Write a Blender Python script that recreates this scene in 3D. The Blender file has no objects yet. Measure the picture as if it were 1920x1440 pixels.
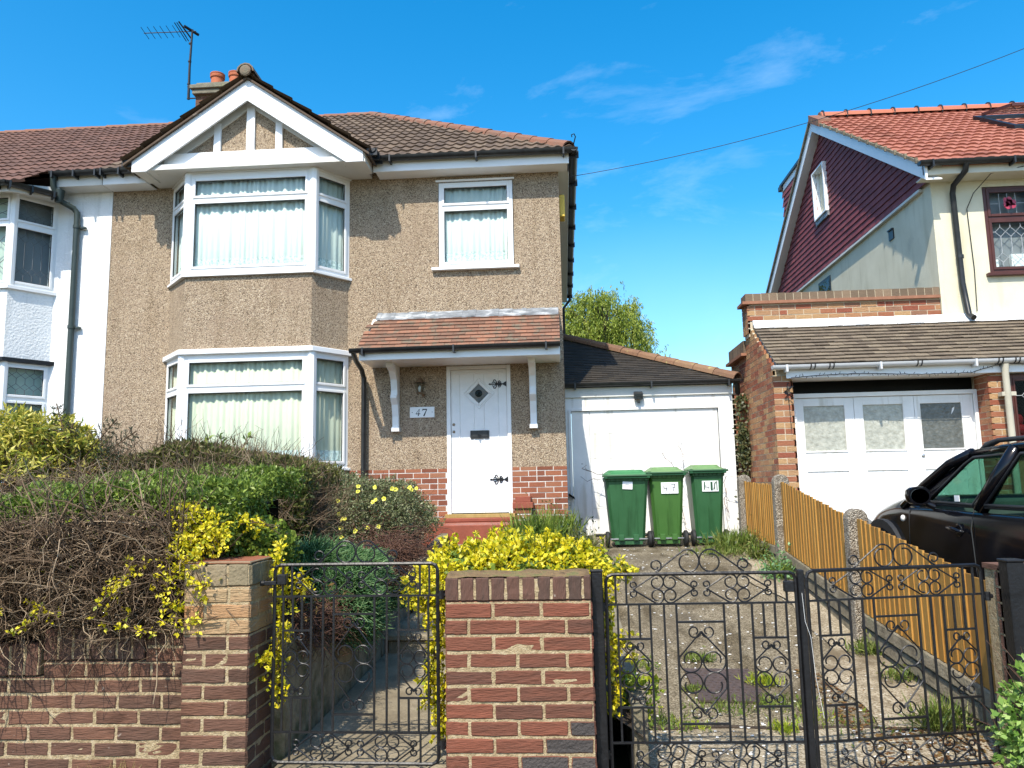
import bpy, bmesh, math, random
import numpy as np
from mathutils import Vector, Matrix, noise
R = math.radians
random.seed(7); rng = np.random.default_rng(7)
S = bpy.context.scene; COL = S.collection

# ------------------------------------------------------------------ camera, sky, sun, exposure
cam_d = bpy.data.cameras.new('camera'); cam = bpy.data.objects.new('camera', cam_d); COL.objects.link(cam); S.camera = cam
cam_d.sensor_width = 36; cam_d.lens = 1450/1920*36; cam_d.clip_start = .05; cam_d.clip_end = 3000
YAW, PITCH, ROLL = R(3.7), R(7.6), R(1.15)
fwd = Vector((-math.sin(YAW)*math.cos(PITCH), math.cos(YAW)*math.cos(PITCH), math.sin(PITCH)))
r0 = Vector((math.cos(YAW), math.sin(YAW), 0)); u0 = r0.cross(fwd)
rt = r0*math.cos(ROLL) - u0*math.sin(ROLL); up = u0*math.cos(ROLL) + r0*math.sin(ROLL)
cam.matrix_world = Matrix(((rt.x, up.x, -fwd.x, 0), (rt.y, up.y, -fwd.y, 0), (rt.z, up.z, -fwd.z, 1.5), (0, 0, 0, 1)))

SUN_EL, SUN_AZ = R(52), R(16)          # the sun stands behind the camera, a little to its left
to_sun = Vector((-math.sin(SUN_AZ)*math.cos(SUN_EL), -math.cos(SUN_AZ)*math.cos(SUN_EL), math.sin(SUN_EL)))
sl = bpy.data.lights.new('sun', 'SUN'); sl.energy = 5.0; sl.angle = R(.55); sl.color = (1, .93, .80)
so = bpy.data.objects.new('sun', sl); COL.objects.link(so); so.rotation_euler = to_sun.to_track_quat('Z', 'Y').to_euler()
W = bpy.data.worlds.new('World'); S.world = W; W.use_nodes = True
wn, wl = W.node_tree.nodes, W.node_tree.links
bg = wn['Background']; sky = wn.new('ShaderNodeTexSky'); sky.sky_type = 'NISHITA'; sky.sun_disc = False
sky.sun_elevation = SUN_EL; sky.sun_rotation = math.atan2(to_sun.x, to_sun.y)
sky.air_density = 1.0; sky.dust_density = 1.3; sky.ozone_density = 2.6; sky.altitude = 0
hs = wn.new('ShaderNodeHueSaturation'); hs.inputs['Saturation'].default_value = 1.46; hs.inputs['Value'].default_value = 1.42; hs.inputs['Hue'].default_value = .49
wl.new(sky.outputs[0], hs.inputs['Color'])
tcw = wn.new('ShaderNodeTexCoord'); mpw = wn.new('ShaderNodeMapping'); mpw.inputs['Scale'].default_value = (1.6, 1.6, 4.5); mpw.inputs['Location'].default_value = (3.1, .2, .6)
nzw = wn.new('ShaderNodeTexNoise'); nzw.inputs['Scale'].default_value = 2.1; nzw.inputs['Detail'].default_value = 9; nzw.inputs['Roughness'].default_value = .62; nzw.inputs['Distortion'].default_value = .5
crw = wn.new('ShaderNodeValToRGB'); crw.color_ramp.elements[0].position = .585; crw.color_ramp.elements[1].position = .90
crw.color_ramp.elements[1].color = (.30, .30, .30, 1)
mxw = wn.new('ShaderNodeMixRGB'); mxw.inputs['Color2'].default_value = (6.4, 7.6, 8.8, 1)
wl.new(tcw.outputs['Generated'], mpw.inputs[0]); wl.new(mpw.outputs[0], nzw.inputs['Vector']); wl.new(nzw.outputs[0], crw.inputs[0])
sxw = wn.new('ShaderNodeSeparateXYZ'); wl.new(tcw.outputs['Generated'], sxw.inputs[0]); hzw = wn.new('ShaderNodeMapRange'); hzw.inputs[1].default_value = .34; hzw.inputs[2].default_value = .02; hzw.inputs[3].default_value = 0; hzw.inputs[4].default_value = .55; wl.new(sxw.outputs['Z'], hzw.inputs[0])
n2w = wn.new('ShaderNodeTexNoise'); n2w.inputs['Scale'].default_value = 3.4; n2w.inputs['Detail'].default_value = 6; wl.new(tcw.outputs['Generated'], n2w.inputs['Vector']); m3w = wn.new('ShaderNodeMath'); m3w.operation = 'MULTIPLY'; wl.new(n2w.outputs[0], m3w.inputs[0]); wl.new(hzw.outputs[0], m3w.inputs[1])
adw = wn.new('ShaderNodeMath'); adw.operation = 'ADD'; adw.use_clamp = True; wl.new(crw.outputs[0], adw.inputs[0]); wl.new(m3w.outputs[0], adw.inputs[1]); wl.new(adw.outputs[0], mxw.inputs['Fac']); wl.new(hs.outputs[0], mxw.inputs['Color1']); wl.new(mxw.outputs[0], bg.inputs['Color'])
bg.inputs['Strength'].default_value = .15
S.view_settings.view_transform = 'Standard'; S.view_settings.look = 'None'; S.view_settings.exposure = .42
S.cycles.max_bounces = 6; S.cycles.transparent_max_bounces = 12; S.cycles.diffuse_bounces = 3; S.cycles.glossy_bounces = 3; S.cycles.caustics_reflective = False; S.cycles.caustics_refractive = False

# ------------------------------------------------------------------ materials
def ramp(nt, stops):
    n = nt.nodes.new('ShaderNodeValToRGB'); e = n.color_ramp.elements
    while len(e) < len(stops): e.new(.5)
    for q, (p, c) in zip(e, stops): q.position = p; q.color = (*c, 1)
    return n
def mat(name, cols, scale=6, rough=.8, bump=0, bscale=60, rnd=0, spec=.4, metal=0, stretch=(1, 1, 1), detail=5, spots=None, coat=0, transl=0, kind='noise'):
    m = bpy.data.materials.new(name); m.use_nodes = True; nt = m.node_tree; N, L = nt.nodes, nt.links
    b = N['Principled BSDF']; b.inputs['Roughness'].default_value = rough; b.inputs['Specular IOR Level'].default_value = spec; b.inputs['Metallic'].default_value = metal
    b.inputs['Coat Weight'].default_value = coat; b.inputs['Coat Roughness'].default_value = .04
    tc = N.new('ShaderNodeTexCoord'); mp = N.new('ShaderNodeMapping'); mp.inputs['Scale'].default_value = stretch; L.new(tc.outputs['Object'], mp.inputs[0])
    nz = N.new('ShaderNodeTexNoise'); nz.inputs['Scale'].default_value = scale; nz.inputs['Detail'].default_value = detail; nz.inputs['Roughness'].default_value = .6; L.new(mp.outputs[0], nz.inputs['Vector'])
    at = N.new('ShaderNodeAttribute'); at.attribute_name = 'rnd'
    fac = nz.outputs[0]
    if kind == 'voronoi':
        v = N.new('ShaderNodeTexVoronoi'); v.inputs['Scale'].default_value = scale; L.new(mp.outputs[0], v.inputs['Vector'])
        sp = N.new('ShaderNodeSeparateColor'); L.new(v.outputs['Color'], sp.inputs[0]); fac = sp.outputs[0]
    if rnd:
        mm = N.new('ShaderNodeMath'); mm.operation = 'MULTIPLY_ADD'; mm.inputs[1].default_value = rnd
        a2 = N.new('ShaderNodeMath'); a2.operation = 'MULTIPLY_ADD'; a2.inputs[1].default_value = (1-rnd)*1.0; a2.inputs[2].default_value = 0
        L.new(fac, a2.inputs[0]); L.new(at.outputs['Fac'], mm.inputs[0]); L.new(a2.outputs[0], mm.inputs[2]); fac = mm.outputs[0]
    elif kind == 'noise':
        mr = N.new('ShaderNodeMapRange'); mr.inputs[1].default_value = .3; mr.inputs[2].default_value = .7; L.new(fac, mr.inputs[0]); fac = mr.outputs[0]
    k = len(cols); rp = ramp(nt, [(i/(k-1) if k > 1 else 0, c) for i, c in enumerate(cols)]); L.new(fac, rp.inputs[0]); col = rp.outputs[0]
    if spots:      # (colour, scale, threshold, softness)
        n2 = N.new('ShaderNodeTexNoise'); n2.inputs['Scale'].default_value = spots[1]; n2.inputs['Detail'].default_value = 8; n2.inputs['Roughness'].default_value = .65; L.new(tc.outputs['Object'], n2.inputs['Vector'])
        r2 = N.new('ShaderNodeMapRange'); r2.inputs[1].default_value = spots[2]; r2.inputs[2].default_value = spots[2]+spots[3]; L.new(n2.outputs[0], r2.inputs[0])
        mx = N.new('ShaderNodeMixRGB'); mx.inputs['Color2'].default_value = (*spots[0], 1); L.new(r2.outputs[0], mx.inputs[0]); L.new(col, mx.inputs[1]); col = mx.outputs[0]
    L.new(col, b.inputs['Base Color'])
    if bump:
        nb = N.new('ShaderNodeTexNoise') if kind != 'voronoi' else N.new('ShaderNodeTexVoronoi')
        nb.inputs['Scale'].default_value = bscale; L.new(mp.outputs[0], nb.inputs['Vector'])
        if kind != 'voronoi': nb.inputs['Detail'].default_value = 4
        bp = N.new('ShaderNodeBump'); bp.inputs['Strength'].default_value = bump; bp.inputs['Distance'].default_value = .012
        if kind == 'voronoi': bp.invert = True
        L.new(nb.outputs[0], bp.inputs['Height']); L.new(bp.outputs[0], b.inputs['Normal'])
    if transl:
        t = N.new('ShaderNodeBsdfTranslucent'); L.new(col, t.inputs[0]); ms = N.new('ShaderNodeMixShader'); ms.inputs[0].default_value = transl
        L.new(b.outputs[0], ms.inputs[1]); L.new(t.outputs[0], ms.inputs[2]); L.new(ms.outputs[0], N['Material Output'].inputs[0])
    return m
def glass_mat(name, tint, ior=1.5, rough=0.0, wavy=0, boost=1.0, ws=14):
    m = bpy.data.materials.new(name); m.use_nodes = True; N, L = m.node_tree.nodes, m.node_tree.links; N.remove(N['Principled BSDF'])
    t = N.new('ShaderNodeBsdfTransparent'); t.inputs[0].default_value = (*tint, 1); g = N.new('ShaderNodeBsdfGlossy'); g.inputs['Roughness'].default_value = rough
    f = N.new('ShaderNodeLayerWeight'); f.inputs[0].default_value = .13; gm = N.new('ShaderNodeNewGeometry'); sb = N.new('ShaderNodeMath'); sb.operation = 'SUBTRACT'; sb.inputs[0].default_value = 1; L.new(gm.outputs['Backfacing'], sb.inputs[1]); m2 = N.new('ShaderNodeMath'); m2.operation = 'MULTIPLY'; mu = N.new('ShaderNodeMath'); mu.operation = 'MULTIPLY'; mu.inputs[1].default_value = boost; mu.use_clamp = True
    ms = N.new('ShaderNodeMixShader'); L.new(f.outputs[0], mu.inputs[0]); L.new(mu.outputs[0], m2.inputs[0]); L.new(sb.outputs[0], m2.inputs[1]); L.new(m2.outputs[0], ms.inputs[0]); L.new(t.outputs[0], ms.inputs[1]); L.new(g.outputs[0], ms.inputs[2]); L.new(ms.outputs[0], N['Material Output'].inputs[0])
    if wavy:
        nb = N.new('ShaderNodeTexNoise'); nb.inputs['Scale'].default_value = ws; tc = N.new('ShaderNodeTexCoord'); L.new(tc.outputs['Object'], nb.inputs['Vector'])
        bp = N.new('ShaderNodeBump'); bp.inputs['Strength'].default_value = wavy; bp.inputs['Distance'].default_value = .02; L.new(nb.outputs[0], bp.inputs['Height']); L.new(bp.outputs[0], g.inputs['Normal'])
    return m
dash = mat('pebbledash', [(.085, .060, .040), (.22, .16, .108), (.33, .248, .165), (.44, .342, .23), (.37, .277, .195), (.60, .50, .37)], 100, .9, .8, 100, kind='voronoi', spots=((.30, .215, .15), 1.1, .52, .35))
rcast = mat('white_roughcast', [(.74, .76, .77), (.82, .83, .83)], 3, .85, .8, 34, spots=((.50, .52, .54), 9, .68, .1))
cream = mat('cream_render', [(.60, .565, .42), (.70, .665, .51)], 1.6, .85, .3, 90, spots=((.45, .43, .34), 2.2, .62, .2))
upvc = mat('white_upvc', [(.78, .79, .80), (.82, .83, .83)], 3, .35)
paint = mat('white_paint', [(.74, .745, .74), (.82, .82, .815)], 5, .5, .12, 40, spots=((.50, .50, .48), 7, .70, .06))
paint_old = mat('old_white_paint', [(.75, .755, .74), (.83, .83, .82)], 4, .6, .15, 40, spots=((.26, .24, .21), 8, .69, .02))
soffit_m = mat('soffit_board', [(.60, .59, .55), (.68, .67, .63)], 2, .6)
blackp = mat('black_plastic', [(.012, .013, .014), (.03, .032, .033)], 8, .38)
iron = mat('black_iron', [(.004, .004, .005), (.011, .011, .013)], 14, .42, .2, 60, spots=((.10, .06, .045), 18, .72, .04))
brick_red = mat('red_brick', [(.14, .045, .026), (.22, .074, .038), (.28, .10, .05), (.27, .14, .08)], 14, .85, .35, 90, rnd=.75, spots=((.42, .30, .24), 14, .70, .1))
mortar_w = mat('pale_mortar', [(.55, .52, .47), (.68, .66, .62)], 20, .9, .4, 120)
brick_dark = mat('brown_brick', [(.05, .032, .023), (.086, .047, .032), (.118, .058, .038), (.155, .072, .044), (.12, .072, .05)], 30, .92, .6, 120, rnd=.42, stretch=(.22, .22, 1.5), spots=((.36, .30, .25), 26, .66, .08))
brick_head = mat('soldier_brick', [(.042, .03, .024), (.07, .042, .032), (.11, .054, .038), (.08, .053, .04)], 30, .92, .6, 120, rnd=.42, stretch=(1.5, .4, .22), spots=((.36, .30, .25), 26, .66, .08))
mortar_d = mat('sandy_mortar', [(.20, .145, .08), (.34, .26, .15), (.44, .36, .235)], 40, .95, .7, 130)
brick_tan = mat('banded_brick', [(.20, .055, .033), (.28, .085, .045), (.34, .15, .075), (.44, .27, .13), (.29, .14, .08), (.17, .10, .07)], 30, .85, .9, 60, rnd=.8, stretch=(.3, .3, 3.6), spots=((.16, .12, .09), 9, .66, .12))
mortar_t = mat('tan_mortar', [(.42, .36, .26), (.56, .48, .36)], 20, .95, .5, 120)
tile_main = mat('brown_roof_tile', [(.058, .040, .028), (.10, .068, .046), (.145, .10, .066), (.20, .15, .10)], 22, .85, .4, 70, rnd=.55, spots=((.23, .19, .15), 6, .64, .12))
tile_left = mat('reddish_roof_tile', [(.085, .045, .034), (.125, .065, .046), (.18, .09, .065)], 18, .85, .4, 70, rnd=.55, spots=((.30, .26, .22), 5, .68, .08))
tile_red = mat('orange_roof_tile', [(.25, .080, .050), (.32, .112, .07), (.40, .17, .11)], 12, .75, .3, 70, rnd=.4, spots=((.66, .48, .38), 7, .74, .08))
ridge_m = mat('terracotta_ridge', [(.15, .075, .048), (.23, .10, .06), (.12, .085, .06)], 8, .8, .4, 60, rnd=.5, spots=((.17, .13, .10), 4, .56, .1))
tile_can = mat('clay_plain_tile', [(.10, .062, .044), (.17, .088, .058), (.25, .12, .075), (.37, .165, .095)], 3.2, .85, .5, 80, rnd=.5, spots=((.15, .12, .085), 7, .50, .12))
tile_slate = mat('dark_plain_tile', [(.020, .017, .013), (.040, .033, .025), (.065, .052, .038)], 12, .7, .4, 80, rnd=.5, spots=((.16, .13, .11), 12, .72, .06))
tile_moss = mat('weathered_plain_tile', [(.075, .058, .042), (.13, .10, .072), (.19, .15, .105), (.27, .22, .15)], 14, .95, .7, 70, rnd=.45, spots=((.50, .46, .37), 13, .68, .07))
tile_purple = mat('plum_cladding_tile', [(.15, .028, .034), (.20, .042, .046), (.24, .058, .06)], 9, .7, .2, 80, rnd=.6)
lead = mat('lead_flashing', [(.09, .10, .11), (.20, .215, .23), (.52, .54, .55)], 5, .6, .4, 30, stretch=(1, 1, 3))
whitewash = mat('whitewashed_flashing', [(.62, .66, .70), (.75, .78, .80)], 9, .7, .3, 30, spots=((.34, .38, .40), 10, .62, .08))
curtain_m = mat('net_curtain', [(.80, .86, .83), (.86, .90, .87)], 2, .9, transl=.35)
curtain_c = mat('cream_curtain', [(.68, .69, .56), (.78, .78, .64)], 2, .9, transl=.3)
lace_m = mat('lace_hem', [(.36, .46, .44), (.86, .92, .90)], 34, .9, detail=2)
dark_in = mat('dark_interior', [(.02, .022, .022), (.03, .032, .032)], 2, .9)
grey_in = mat('grey_backing', [(.17, .18, .20), (.22, .23, .25)], 2, .8)  # flat grey behind panes stands in for dim inside and sky reflection
green_in = mat('pale_green_backing', [(.42, .50, .45), (.50, .57, .52)], 2, .8)
glass = glass_mat('window_glass', (.955, .985, .975), boost=1.6)
glass_d = glass_mat('dark_glass', (.55, .6, .6), boost=1.8)
glass_car = glass_mat('car_glass', (.55, .72, .66), boost=1.6)
lamp_gl = glass_mat('lantern_glass', (.8, .82, .8), boost=1.5, wavy=.4)
obscure = mat('obscured_glass', [(.28, .285, .245), (.36, .365, .315), (.46, .46, .40)], 16, .22, .8, 22, spec=.6)
obscure_d = mat('dark_obscured_glass', [(.075, .08, .072), (.10, .105, .095), (.14, .145, .13)], 18, .25, .7, 26, spec=.6)
leadcame = mat('lead_came', [(.30, .32, .34), (.42, .44, .46)], 9, .5)
leadcame_d = mat('dark_lead_came', [(.07, .08, .09), (.14, .15, .16)], 9, .5)
brownfr = mat('brown_frame', [(.060, .018, .013), (.085, .027, .020)], 5, .4)
gold = mat('gilt_threshold', [(.42, .29, .10), (.55, .40, .16)], 12, .35, metal=.4)
brass = mat('old_brass', [(.16, .12, .08), (.28, .21, .14)], 14, .4, metal=.7)
red_step = mat('red_tile_step', [(.20, .052, .030), (.28, .075, .042)], 6, .5, .2, 40)
concrete = mat('drive_concrete', [(.06, .046, .026), (.135, .108, .066), (.20, .163, .104), (.28, .232, .155), (.40, .345, .25)], 120, .95, .8, 120, kind='voronoi', spots=((.095, .075, .048), 1.6, .48, .2))
path_m = mat('path_concrete', [(.15, .12, .078), (.24, .20, .135), (.34, .29, .205)], 3.5, .95, .8, 60, detail=12, spots=((.14, .115, .075), 3, .52, .14))
agg = mat('exposed_aggregate', [(.10, .08, .06), (.26, .22, .17), (.42, .38, .31), (.18, .14, .10)], 95, .95, 1.0, 95, kind='voronoi', spots=((.14, .11, .08), 6, .5, .2))
gravelb = mat('mossy_concrete', [(.10, .085, .058), (.19, .16, .11), (.27, .235, .17)], 8, .95, .8, 60, spots=((.09, .10, .05), 4, .55, .2))
soil = mat('soil', [(.035, .024, .016), (.07, .05, .034)], 8, 1, 1, 40)
earth = mat('garden_earth', [(.06, .05, .03), (.09, .085, .045), (.06, .08, .03)], 2, 1, .8, 30)
asph = mat('asphalt', [(.04, .04, .042), (.06, .06, .062)], 30, .9, .5, 120)
wood = mat('stained_feather_board', [(.28, .135, .028), (.40, .205, .042), (.50, .275, .065)], 5, .7, .5, 34, rnd=.6, stretch=(3, 3, .35), spots=((.15, .065, .02), 12, .66, .05))
manhole = mat('rusty_iron_cover', [(.055, .040, .037), (.09, .062, .052)], 18, .6, .6, 34)
bin_g = mat('bin_green', [(.024, .092, .032), (.034, .115, .045)], 3, .42, .08, 80)
bin_o = mat('bin_olive', [(.042, .12, .022), (.055, .14, .03)], 3, .42, .08, 80)
bin_d = mat('bin_dark_green', [(.008, .06, .018), (.012, .075, .025)], 3, .45)
lid_l = mat('faded_lid', [(.10, .20, .07), (.17, .27, .11)], 4, .5, spots=((.50, .52, .30), 5, .60, .12))
lid_m = mat('green_lid', [(.03, .15, .05), (.06, .21, .08)], 4, .5)
rubber = mat('rubber', [(.012, .012, .012), (.022, .022, .022)], 8, .7)
steel = mat('steel', [(.45, .46, .47), (.6, .6, .6)], 8, .3, metal=.9)
sticker = mat('white_sticker', [(.78, .79, .78), (.84, .84, .83)], 8, .5)
ink = mat('black_ink', [(.015, .015, .015), (.02, .02, .02)], 8, .5)
carp = mat('black_car_paint', [(.004, .004, .005), (.006, .006, .009)], 3, .12, coat=0, spec=.35)
carpl = mat('grey_car_plastic', [(.022, .023, .025), (.03, .031, .033)], 20, .55)
carin = mat('car_interior', [(.07, .075, .075), (.11, .115, .11)], 4, .8)
amber = mat('lamp_lens', [(.7, .68, .62), (.8, .78, .74)], 4, .2)
potm = mat('chimney_pot_clay', [(.36, .10, .045), (.48, .15, .07)], 8, .8, .3, 50)
gutw = mat('white_gutter', [(.52, .54, .56), (.62, .63, .65)], 4, .4)
pipec = mat('cream_pipe', [(.42, .39, .31), (.50, .47, .38)], 4, .5)
redcloth = mat('red_cloth', [(.52, .012, .018), (.66, .02, .03)], 6, .6)
stone = mat('cap_stone', [(.13, .12, .085), (.22, .205, .155)], 6, .95, .6, 40, spots=((.26, .27, .14), 8, .58, .1))
yellowbox = mat('yellow_box', [(.72, .48, .06), (.78, .54, .08)], 4, .5)
bark = mat('bark', [(.06, .045, .03), (.12, .09, .065)], 14, .95, .6, 40)
twig_b = mat('dead_twig', [(.030, .018, .010), (.085, .053, .030), (.19, .128, .078), (.42, .32, .21)], 9, .9, rnd=.85)
twig_r = mat('red_brown_twig', [(.07, .035, .025), (.17, .085, .055)], 9, .9, rnd=.8)
def leafm(n, cols, t=.3, rough=.45): return mat(n, cols, 3, rough, rnd=.9, transl=t)
lf_green = leafm('privet_leaf', [(.055, .09, .015), (.11, .175, .025), (.19, .27, .04), (.30, .37, .07)])
lf_olive = leafm('olive_leaf', [(.05, .065, .014), (.10, .12, .028), (.165, .18, .045), (.26, .24, .08)])
lf_yellow = leafm('golden_leaf', [(.14, .22, .012), (.46, .44, .012), (.72, .60, .014), (.78, .66, .04), (.70, .62, .10)])
lf_lime = leafm('lime_leaf', [(.16, .25, .02), (.30, .38, .03), (.48, .50, .04)])
lf_ygold = leafm('pieris_leaf', [(.09, .16, .02), (.38, .38, .05), (.55, .50, .09), (.62, .52, .14)])
lf_dark = leafm('dark_needle', [(.012, .022, .012), (.025, .045, .02), (.05, .07, .03)], .1)
lf_juni = leafm('juniper_needle', [(.06, .14, .06), (.13, .27, .11), (.22, .38, .16), (.32, .46, .23)], .25)
lf_cinq = leafm('cinquefoil_leaf', [(.075, .095, .035), (.13, .155, .065), (.22, .24, .11), (.33, .33, .19)], .2)
lf_brown = leafm('dead_leaf', [(.10, .045, .016), (.18, .085, .03), (.20, .14, .04)], .2, .8)
lf_will = leafm('willow_leaf', [(.13, .19, .02), (.22, .29, .035), (.33, .39, .06), (.42, .46, .10)])
lf_grass = leafm('grass_blade', [(.07, .12, .02), (.14, .20, .035), (.26, .28, .07)])
lf_ivy = leafm('ivy_leaf', [(.03, .045, .015), (.07, .085, .03), (.12, .10, .04)], .15)
petal = leafm('yellow_petal', [(.72, .66, .05), (.85, .80, .10)], .2)

def streaks(m, col, stretch, thr, soft, amount, scale=3.0):
    N, L = m.node_tree.nodes, m.node_tree.links; b = N['Principled BSDF']; src = b.inputs['Base Color'].links[0].from_socket
    tc = N.new('ShaderNodeTexCoord'); mp = N.new('ShaderNodeMapping'); mp.inputs['Scale'].default_value = stretch; nz = N.new('ShaderNodeTexNoise'); nz.inputs['Scale'].default_value = scale; nz.inputs['Detail'].default_value = 7
    mr = N.new('ShaderNodeMapRange'); mr.inputs[1].default_value = thr; mr.inputs[2].default_value = thr+soft; mr.inputs[4].default_value = amount; mx = N.new('ShaderNodeMixRGB'); mx.blend_type = 'MULTIPLY'; mx.inputs['Color2'].default_value = (*col, 1)
    L.new(tc.outputs['Object'], mp.inputs[0]); L.new(mp.outputs[0], nz.inputs['Vector']); L.new(nz.outputs[0], mr.inputs[0]); L.new(mr.outputs[0], mx.inputs[0]); L.new(src, mx.inputs[1]); L.new(mx.outputs[0], b.inputs['Base Color'])
streaks(dash, (.66, .61, .54), (2.2, 2.2, .28), .52, .22, .5); streaks(dash, (.7, .66, .58), (.7, .7, .5), .55, .15, .4)
streaks(cream, (.72, .70, .62), (2.5, 2.5, .3), .54, .2, .5); streaks(paint_old, (.70, .68, .62), (3.0, 3.0, .3), .55, .12, .8); streaks(rcast, (.74, .75, .74), (2.4, 2.4, .25), .54, .15, .7)
streaks(bin_g, (.62, .66, .6), (5, 5, .8), .48, .2, .8); streaks(bin_o, (.62, .66, .6), (5, 5, .8), .48, .2, .8); streaks(concrete, (.5, .46, .38), (1.6, .6, 1), .52, .10, .9); streaks(wood, (.6, .5, .4), (9, 9, .6), .55, .15, .7)
streaks(brick_dark, (.55, .5, .45), (2, 2, 2), .52, .12, .7, 2.2); streaks(tile_purple, (.7, .7, .7), (1, 1, 2), .5, .2, .7, 2); streaks(tile_red, (.6, .55, .5), (.8, .8, .8), .52, .15, .8, 2)
# ------------------------------------------------------------------ builders
def wloc(o):
    v = Vector((0, 0, 0))
    while o: v += o.location; o = o.parent
    return v
def finish(o, parent, label=None, cat=None, group=None, kind=None):
    COL.objects.link(o); o.parent = parent
    if label: o['label'] = label
    if cat: o['category'] = cat
    if group: o['group'] = group
    if kind: o['kind'] = kind
    return o
def thing(name, label, cat, loc, group=None):
    o = bpy.data.objects.new(name, None); o.location = loc; o.empty_display_size = .1
    return finish(o, None, label, cat, group)
SPLIT = {'fascia', 'gutter', 'brick_plinth', 'scroll_panel', 'bay_sill', 'bay_canopy_board', 'bay_head', 'corner_post', 'bay_wall', 'gable_soffit', 'screws', 'roof', 'wall', 'coping', 'side_wall', 'brickwork', 'roof_core', 'gable_roof', 'base_moulding', 'string_lights', 'verge', 'bargeboard', 'headlight', 'hinge', 'latch', 'antenna', 'ridge_tiles'}
class MB:
    def __init__(s): s.v = []; s.f = []; s.m = []; s.r = []
    def face(s, idx, mi=0, r=0): s.f.append(idx); s.m.append(mi); s.r.append(r)
    def hexa(s, p, mi=0, r=None):
        if r is None: r = random.random()
        n = len(s.v); s.v += [tuple(q) for q in p]
        for q in ((0, 3, 2, 1), (4, 5, 6, 7), (0, 1, 5, 4), (1, 2, 6, 5), (2, 3, 7, 6), (3, 0, 4, 7)): s.face([n+i for i in q], mi, r)
    def box(s, x0, x1, y0, y1, z0, z1, mi=0, r=None):
        s.hexa([(x0, y0, z0), (x1, y0, z0), (x1, y1, z0), (x0, y1, z0), (x0, y0, z1), (x1, y0, z1), (x1, y1, z1), (x0, y1, z1)], mi, r)
    def obox(s, O, U, V, N, u0, u1, v0, v1, n0, n1, mi=0, r=None):   # U x N-ish axes; N outward
        P = lambda a, b, c: Vector(O)+Vector(U)*a+Vector(V)*b+Vector(N)*c
        s.hexa([P(u0, v0, n1), P(u1, v0, n1), P(u1, v0, n0), P(u0, v0, n0), P(u0, v1, n1), P(u1, v1, n1), P(u1, v1, n0), P(u0, v1, n0)], mi, r)
    def prism(s, poly, d, mi=0, r=None):     # polygon (3d points) extruded by vector d
        if r is None: r = random.random()
        k = len(poly); n = len(s.v); d = Vector(d)
        s.v += [tuple(p) for p in poly] + [tuple(Vector(p)+d) for p in poly]
        s.face(list(range(n, n+k))[::-1], mi, r); s.face(list(range(n+k, n+2*k)), mi, r)
        for i in range(k): j = (i+1) % k; s.face([n+i, n+j, n+k+j, n+k+i], mi, r)
    def tube(s, pts, r, n=8, mi=0, rv=None, caps=True):
        pts = [Vector(p) for p in pts]; rv = random.random() if rv is None else rv
        rr = r if hasattr(r, '__len__') else [r]*len(pts)
        b0 = len(s.v); T0 = None; X = None
        for i, p in enumerate(pts):
            T = (pts[min(i+1, len(pts)-1)]-pts[max(i-1, 0)]).normalized()
            if X is None:
                a = Vector((0, 0, 1)) if abs(T.z) < .9 else Vector((0, 1, 0)); X = T.cross(a).normalized()
            else: X = (X - T*X.dot(T)).normalized()
            Y = T.cross(X)
            for k in range(n):
                a = 2*math.pi*(k+.5)/n; s.v.append(tuple(p+X*(math.cos(a)*rr[i])+Y*(math.sin(a)*rr[i])))
        for i in range(len(pts)-1):
            for k in range(n):
                a = b0+i*n+k; b = b0+i*n+(k+1) % n; s.face([a, b, b+n, a+n], mi, rv)
        if caps:
            s.face([b0+k for k in range(n)][::-1], mi, rv); s.face([b0+(len(pts)-1)*n+k for k in range(n)], mi, rv)
    def lathe(s, c, prof, n=16, mi=0, axis='z', rv=0):
        b0 = len(s.v); c = Vector(c)
        for (rad, h) in prof:
            for k in range(n):
                a = 2*math.pi*k/n; q = (math.cos(a)*rad, math.sin(a)*rad, h)
                if axis == 'x': q = (q[2], q[0], q[1])
                if axis == 'y': q = (q[0], q[2], q[1])
                s.v.append(tuple(c+Vector(q)))
        for i in range(len(prof)-1):
            for k in range(n):
                a = b0+i*n+k; b = b0+i*n+(k+1) % n; s.face([a, b, b+n, a+n], mi, rv)
        s.face([b0+k for k in range(n)][::-1], mi, rv); s.face([b0+(len(prof)-1)*n+k for k in range(n)], mi, rv)
    def clusters(s):
        n = len(s.v); par = list(range(n))
        def find(a):
            while par[a] != a: par[a] = par[par[a]]; a = par[a]
            return a
        for f in s.f:
            r_ = find(f[0])
            for q in f[1:]: par[find(q)] = r_
        V = np.array(s.v); root = np.array([find(i) for i in range(n)]); ids, inv = np.unique(root, return_inverse=True); m = len(ids)
        lo = np.full((m, 3), 1e9); hi = np.full((m, 3), -1e9); np.minimum.at(lo, inv, V); np.maximum.at(hi, inv, V); lo -= .006; hi += .006
        cp = list(range(m))
        def cf(a):
            while cp[a] != a: cp[a] = cp[cp[a]]; a = cp[a]
            return a
        for i in range(m):
            t = np.where(np.all((lo[i] <= hi) & (hi[i] >= lo), axis=1))[0]
            for j in t:
                if j > i: cp[cf(j)] = cf(i)
        g = np.array([cf(i) for i in range(m)]); out = []
        for c in np.unique(g):
            q = MB(); mp = {}
            for f, mi, r_ in zip(s.f, s.m, s.r):
                if g[inv[f[0]]] == c:
                    for i in f:
                        if i not in mp: mp[i] = len(q.v); q.v.append(s.v[i])
                    q.face([mp[i] for i in f], mi, r_)
            out.append(q)
        return out
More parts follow.
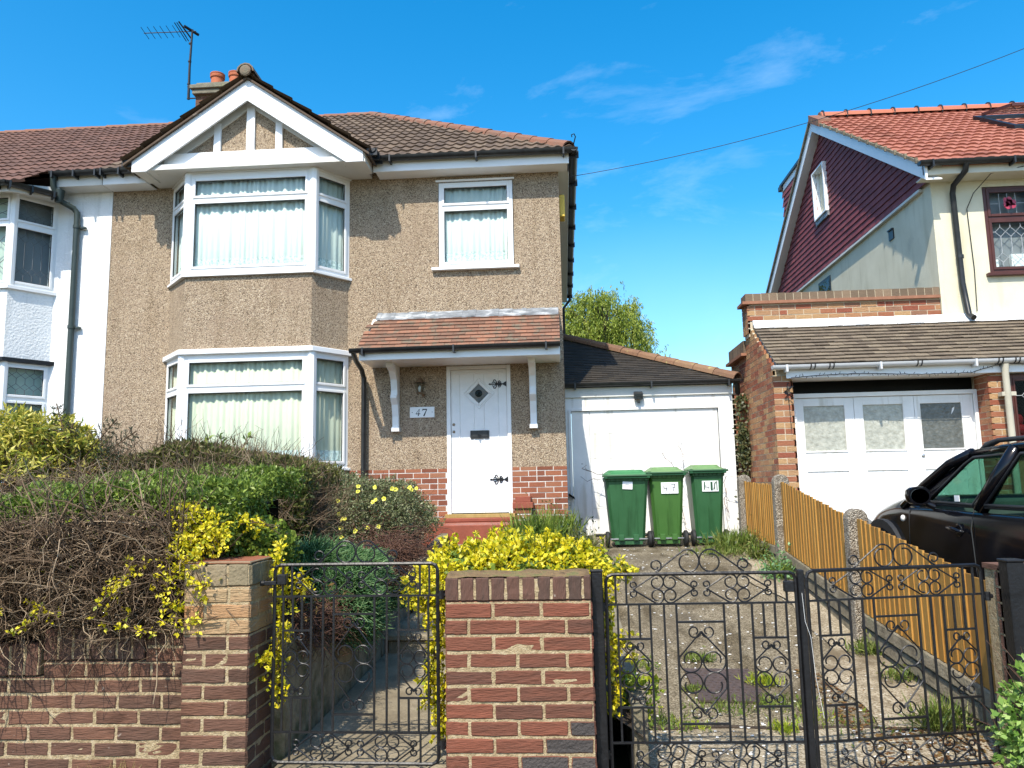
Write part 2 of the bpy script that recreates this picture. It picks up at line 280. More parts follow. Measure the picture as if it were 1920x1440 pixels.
    def build(s, name, mats, parent=None, **k):
        if name in SPLIT and parent is not None and not k.get('clip'):
            cl = s.clusters()
            if 1 < len(cl) <= 12:
                return [q.build1(name, mats, parent, **k) for q in cl][0]
        return s.build1(name, mats, parent, **k)
    def build1(s, name, mats, parent=None, label=None, cat=None, group=None, kind=None, org=None, smooth=False, clip=None, bevel=0, subsurf=0, rough=0):
        if not isinstance(mats, (list, tuple)): mats = [mats]
        base = wloc(parent) if parent else Vector((0, 0, 0)); off = Vector(org) if org is not None else base
        me = bpy.data.meshes.new(name); me.from_pydata([tuple(Vector(p)-off) for p in s.v], [], s.f)
        me.polygons.foreach_set('material_index', s.m); at = me.attributes.new('rnd', 'FLOAT', 'FACE'); at.data.foreach_set('value', s.r)
        for q in mats: me.materials.append(q)
        bm = bmesh.new(); bm.from_mesh(me)
        if clip:
            for co, no in clip:
                bmesh.ops.bisect_plane(bm, geom=bm.verts[:]+bm.edges[:]+bm.faces[:], plane_co=Vector(co)-off, plane_no=Vector(no), clear_outer=True)
        if not clip: bmesh.ops.recalc_face_normals(bm, faces=bm.faces)
        if rough:
            bmesh.ops.bevel(bm, geom=bm.edges[:]+bm.verts[:], offset=.0045, segments=1, affect='EDGES', clamp_overlap=True)
            bmesh.ops.subdivide_edges(bm, edges=[e for e in bm.edges if e.calc_length() > .045], cuts=3, use_grid_fill=True)
            for v in bm.verts: v.co += noise.noise_vector(v.co*55)*rough+noise.noise_vector(v.co*17)*rough*.8
        bm.to_mesh(me); bm.free()
        if smooth:
            me.polygons.foreach_set('use_smooth', [True]*len(me.polygons))
            if smooth != 1:
                try: me.set_sharp_from_angle(angle=R(smooth))
                except Exception: pass
        o = bpy.data.objects.new(name, me); o.location = off-base
        if bevel:
            b = o.modifiers.new('b', 'BEVEL'); b.width = bevel; b.segments = 1; b.limit_method = 'ANGLE'
        if subsurf:
            b = o.modifiers.new('s', 'SUBSURF'); b.levels = subsurf; b.render_levels = subsurf
        return finish(o, parent, label, cat, group, kind)
PARTN = {'twig': 'stems', 'petal': 'flowers', 'green': 'green_foliage'}
def quads_obj(name, V, F4, rn, mats, parent=None, mi=None, **k):
    if isinstance(mats, list) and len(mats) > 1 and parent is None and mi is not None:
        root = thing(name, k.get('label'), k.get('cat'), k.get('org', (0, 0, 0)), k.get('group'))
        for i, m in enumerate(mats):
            s_ = mi == i
            if not s_.any(): continue
            f = F4[s_]; u, inv = np.unique(f, return_inverse=True); q_obj('stems' if 'twig' in m.name else 'foliage', V[u], inv.reshape(f.shape), rn[s_], m, root)
        return root
    return q_obj(name, V, F4, rn, mats, parent, mi, **k)
def q_obj(name, V, F4, rn, mats, parent=None, mi=None, **k):      # fast numpy mesh: V (n,3), F4 (m,4)
    base = np.array(wloc(parent)) if parent else np.zeros(3); org = k.pop('org', None); off = np.array(org, float) if org is not None else base
    me = bpy.data.meshes.new(name); me.vertices.add(len(V)); me.vertices.foreach_set('co', (V-off).astype(np.float32).ravel())
    me.loops.add(F4.size); me.loops.foreach_set('vertex_index', F4.astype(np.int32).ravel()); me.polygons.add(len(F4))
    me.polygons.foreach_set('loop_start', np.arange(0, F4.size, 4, dtype=np.int32))
    if mi is not None: me.polygons.foreach_set('material_index', mi.astype(np.int32))
    me.update(calc_edges=True); at = me.attributes.new('rnd', 'FLOAT', 'FACE'); at.data.foreach_set('value', rn.astype(np.float32))
    for q in (mats if isinstance(mats, list) else [mats]): me.materials.append(q)
    o = bpy.data.objects.new(name, me); o.location = tuple(off-base)
    return finish(o, parent, **k)

# ---- surfaces made of many pieces
def brickwork(mb, O, U, N, w, h, mat_b=0, mat_m=1, holes=(), bl=.215, bh=.065, j=.011, depth=.03, proud=.004, jit=.0015, z_first=0, slab=.03, alt=None):
    O, U, N = Vector(O), Vector(U).normalized(), Vector(N).normalized(); V = Vector((0, 0, 1)); bh = .075-j if bh == .065 else bh; rows = int(h/(bh+j)+.6)
    for r_ in range(rows):
        v0 = r_*(bh+j)+z_first; v1 = min(v0+bh, h)
        if v1-v0 < .02: continue
        u = -((r_ % 2)*(bl+j)/2); half = 0
        while u < w:
            L_ = bl
            if half: L_ = half; half = 0
            elif random.random() < .05: L_ = half = (bl-j)/2
            a, b = max(u, 0), min(u+L_, w)
            if b-a > .02:
                segs = [(a, b)]
                for (hu0, hu1, hv0, hv1) in holes:
                    if hv0 < (v0+v1)/2 < hv1:
                        ns = []
                        for (p, q) in segs:
                            if q <= hu0 or p >= hu1: ns.append((p, q)); continue
                            if p < hu0-.02: ns.append((p, hu0))
                            if q > hu1+.02: ns.append((hu1, q))
                        segs = ns
                for p, q in segs:
                    pr = proud+random.uniform(-jit, jit); jj = random.uniform(-.0015, .0015)
                    rr = random.random()
                    if alt: rr = alt(r_, rr)
                    mb.obox(O, U, V, N, p, q, v0+jj, v1+jj+random.uniform(-.0015, .0015), -depth, pr, mat_b, rr)
            u += L_+j
    xs = sorted({0, w, *[min(max(q, 0), w) for hh in holes for q in hh[:2]]}); zs = sorted({0, h, *[min(max(q, 0), h) for hh in holes for q in hh[2:]]})
    for a, b in zip(xs, xs[1:]):
        for c, d in zip(zs, zs[1:]):
            if b-a < 1e-4 or d-c < 1e-4: continue
            if any(hh[0] < (a+b)/2 < hh[1] and hh[2] < (c+d)/2 < hh[3] for hh in holes): continue
            mb.obox(O, U, V, N, a, b, c, d, -slab, 0, mat_m, .5)
def soldier(mb, O, U, N, w, h=.215, bw=.065, j=.010, depth=.1, mi=0, mm=1, proud=.004):
    O, U, N = Vector(O), Vector(U).normalized(), Vector(N).normalized(); V = Vector((0, 0, 1)); u = 0
    while u < w-.02:
        b = min(u+bw, w); mb.obox(O, U, V, N, u, b, random.uniform(0, .003), h+random.uniform(-.003, .003), -depth, proud+random.uniform(-.002, .002), mi)
        u += bw+j
    mb.obox(O, U, V, N, .001, w-.001, .002, h-.006, -depth+.002, 0, mm, .5)
def wallgrid(mb, x0, x1, z0, z1, Y, th, holes=(), mi=0):
    xs = sorted({x0, x1, *[q for h in holes for q in h[:2]]}); zs = sorted({z0, z1, *[q for h in holes for q in h[2:]]})
    for a, b in zip(xs, xs[1:]):
        run = None
        for c, d in zip(zs, zs[1:]):
            hole = any(h[0] < (a+b)/2 < h[1] and h[2] < (c+d)/2 < h[3] for h in holes)
            if hole:
                if run: mb.box(a, b, Y, Y+th, run[0], run[1], mi, .5); run = None
            else: run = (run[0], d) if run else (c, d)
        if run: mb.box(a, b, Y, Y+th, run[0], run[1], mi, .5)
def plain_tiles(mb, O, U, V, w, L_, tw=.165, gauge=.10, th=.012, lift=.012, mi=0, jit=.003, keep=None):
    O, U, V = Vector(O), Vector(U).normalized(), Vector(V).normalized(); N = U.cross(V).normalized()
    if N.z < 0 and abs(N.z) > .2: N = -N
    for r_ in range(int(L_/gauge+.99)):
        v0 = r_*gauge; v1 = min(v0+gauge+.02, L_+.01); u = -(r_ % 2)*tw/2
        while u < w:
            a, b = max(u, 0)+.0015, min(u+tw, w)-.0015
            if b-a > .02 and (keep is None or keep((a+b)/2, v0+gauge/2)):
                j = random.uniform(-jit, jit); q = random.uniform(0, jit); P = lambda x, y, n: O+U*x+V*y+N*n
                l0 = lift+q
                mb.hexa([P(a, v0+j, l0), P(b, v0+j, l0+random.uniform(-jit, jit)*.5), P(b, v1, 0), P(a, v1, 0), P(a, v0+j, l0+th), P(b, v0+j, l0+th), P(b, v1, th*.6), P(a, v1, th*.6)], mi)
            u += tw
def wavy_tiles(mb, O, U, V, w, L_, period=.15, gauge=.335, amp=.020, step=.026, mi=0, prof=None, n=7):
    O, U, V = Vector(O), Vector(U).normalized(), Vector(V).normalized(); N = U.cross(V).normalized()
    if N.z < 0: N = -N
    if prof is None: prof = lambda t: amp*(1 if False else (math.cos(2*math.pi*t)*.5+.5)**1.3)
    nu = int(w/period*n)
    for r_ in range(int(L_/gauge+.99)):
        v0, v1 = r_*gauge, min((r_+1)*gauge+.02, L_); sh = 0
        b = len(mb.v); tr = {}
        for i in range(nu+1):
            u = i*w/nu; h = prof((u/period) % 1); ti = int(u/(period)); 
            if ti not in tr: tr[ti] = (random.random(), random.uniform(-.004, .004), random.uniform(-.006, .006))
            _, dh, dv = tr[ti]
            for (vv, hh) in ((v0+.0+dv, h*.3-.012), (v0+dv, h+step+dh), (v1, h+.002)): mb.v.append(tuple(O+U*u+V*vv+N*hh))
        for i in range(nu):
            a = b+3*i; rr = tr[int((i+.5)*w/nu/period)][0] if int((i+.5)*w/nu/period) in tr else .5
            mb.face([a, a+3, a+4, a+1], mi, rr*.5); mb.face([a+1, a+4, a+5, a+2], mi, rr)
def ridge_run(mb, A, B, r=.11, seg=.44, mi=0, n=7, down=.03, joint=True):
    A, B = Vector(A), Vector(B); D = B-A; k = max(1, int(D.length/seg)); T = D.normalized(); X = T.cross(Vector((0, 0, 1))).normalized(); Z = X.cross(T)
    for i in range(k):
        p, q = A+D*(i/k), A+D*((i+1)/k)+T*.01; b = len(mb.v); rv = random.random(); e = random.uniform(-.004, .004)
        for c, rad in ((p, r+.006+e), (q, r-.006+e)):
            for j in range(n): a = math.pi*j/(n-1); mb.v.append(tuple(c+X*math.cos(a)*rad+Z*(math.sin(a)*rad-down)))
            for j in range(n): a = math.pi*j/(n-1); mb.v.append(tuple(c+X*math.cos(a)*(rad-.02)+Z*(math.sin(a)*(rad-.02)-down)))
        for j in range(n-1):
            mb.face([b+j, b+j+1, b+2*n+j+1, b+2*n+j], mi, rv); mb.face([b+n+j, b+3*n+j, b+3*n+j+1, b+n+j+1], mi, rv)
            mb.face([b+j, b+n+j, b+n+j+1, b+j+1], mi, rv)
def gutter(mb, A, B, r=.055, mi=0, n=8):
    A, B = Vector(A), Vector(B); T = (B-A).normalized(); X = T.cross(Vector((0, 0, 1))).normalized(); b = len(mb.v)
    for c in (A, B):
        for rad in (r, r-.006):
            for j in range(n): a = math.pi+math.pi*j/(n-1); mb.v.append(tuple(c+X*math.cos(a)*rad+Vector((0, 0, 1))*math.sin(a)*rad*1.05))
    for j in range(n-1):
        mb.face([b+j, b+j+1, b+2*n+j+1, b+2*n+j], mi, .5); mb.face([b+n+j, b+3*n+j, b+3*n+j+1, b+n+j+1], mi, .5)
        mb.face([b+j, b+n+j, b+n+j+1, b+j+1], mi, .5); mb.face([b+2*n+j, b+2*n+j+1, b+3*n+j+1, b+3*n+j], mi, .5)
    for k in (0, 3): mb.face([b+k*n-(n if k == 3 else 0)*0, b+k*n+n-1, b+(k^1)*n+n-1, b+(k^1)*n], mi, .5)
    for c in (A, B):
        q = len(mb.v)
        for j in range(n): a = math.pi+math.pi*j/(n-1); mb.v.append(tuple(c+X*math.cos(a)*r+Vector((0, 0, 1))*math.sin(a)*r*1.05))
        mb.face(list(range(q, q+n)), mi, .5)
    L_ = (B-A).length; k = max(2, int(L_/1.0))
    for i in range(k+1): # union brackets
        c = A+(B-A)*((i+.15)/(k+.3)); mb.obox(c, T, (0, 0, 1), X, -.012, .012, -r-.035, .004, -r-.012, r+.010, mi, .4)
def window_unit(parent, A, U, w, z0, z1, trans=None, name='window', fr=.055, sash=.03, frm=None, gl=None, behind=None, behind_mat=None, th=.07, lead_fn=None, came=None, mull=(), lace=True, label=None, pleat=.015, inset=.075):
    """flat window: A left foot point on the outer face, U unit vector along, outward normal = U x Z"""
    A, U = Vector(A), Vector(U).normalized(); N = U.cross(Vector((0, 0, 1))); V = Vector((0, 0, 1)); frm = frm or upvc; gl = gl or glass
    mb = MB(); ob = lambda a, b, c, d, n0=-th, n1=0: mb.obox((A.x, A.y, 0), U, V, N, a, b, c, d, n0, n1, 0, .5)
    ob(0, fr, z0, z1); ob(w-fr, w, z0, z1); ob(fr, w-fr, z0, z0+fr); ob(fr, w-fr, z1-fr, z1)
    cols = [fr, *[m for m in mull], w-fr]; rows = [(z0+fr, (trans-.03) if trans else z1-fr)] + ([(trans+.03, z1-fr)] if trans else [])
    if trans: ob(fr, w-fr, trans-.03, trans+.03, -th, -.004)
    for m in mull: ob(m-.03, m+.03, z0+fr, z1-fr, -th, -.002)
    cells = []
    for i in range(len(cols)-1):
        a = cols[i]+(.03 if i else 0); b = cols[i+1]-(.03 if i < len(cols)-2 else 0)
        for (c, d) in rows:
            if sash:
                n1 = .012
                ob(a-.004, a+sash, c-.004, d+.004, -th*.6, n1); ob(b-sash, b+.004, c-.004, d+.004, -th*.6, n1); ob(a+sash, b-sash, c-.004, c+sash, -th*.6, n1); ob(a+sash, b-sash, d-sash, d+.004, -th*.6, n1)
            cells.append((a+sash, b-sash, c+sash, d-sash))
    wo = mb.build(name, frm, parent, bevel=.004, label=label)
    for (a, b, c, d) in cells:
        g = MB(); g.obox((A.x, A.y, 0), U, V, N, a-.004, b+.004, c-.004, d+.004, -.030, -.024, 0, .5); g.build('pane', gl, wo)
        gk = MB(); e = .007
        for q in ((a, a+e, c, d), (b-e, b, c, d), (a+e, b-e, c, c+e), (a+e, b-e, d-e, d)): gk.obox((A.x, A.y, 0), U, V, N, *q, -.022, -.006, 0, .5)
        gk.build('gasket', blackp, wo)
        if lead_fn:
            l = MB()
            for pts in lead_fn(b-a, d-c):
                P = [Vector((A.x, A.y, 0))+U*(a+x)+V*(c+y)+N*(-.020) for x, y in pts]
                l.tube(P, .0045, 4)
            l.build('leading', came or leadcame, wo)
    if behind == 'curtain':
        q = MB(); nu = max(16, int(w*110)); zs = [z0+.02, z0+.09, z0+.24, z1] if lace else [z0+.02, z1]; ph = random.uniform(0, 9); off = []
        for i in range(nu+1):
            u = .02+(w-.04)*i/nu; off.append((u, -inset+pleat*(math.sin(u*86+ph+2.2*math.sin(u*7))*.6+.6*math.sin(u*31+ph)+.4*noise.noise(Vector((u*9, ph, 0))))))
        for z in zs:
            for i, (u, n) in enumerate(off):
                zz = z+(.018*abs(math.sin(u*38)) if (z == zs[0] and lace) else 0); q.v.append(tuple(Vector((A.x, A.y, 0))+U*u+V*zz+N*n))
        for k in range(len(zs)-1):
            for i in range(nu): a = k*(nu+1)+i; q.face([a, a+1, a+nu+2, a+nu+1], 1 if (lace and k == 1) else 0, .5)
        c = q.build('curtain', [behind_mat or curtain_m, lace_m], wo, smooth=1)
        c.modifiers.new('t', 'SOLIDIFY').thickness = .002
    elif behind:
        q = MB(); q.obox((A.x, A.y, 0), U, V, N, .03, w-.03, z0+.03, z1-.03, -.14, -.13, 0, .5); q.build('window_backing', behind_mat, wo)  # added backing sheet, its colour gives the pane its tone
    return wo

# ------------------------------------------------------------------ foliage
def unit(a): return a/np.maximum(np.linalg.norm(a, axis=-1, keepdims=True), 1e-9)
def leafset(P, D, N, L_, Wd, rn=None, jit=.35, fold=.12):
    n = len(P); L_ = (L_*(1+jit*(rng.random(n)*2-1)))[:, None]; Wd = (Wd*L_/np.mean(L_)) if np.ndim(Wd) == 0 else Wd
    D = unit(D); S_ = unit(np.cross(D, N)); N2 = np.cross(S_, D)
    V = np.stack([P, P+D*L_*.45+S_*Wd*.5+N2*L_*fold, P+D*L_, P+D*L_*.45-S_*Wd*.5+N2*L_*fold], 1).reshape(-1, 3)
    return V, np.arange(4*n).reshape(-1, 4), (rng.random(n) if rn is None else rn)
def lump(d, k=1.0, seed=0):
    a = np.sin(d[:, 0]*5.1*k+seed)+np.sin(d[:, 1]*6.3*k+seed*2.1+d[:, 2]*3*k)+np.sin(d[:, 2]*5.7*k+seed*.7+d[:, 0]*4*k)
    return a/3
def rdir(n): return unit(rng.normal(size=(n, 3)))
def blob(n, c, r, shell=.4, lum=.18, seed=0, zmin=-1.0, k=1.0):
    d = rdir(int(n*1.8)); d = d[d[:, 2] > zmin][:n]
    s = (1-shell*rng.random(len(d))**1.6)*(1+lum*lump(d, k, seed)+.10*lump(d*3.1, k, seed+3)); return np.array(c)+d*np.array(r)*s[:, None], d
def clusters(P, Nn, per, spread):
    i = rng.integers(0, len(P), len(P)*per); return P[i]+rng.normal(size=(len(i), 3))*spread, Nn[i]
def leaves(name, P, Nn, L_, Wd, m, parent=None, up=.5, droop=0, **k):
    n = len(P); Dd = unit(rng.normal(size=(n, 3))+Nn*1.0+np.array([0, 0, up])); Nr = unit(rng.normal(size=(n, 3))*.6+Nn+np.array([0, -.3, .6]))
    V, F, r_ = leafset(P, Dd, Nr, L_, Wd); return quads_obj(name, V, F, r_, m, parent, **k)
def twigs_np(starts, dirs, length, r=.0028, seg=4, curl=.35, tip=.4, grav=0):
    n = len(starts); p = starts.copy(); d = unit(dirs); ln = (length*(.5+rng.random(n)))[:, None]/seg
    rings = []; a = np.array([0, 2.094, 4.189])
    for s in range(seg+1):
        ref = np.tile([0.2, .3, 1.0], (n, 1)); X = unit(np.cross(d, ref)); Yv = np.cross(d, X); rad = r*(1-(1-tip)*s/seg)
        rings.append(p[:, None, :]+X[:, None, :]*np.cos(a)[None, :, None]*rad+Yv[:, None, :]*np.sin(a)[None, :, None]*rad)
        if s < seg: p = p+d*ln; d = unit(d+rng.normal(size=(n, 3))*curl+np.array([0, 0, -grav]))
    V = np.stack(rings, 1).reshape(-1, 3); F = []; base = np.arange(n)*3*(seg+1)
    for s in range(seg):
        for k in range(3):
            k2 = (k+1) % 3; F.append(np.stack([base+s*3+k, base+s*3+k2, base+(s+1)*3+k2, base+(s+1)*3+k], 1))
    F = np.concatenate(F); r0_ = rng.random(n); rn = np.tile(r0_, seg*3); return V, F, rn
def join(*sets):
    V, F, Rn, MI = [], [], [], []; o = 0
    for (v, f, r_, mi) in sets: V.append(v); F.append(f+o); Rn.append(r_); MI.append(np.full(len(f), mi)); o += len(v)
    return np.concatenate(V), np.concatenate(F), np.concatenate(Rn), np.concatenate(MI)
# ------------------------------------------------------------------ ground
def gz(y):       # height of the drive and gardens, rising towards the houses
    pts = [(-60, 0), (3.45, .03), (3.7, .055), (4.2, .07), (5, .125), (6.38, .26), (8.5, .585), (9.5, .69), (10.2, .715), (11.6, .76), (60, .9)]
    for (a, b), (c, d) in zip(pts, pts[1:]):
        if y <= c: return b+(d-b)*(y-a)/(c-a)
    return .9
def sheet(name, x0, x1, ys, dz, m, kind='structure', bumpy=0, nx=1, xl=None):
    mb = MB(); n = nx+1
    for y in ys:
        for i in range(n):
            x = x0+(x1-x0)*i/nx; mb.v.append((x, y, (dz(y) if callable(dz) else gz(y)+dz)+(bumpy*noise.noise(Vector((x*1.7, y*1.7, 0))) if bumpy else 0)))
    for j in range(len(ys)-1):
        for i in range(nx): a = j*n+i; mb.face([a, a+1, a+n+1, a+n], 0, random.random())
    return mb.build(name, m, kind=kind)
def lin(a, b, n): return [a+(b-a)*i/n for i in range(n+1)]
sheet('ground', -600, 600, [-600, -60, 3.45, 3.9, 5, 6.4, 8.5, 11.8, 12.2, 60, 900], lambda y: gz(y)-(.04 if y < 3.5 or y > 12 else .03+.055*(y-3.5)), earth)
apron = mat('pale_concrete', [(.16, .125, .078), (.27, .22, .145), (.37, .31, .22), (.46, .40, .30)], 90, .95, .8, 90, kind='voronoi', spots=((.15, .115, .07), 2.6, .50, .16))
sheet('road', -80, 80, [-9, -.5], lambda y: -.02, asph)
sheet('pavement', -80, 80, [-.5, 3.42], lambda y: .09, path_m)
mb = MB(); mb.box(-80, 80, -.62, -.5, -.1, .1); mb.build('kerb', gravelb, kind='structure')
sheet('driveway', .36, 2.34, lin(3.42, 11.5, 60), 0.0, concrete, bumpy=.012, nx=14)
sheet('driveway_apron', .36, 2.34, lin(3.40, 4.70, 14), lambda y: gz(y)+.008, apron, bumpy=.008, nx=14)
mb = MB(); ys_ = lin(4.70, 9.6, 40)
for i, y in enumerate(ys_):
    e = 1.78+.10*math.sin(y*2.1)+.06*math.sin(y*5.3)+(y-4.5)*.05
    for x in (e, 2.34): mb.v.append((x, y, gz(y)+.016))
for i in range(40): mb.face([2*i, 2*i+1, 2*i+3, 2*i+2], 0, .5)
mb.build('driveway_edge_strip', apron, kind='structure')
sheet('neighbour_driveway', 2.44, 9, lin(3.42, 10.6, 8), 0.0, path_m)
def pz(y):
    for y0, z in ((9.35, .93), (8.3, .80), (7.25, .50+.15), (6.3, .36)):
        pass
    return .17+.02*(y-3.9)
sheet('garden_path', -1.46, -.60, lin(3.42, 6.32, 12), lambda y: .15+.022*(y-3.6), path_m, bumpy=.006, nx=5)
mb = MB()
for y0, y1, z in ((6.30, 7.32, .36), (7.30, 8.32, .51), (8.30, 9.15, .66), (9.13, 9.75, .81)): mb.box(-1.44, -.62, y0, y1+.02, 0, z-.05, 0, .4); mb.box(-1.46, -.60, y0-.03, y1+.02, z-.052, z, 0, .6)
mb.build('garden_steps', path_m, label='shallow concrete steps climbing the garden path towards the front door', cat='steps', org=(-1, 7.5, 0), bevel=.01)
# raised beds
mb = MB(); xs = lin(-12, -1.60, 40); ys = lin(4.0, 10.6, 22)
for y in ys:
    for x in xs: mb.v.append((x, y, .62+.035*(y-4)+.05*noise.noise(Vector((x*1.3, y*1.3, 2)))-(max(0, x+2.0)*.55)*(1 if y < 6 else .3)))
for j in range(len(ys)-1):
    for i in range(len(xs)-1): a = j*len(xs)+i; mb.face([a, a+1, a+len(xs)+1, a+len(xs)], 0, .5)
mb.build('flower_bed', soil, kind='structure', smooth=1)
mb = MB(); xs = lin(-.60, .36, 6); ys = lin(3.92, 10.6, 22)
for y in ys:
    for x in xs: mb.v.append((x, y, .50+.05*(y-4)-abs(x+.12)**2*.9))
for j in range(len(ys)-1):
    for i in range(len(xs)-1): a = j*len(xs)+i; mb.face([a, a+1, a+len(xs)+1, a+len(xs)], 0, .5)
mb.build('middle_flower_bed', soil, kind='structure', smooth=1)

# ------------------------------------------------------------------ number 47
FY = 10.6
H = thing('house', 'semi-detached house in tan pebbledash with a two-storey bay, white gable and white front door', 'house', (-3.3, FY, 0))
PX = -6.56; CX = .04
win_hole = (-1.70, -.615, 4.60, 5.875); door_hole = (-1.60, -.705, .9, 3.19); bay_hole = (-5.55, -3.06, 1.85, 5.95)
mb = MB(); wallgrid(mb, PX, CX, 1.77, 6.15, FY, .26, [win_hole, (door_hole[0], door_hole[1], 1.77, 3.19), bay_hole]); mb.box(CX-.26, CX, FY+.26, 18.6, .6, 6.15, 0, .5); mb.box(PX, CX-.26, 18.4, 18.6, .6, 6.15, 0, .5)
mb.build('wall', dash, H)
# lower bay infill and brick plinth
BL, BR = (-5.64, FY), (-2.99, FY); FL, FR = (-5.17, 10.1), (-3.365, 10.1)
def baypoly(o=0): return [(BL[0]-o*1.2, FY), (FL[0]-o*.6, 10.1-o), (FR[0]+o*.6, 10.1-o), (BR[0]+o*1.2, FY)]
def bayprism(mb, z0, z1, o=0, mi=0, back=FY+.02):
    p = baypoly(o); mb.prism([(x, y, z0) for x, y in p]+[(p[-1][0], back, z0), (p[0][0], back, z0)], (0, 0, z1-z0), mi, .5)
mb = MB(); bayprism(mb, 3.44, 4.47, -.012); mb.build('bay_wall', dash, H)
mb = MB(); bayprism(mb, 3.375, 3.445, .055); mb.build('bay_canopy_board', upvc, H, bevel=.006)
mb = MB(); bayprism(mb, 4.468, 4.505, .035); bayprism(mb, 1.775, 1.81, .035); mb.build('bay_sill', upvc, H, bevel=.004)
mb = MB(); bayprism(mb, 5.965, 6.06, .02); mb.build('bay_head', upvc, H, bevel=.004)
mb = MB()
brickwork(mb, (BR[0]+.02, FY, .6), (1, 0, 0), (0, -1, 0), door_hole[0]-BR[0]-.02, 1.17)
brickwork(mb, (door_hole[1], FY, .6), (1, 0, 0), (0, -1, 0), CX-door_hole[1], 1.17)
brickwork(mb, (PX, FY, .6), (1, 0, 0), (0, -1, 0), BL[0]-PX, 1.17)
mb.build('brick_plinth', [brick_red, mortar_w], H)
mb = MB(); U = Vector((BR[0]-FR[0], FY-10.1, 0)); brickwork(mb, (FR[0]+.0, 10.1, .6), U, (U.y, -U.x, 0), U.length, 1.17, proud=.002)
brickwork(mb, (FL[0], 10.1, .6), (1, 0, 0), (0, -1, 0), FR[0]-FL[0], 1.17, proud=.002); U = Vector((FL[0]-BL[0], 10.1-FY, 0)); brickwork(mb, (BL[0], FY, .6), U, (U.y, -U.x, 0), U.length, 1.17, proud=.002)
mb.build('bay_brick_base', [brick_red, mortar_w], H)
# bay windows
for (z0, z1, tr, cm) in ((4.50, 5.97, 5.58, curtain_m), (1.81, 3.38, 2.905, curtain_c)):
    mb = MB()
    for (x, y) in (FL, FR): mb.lathe((x, y+.035, 0), [(.062, z0), (.062, z1)], 8)
    mb.build('corner_post', upvc, H)
    def sub(A, B, **k):
        A, B = Vector((*A, 0)), Vector((*B, 0)); U = (B-A)
        w = window_unit(H, A, U, U.length, z0, z1, tr, name='window', behind='curtain', behind_mat=cm, **k)
        return w
    sub(FL, FR, fr=.085); sub(FR, BR, fr=.06, pleat=.010, inset=.09); sub(BL, FL, fr=.06, pleat=.010, inset=.09)
mb = MB(); bayprism(mb, 1.83, 1.84, -.03); bayprism(mb, 5.95, 5.96, -.03); mb.box(-5.5, -3.1, 10.6, 10.62, 3.40, 4.6); mb.box(-5.75, -2.9, 11.3, 11.32, 1.2, 5.99); mb.build('room', dark_in, H)  # near-black panels stand in for the unlit room behind the curtains
# single window
window_unit(H, (win_hole[0]+.01, FY-.005, 0), (1, 0, 0), 1.065, 4.61, 5.87, 5.50, behind='curtain', fr=.05)
mb = MB(); mb.box(-1.79, -.545, FY-.07, FY+.02, 4.565, 4.605); mb.build('window_sill', upvc, H, bevel=.004)
mb = MB(); mb.box(-1.73, -.595, FY-.035, FY+.0, 5.88, 5.905); mb.build('window_head', upvc, H, bevel=.003)
mb = MB(); mb.box(-1.75, -.55, FY+.5, FY+.52, 4.5, 5.95); mb.box(-1.62, -.69, FY+.4, FY+.42, 1, 3.3); mb.build('inner_room', dark_in, H)  # near-black panels paint the unlit inside behind window and door

# front door
dx0, dx1, dz0, dz1 = door_hole[0], door_hole[1], 1.15, 3.19
mb = MB(); 
for q in ((dx0, dx0+.055, dz0, dz1), (dx1-.055, dx1, dz0, dz1), (dx0+.055, dx1-.055, dz1-.05, dz1)): mb.box(q[0], q[1], FY-.012, FY+.09, q[2], q[3], 0, .5)
door = mb.build('door', paint, H, bevel=.004, label='white boarded front door with a diamond window and black strap hinges')
lx0, lx1, lz0, lz1 = dx0+.058, dx1-.058, dz0+.012, dz1-.053; dcx, dcz = -1.153, 2.80
mb = MB(); mb.box(lx0, lx1, FY+.018, FY+.06, lz0, lz1, 0, .5)
def bead(x0, z0_, x1, z1_, w=.012): # raised bead on the leaf
    a, b = Vector((x0, FY+.018, z0_)), Vector((x1, FY+.018, z1_)); T = (b-a); V = Vector((T.z, 0, -T.x)).normalized(); mb.obox(a, T.normalized(), V, (0, -1, 0), 0, T.length, -w/2, w/2, -.002, .010, 0, .5)
for x in (lx0+.12, lx1-.12): bead(x, lz0+.02, x, lz1-.05)
for s in (-1, 1):
    for r_, w in ((.165, .035), (.215, .012)):
        bead(dcx+s*r_, dcz, dcx, dcz+r_, w); bead(dcx+s*r_, dcz, dcx, dcz-r_, w)
    for zt in ((dcz+.15, lz1-.05), (dcz-.15, 2.30), (2.17, lz0+.02)): bead(dcx+s*.07, zt[0], dcx+s*.07, zt[1])
for z in (lz1-.05, ): bead(lx0+.05, z, lx1-.05, z, .02)
leaf = mb.build('door_leaf', paint, door, bevel=.003)
mb = MB(); mb.prism([(dcx-.138, FY+.014, dcz), (dcx, FY+.014, dcz+.138), (dcx+.138, FY+.014, dcz), (dcx, FY+.014, dcz-.138)], (0, .008, 0)); mb.build('diamond_pane', mat('door_bullseye_glass', [(.02, .022, .022), (.07, .075, .075), (.015, .015, .015)], 9, .08, .6, 12), door)
mb = MB(); mb.lathe((dcx, FY+.012, dcz), [(.052, 0), (.045, -.006), (.03, -.002), (.018, -.010), (.002, -.012)], 20, 0, 'y'); mb.build('bullseye', glass_d, door, smooth=1)
mb = MB(); mb.box(-1.275, -1.015, FY-.002, FY+.02, 2.175, 2.285, 0, .5); mb.box(-1.255, -1.035, FY-.008, FY, 2.195, 2.265, 0, .5); mb.box(-1.17, -1.12, FY-.016, FY-.006, 2.215, 2.225, 0, .5); mb.build('letter_plate', blackp, door, bevel=.003)
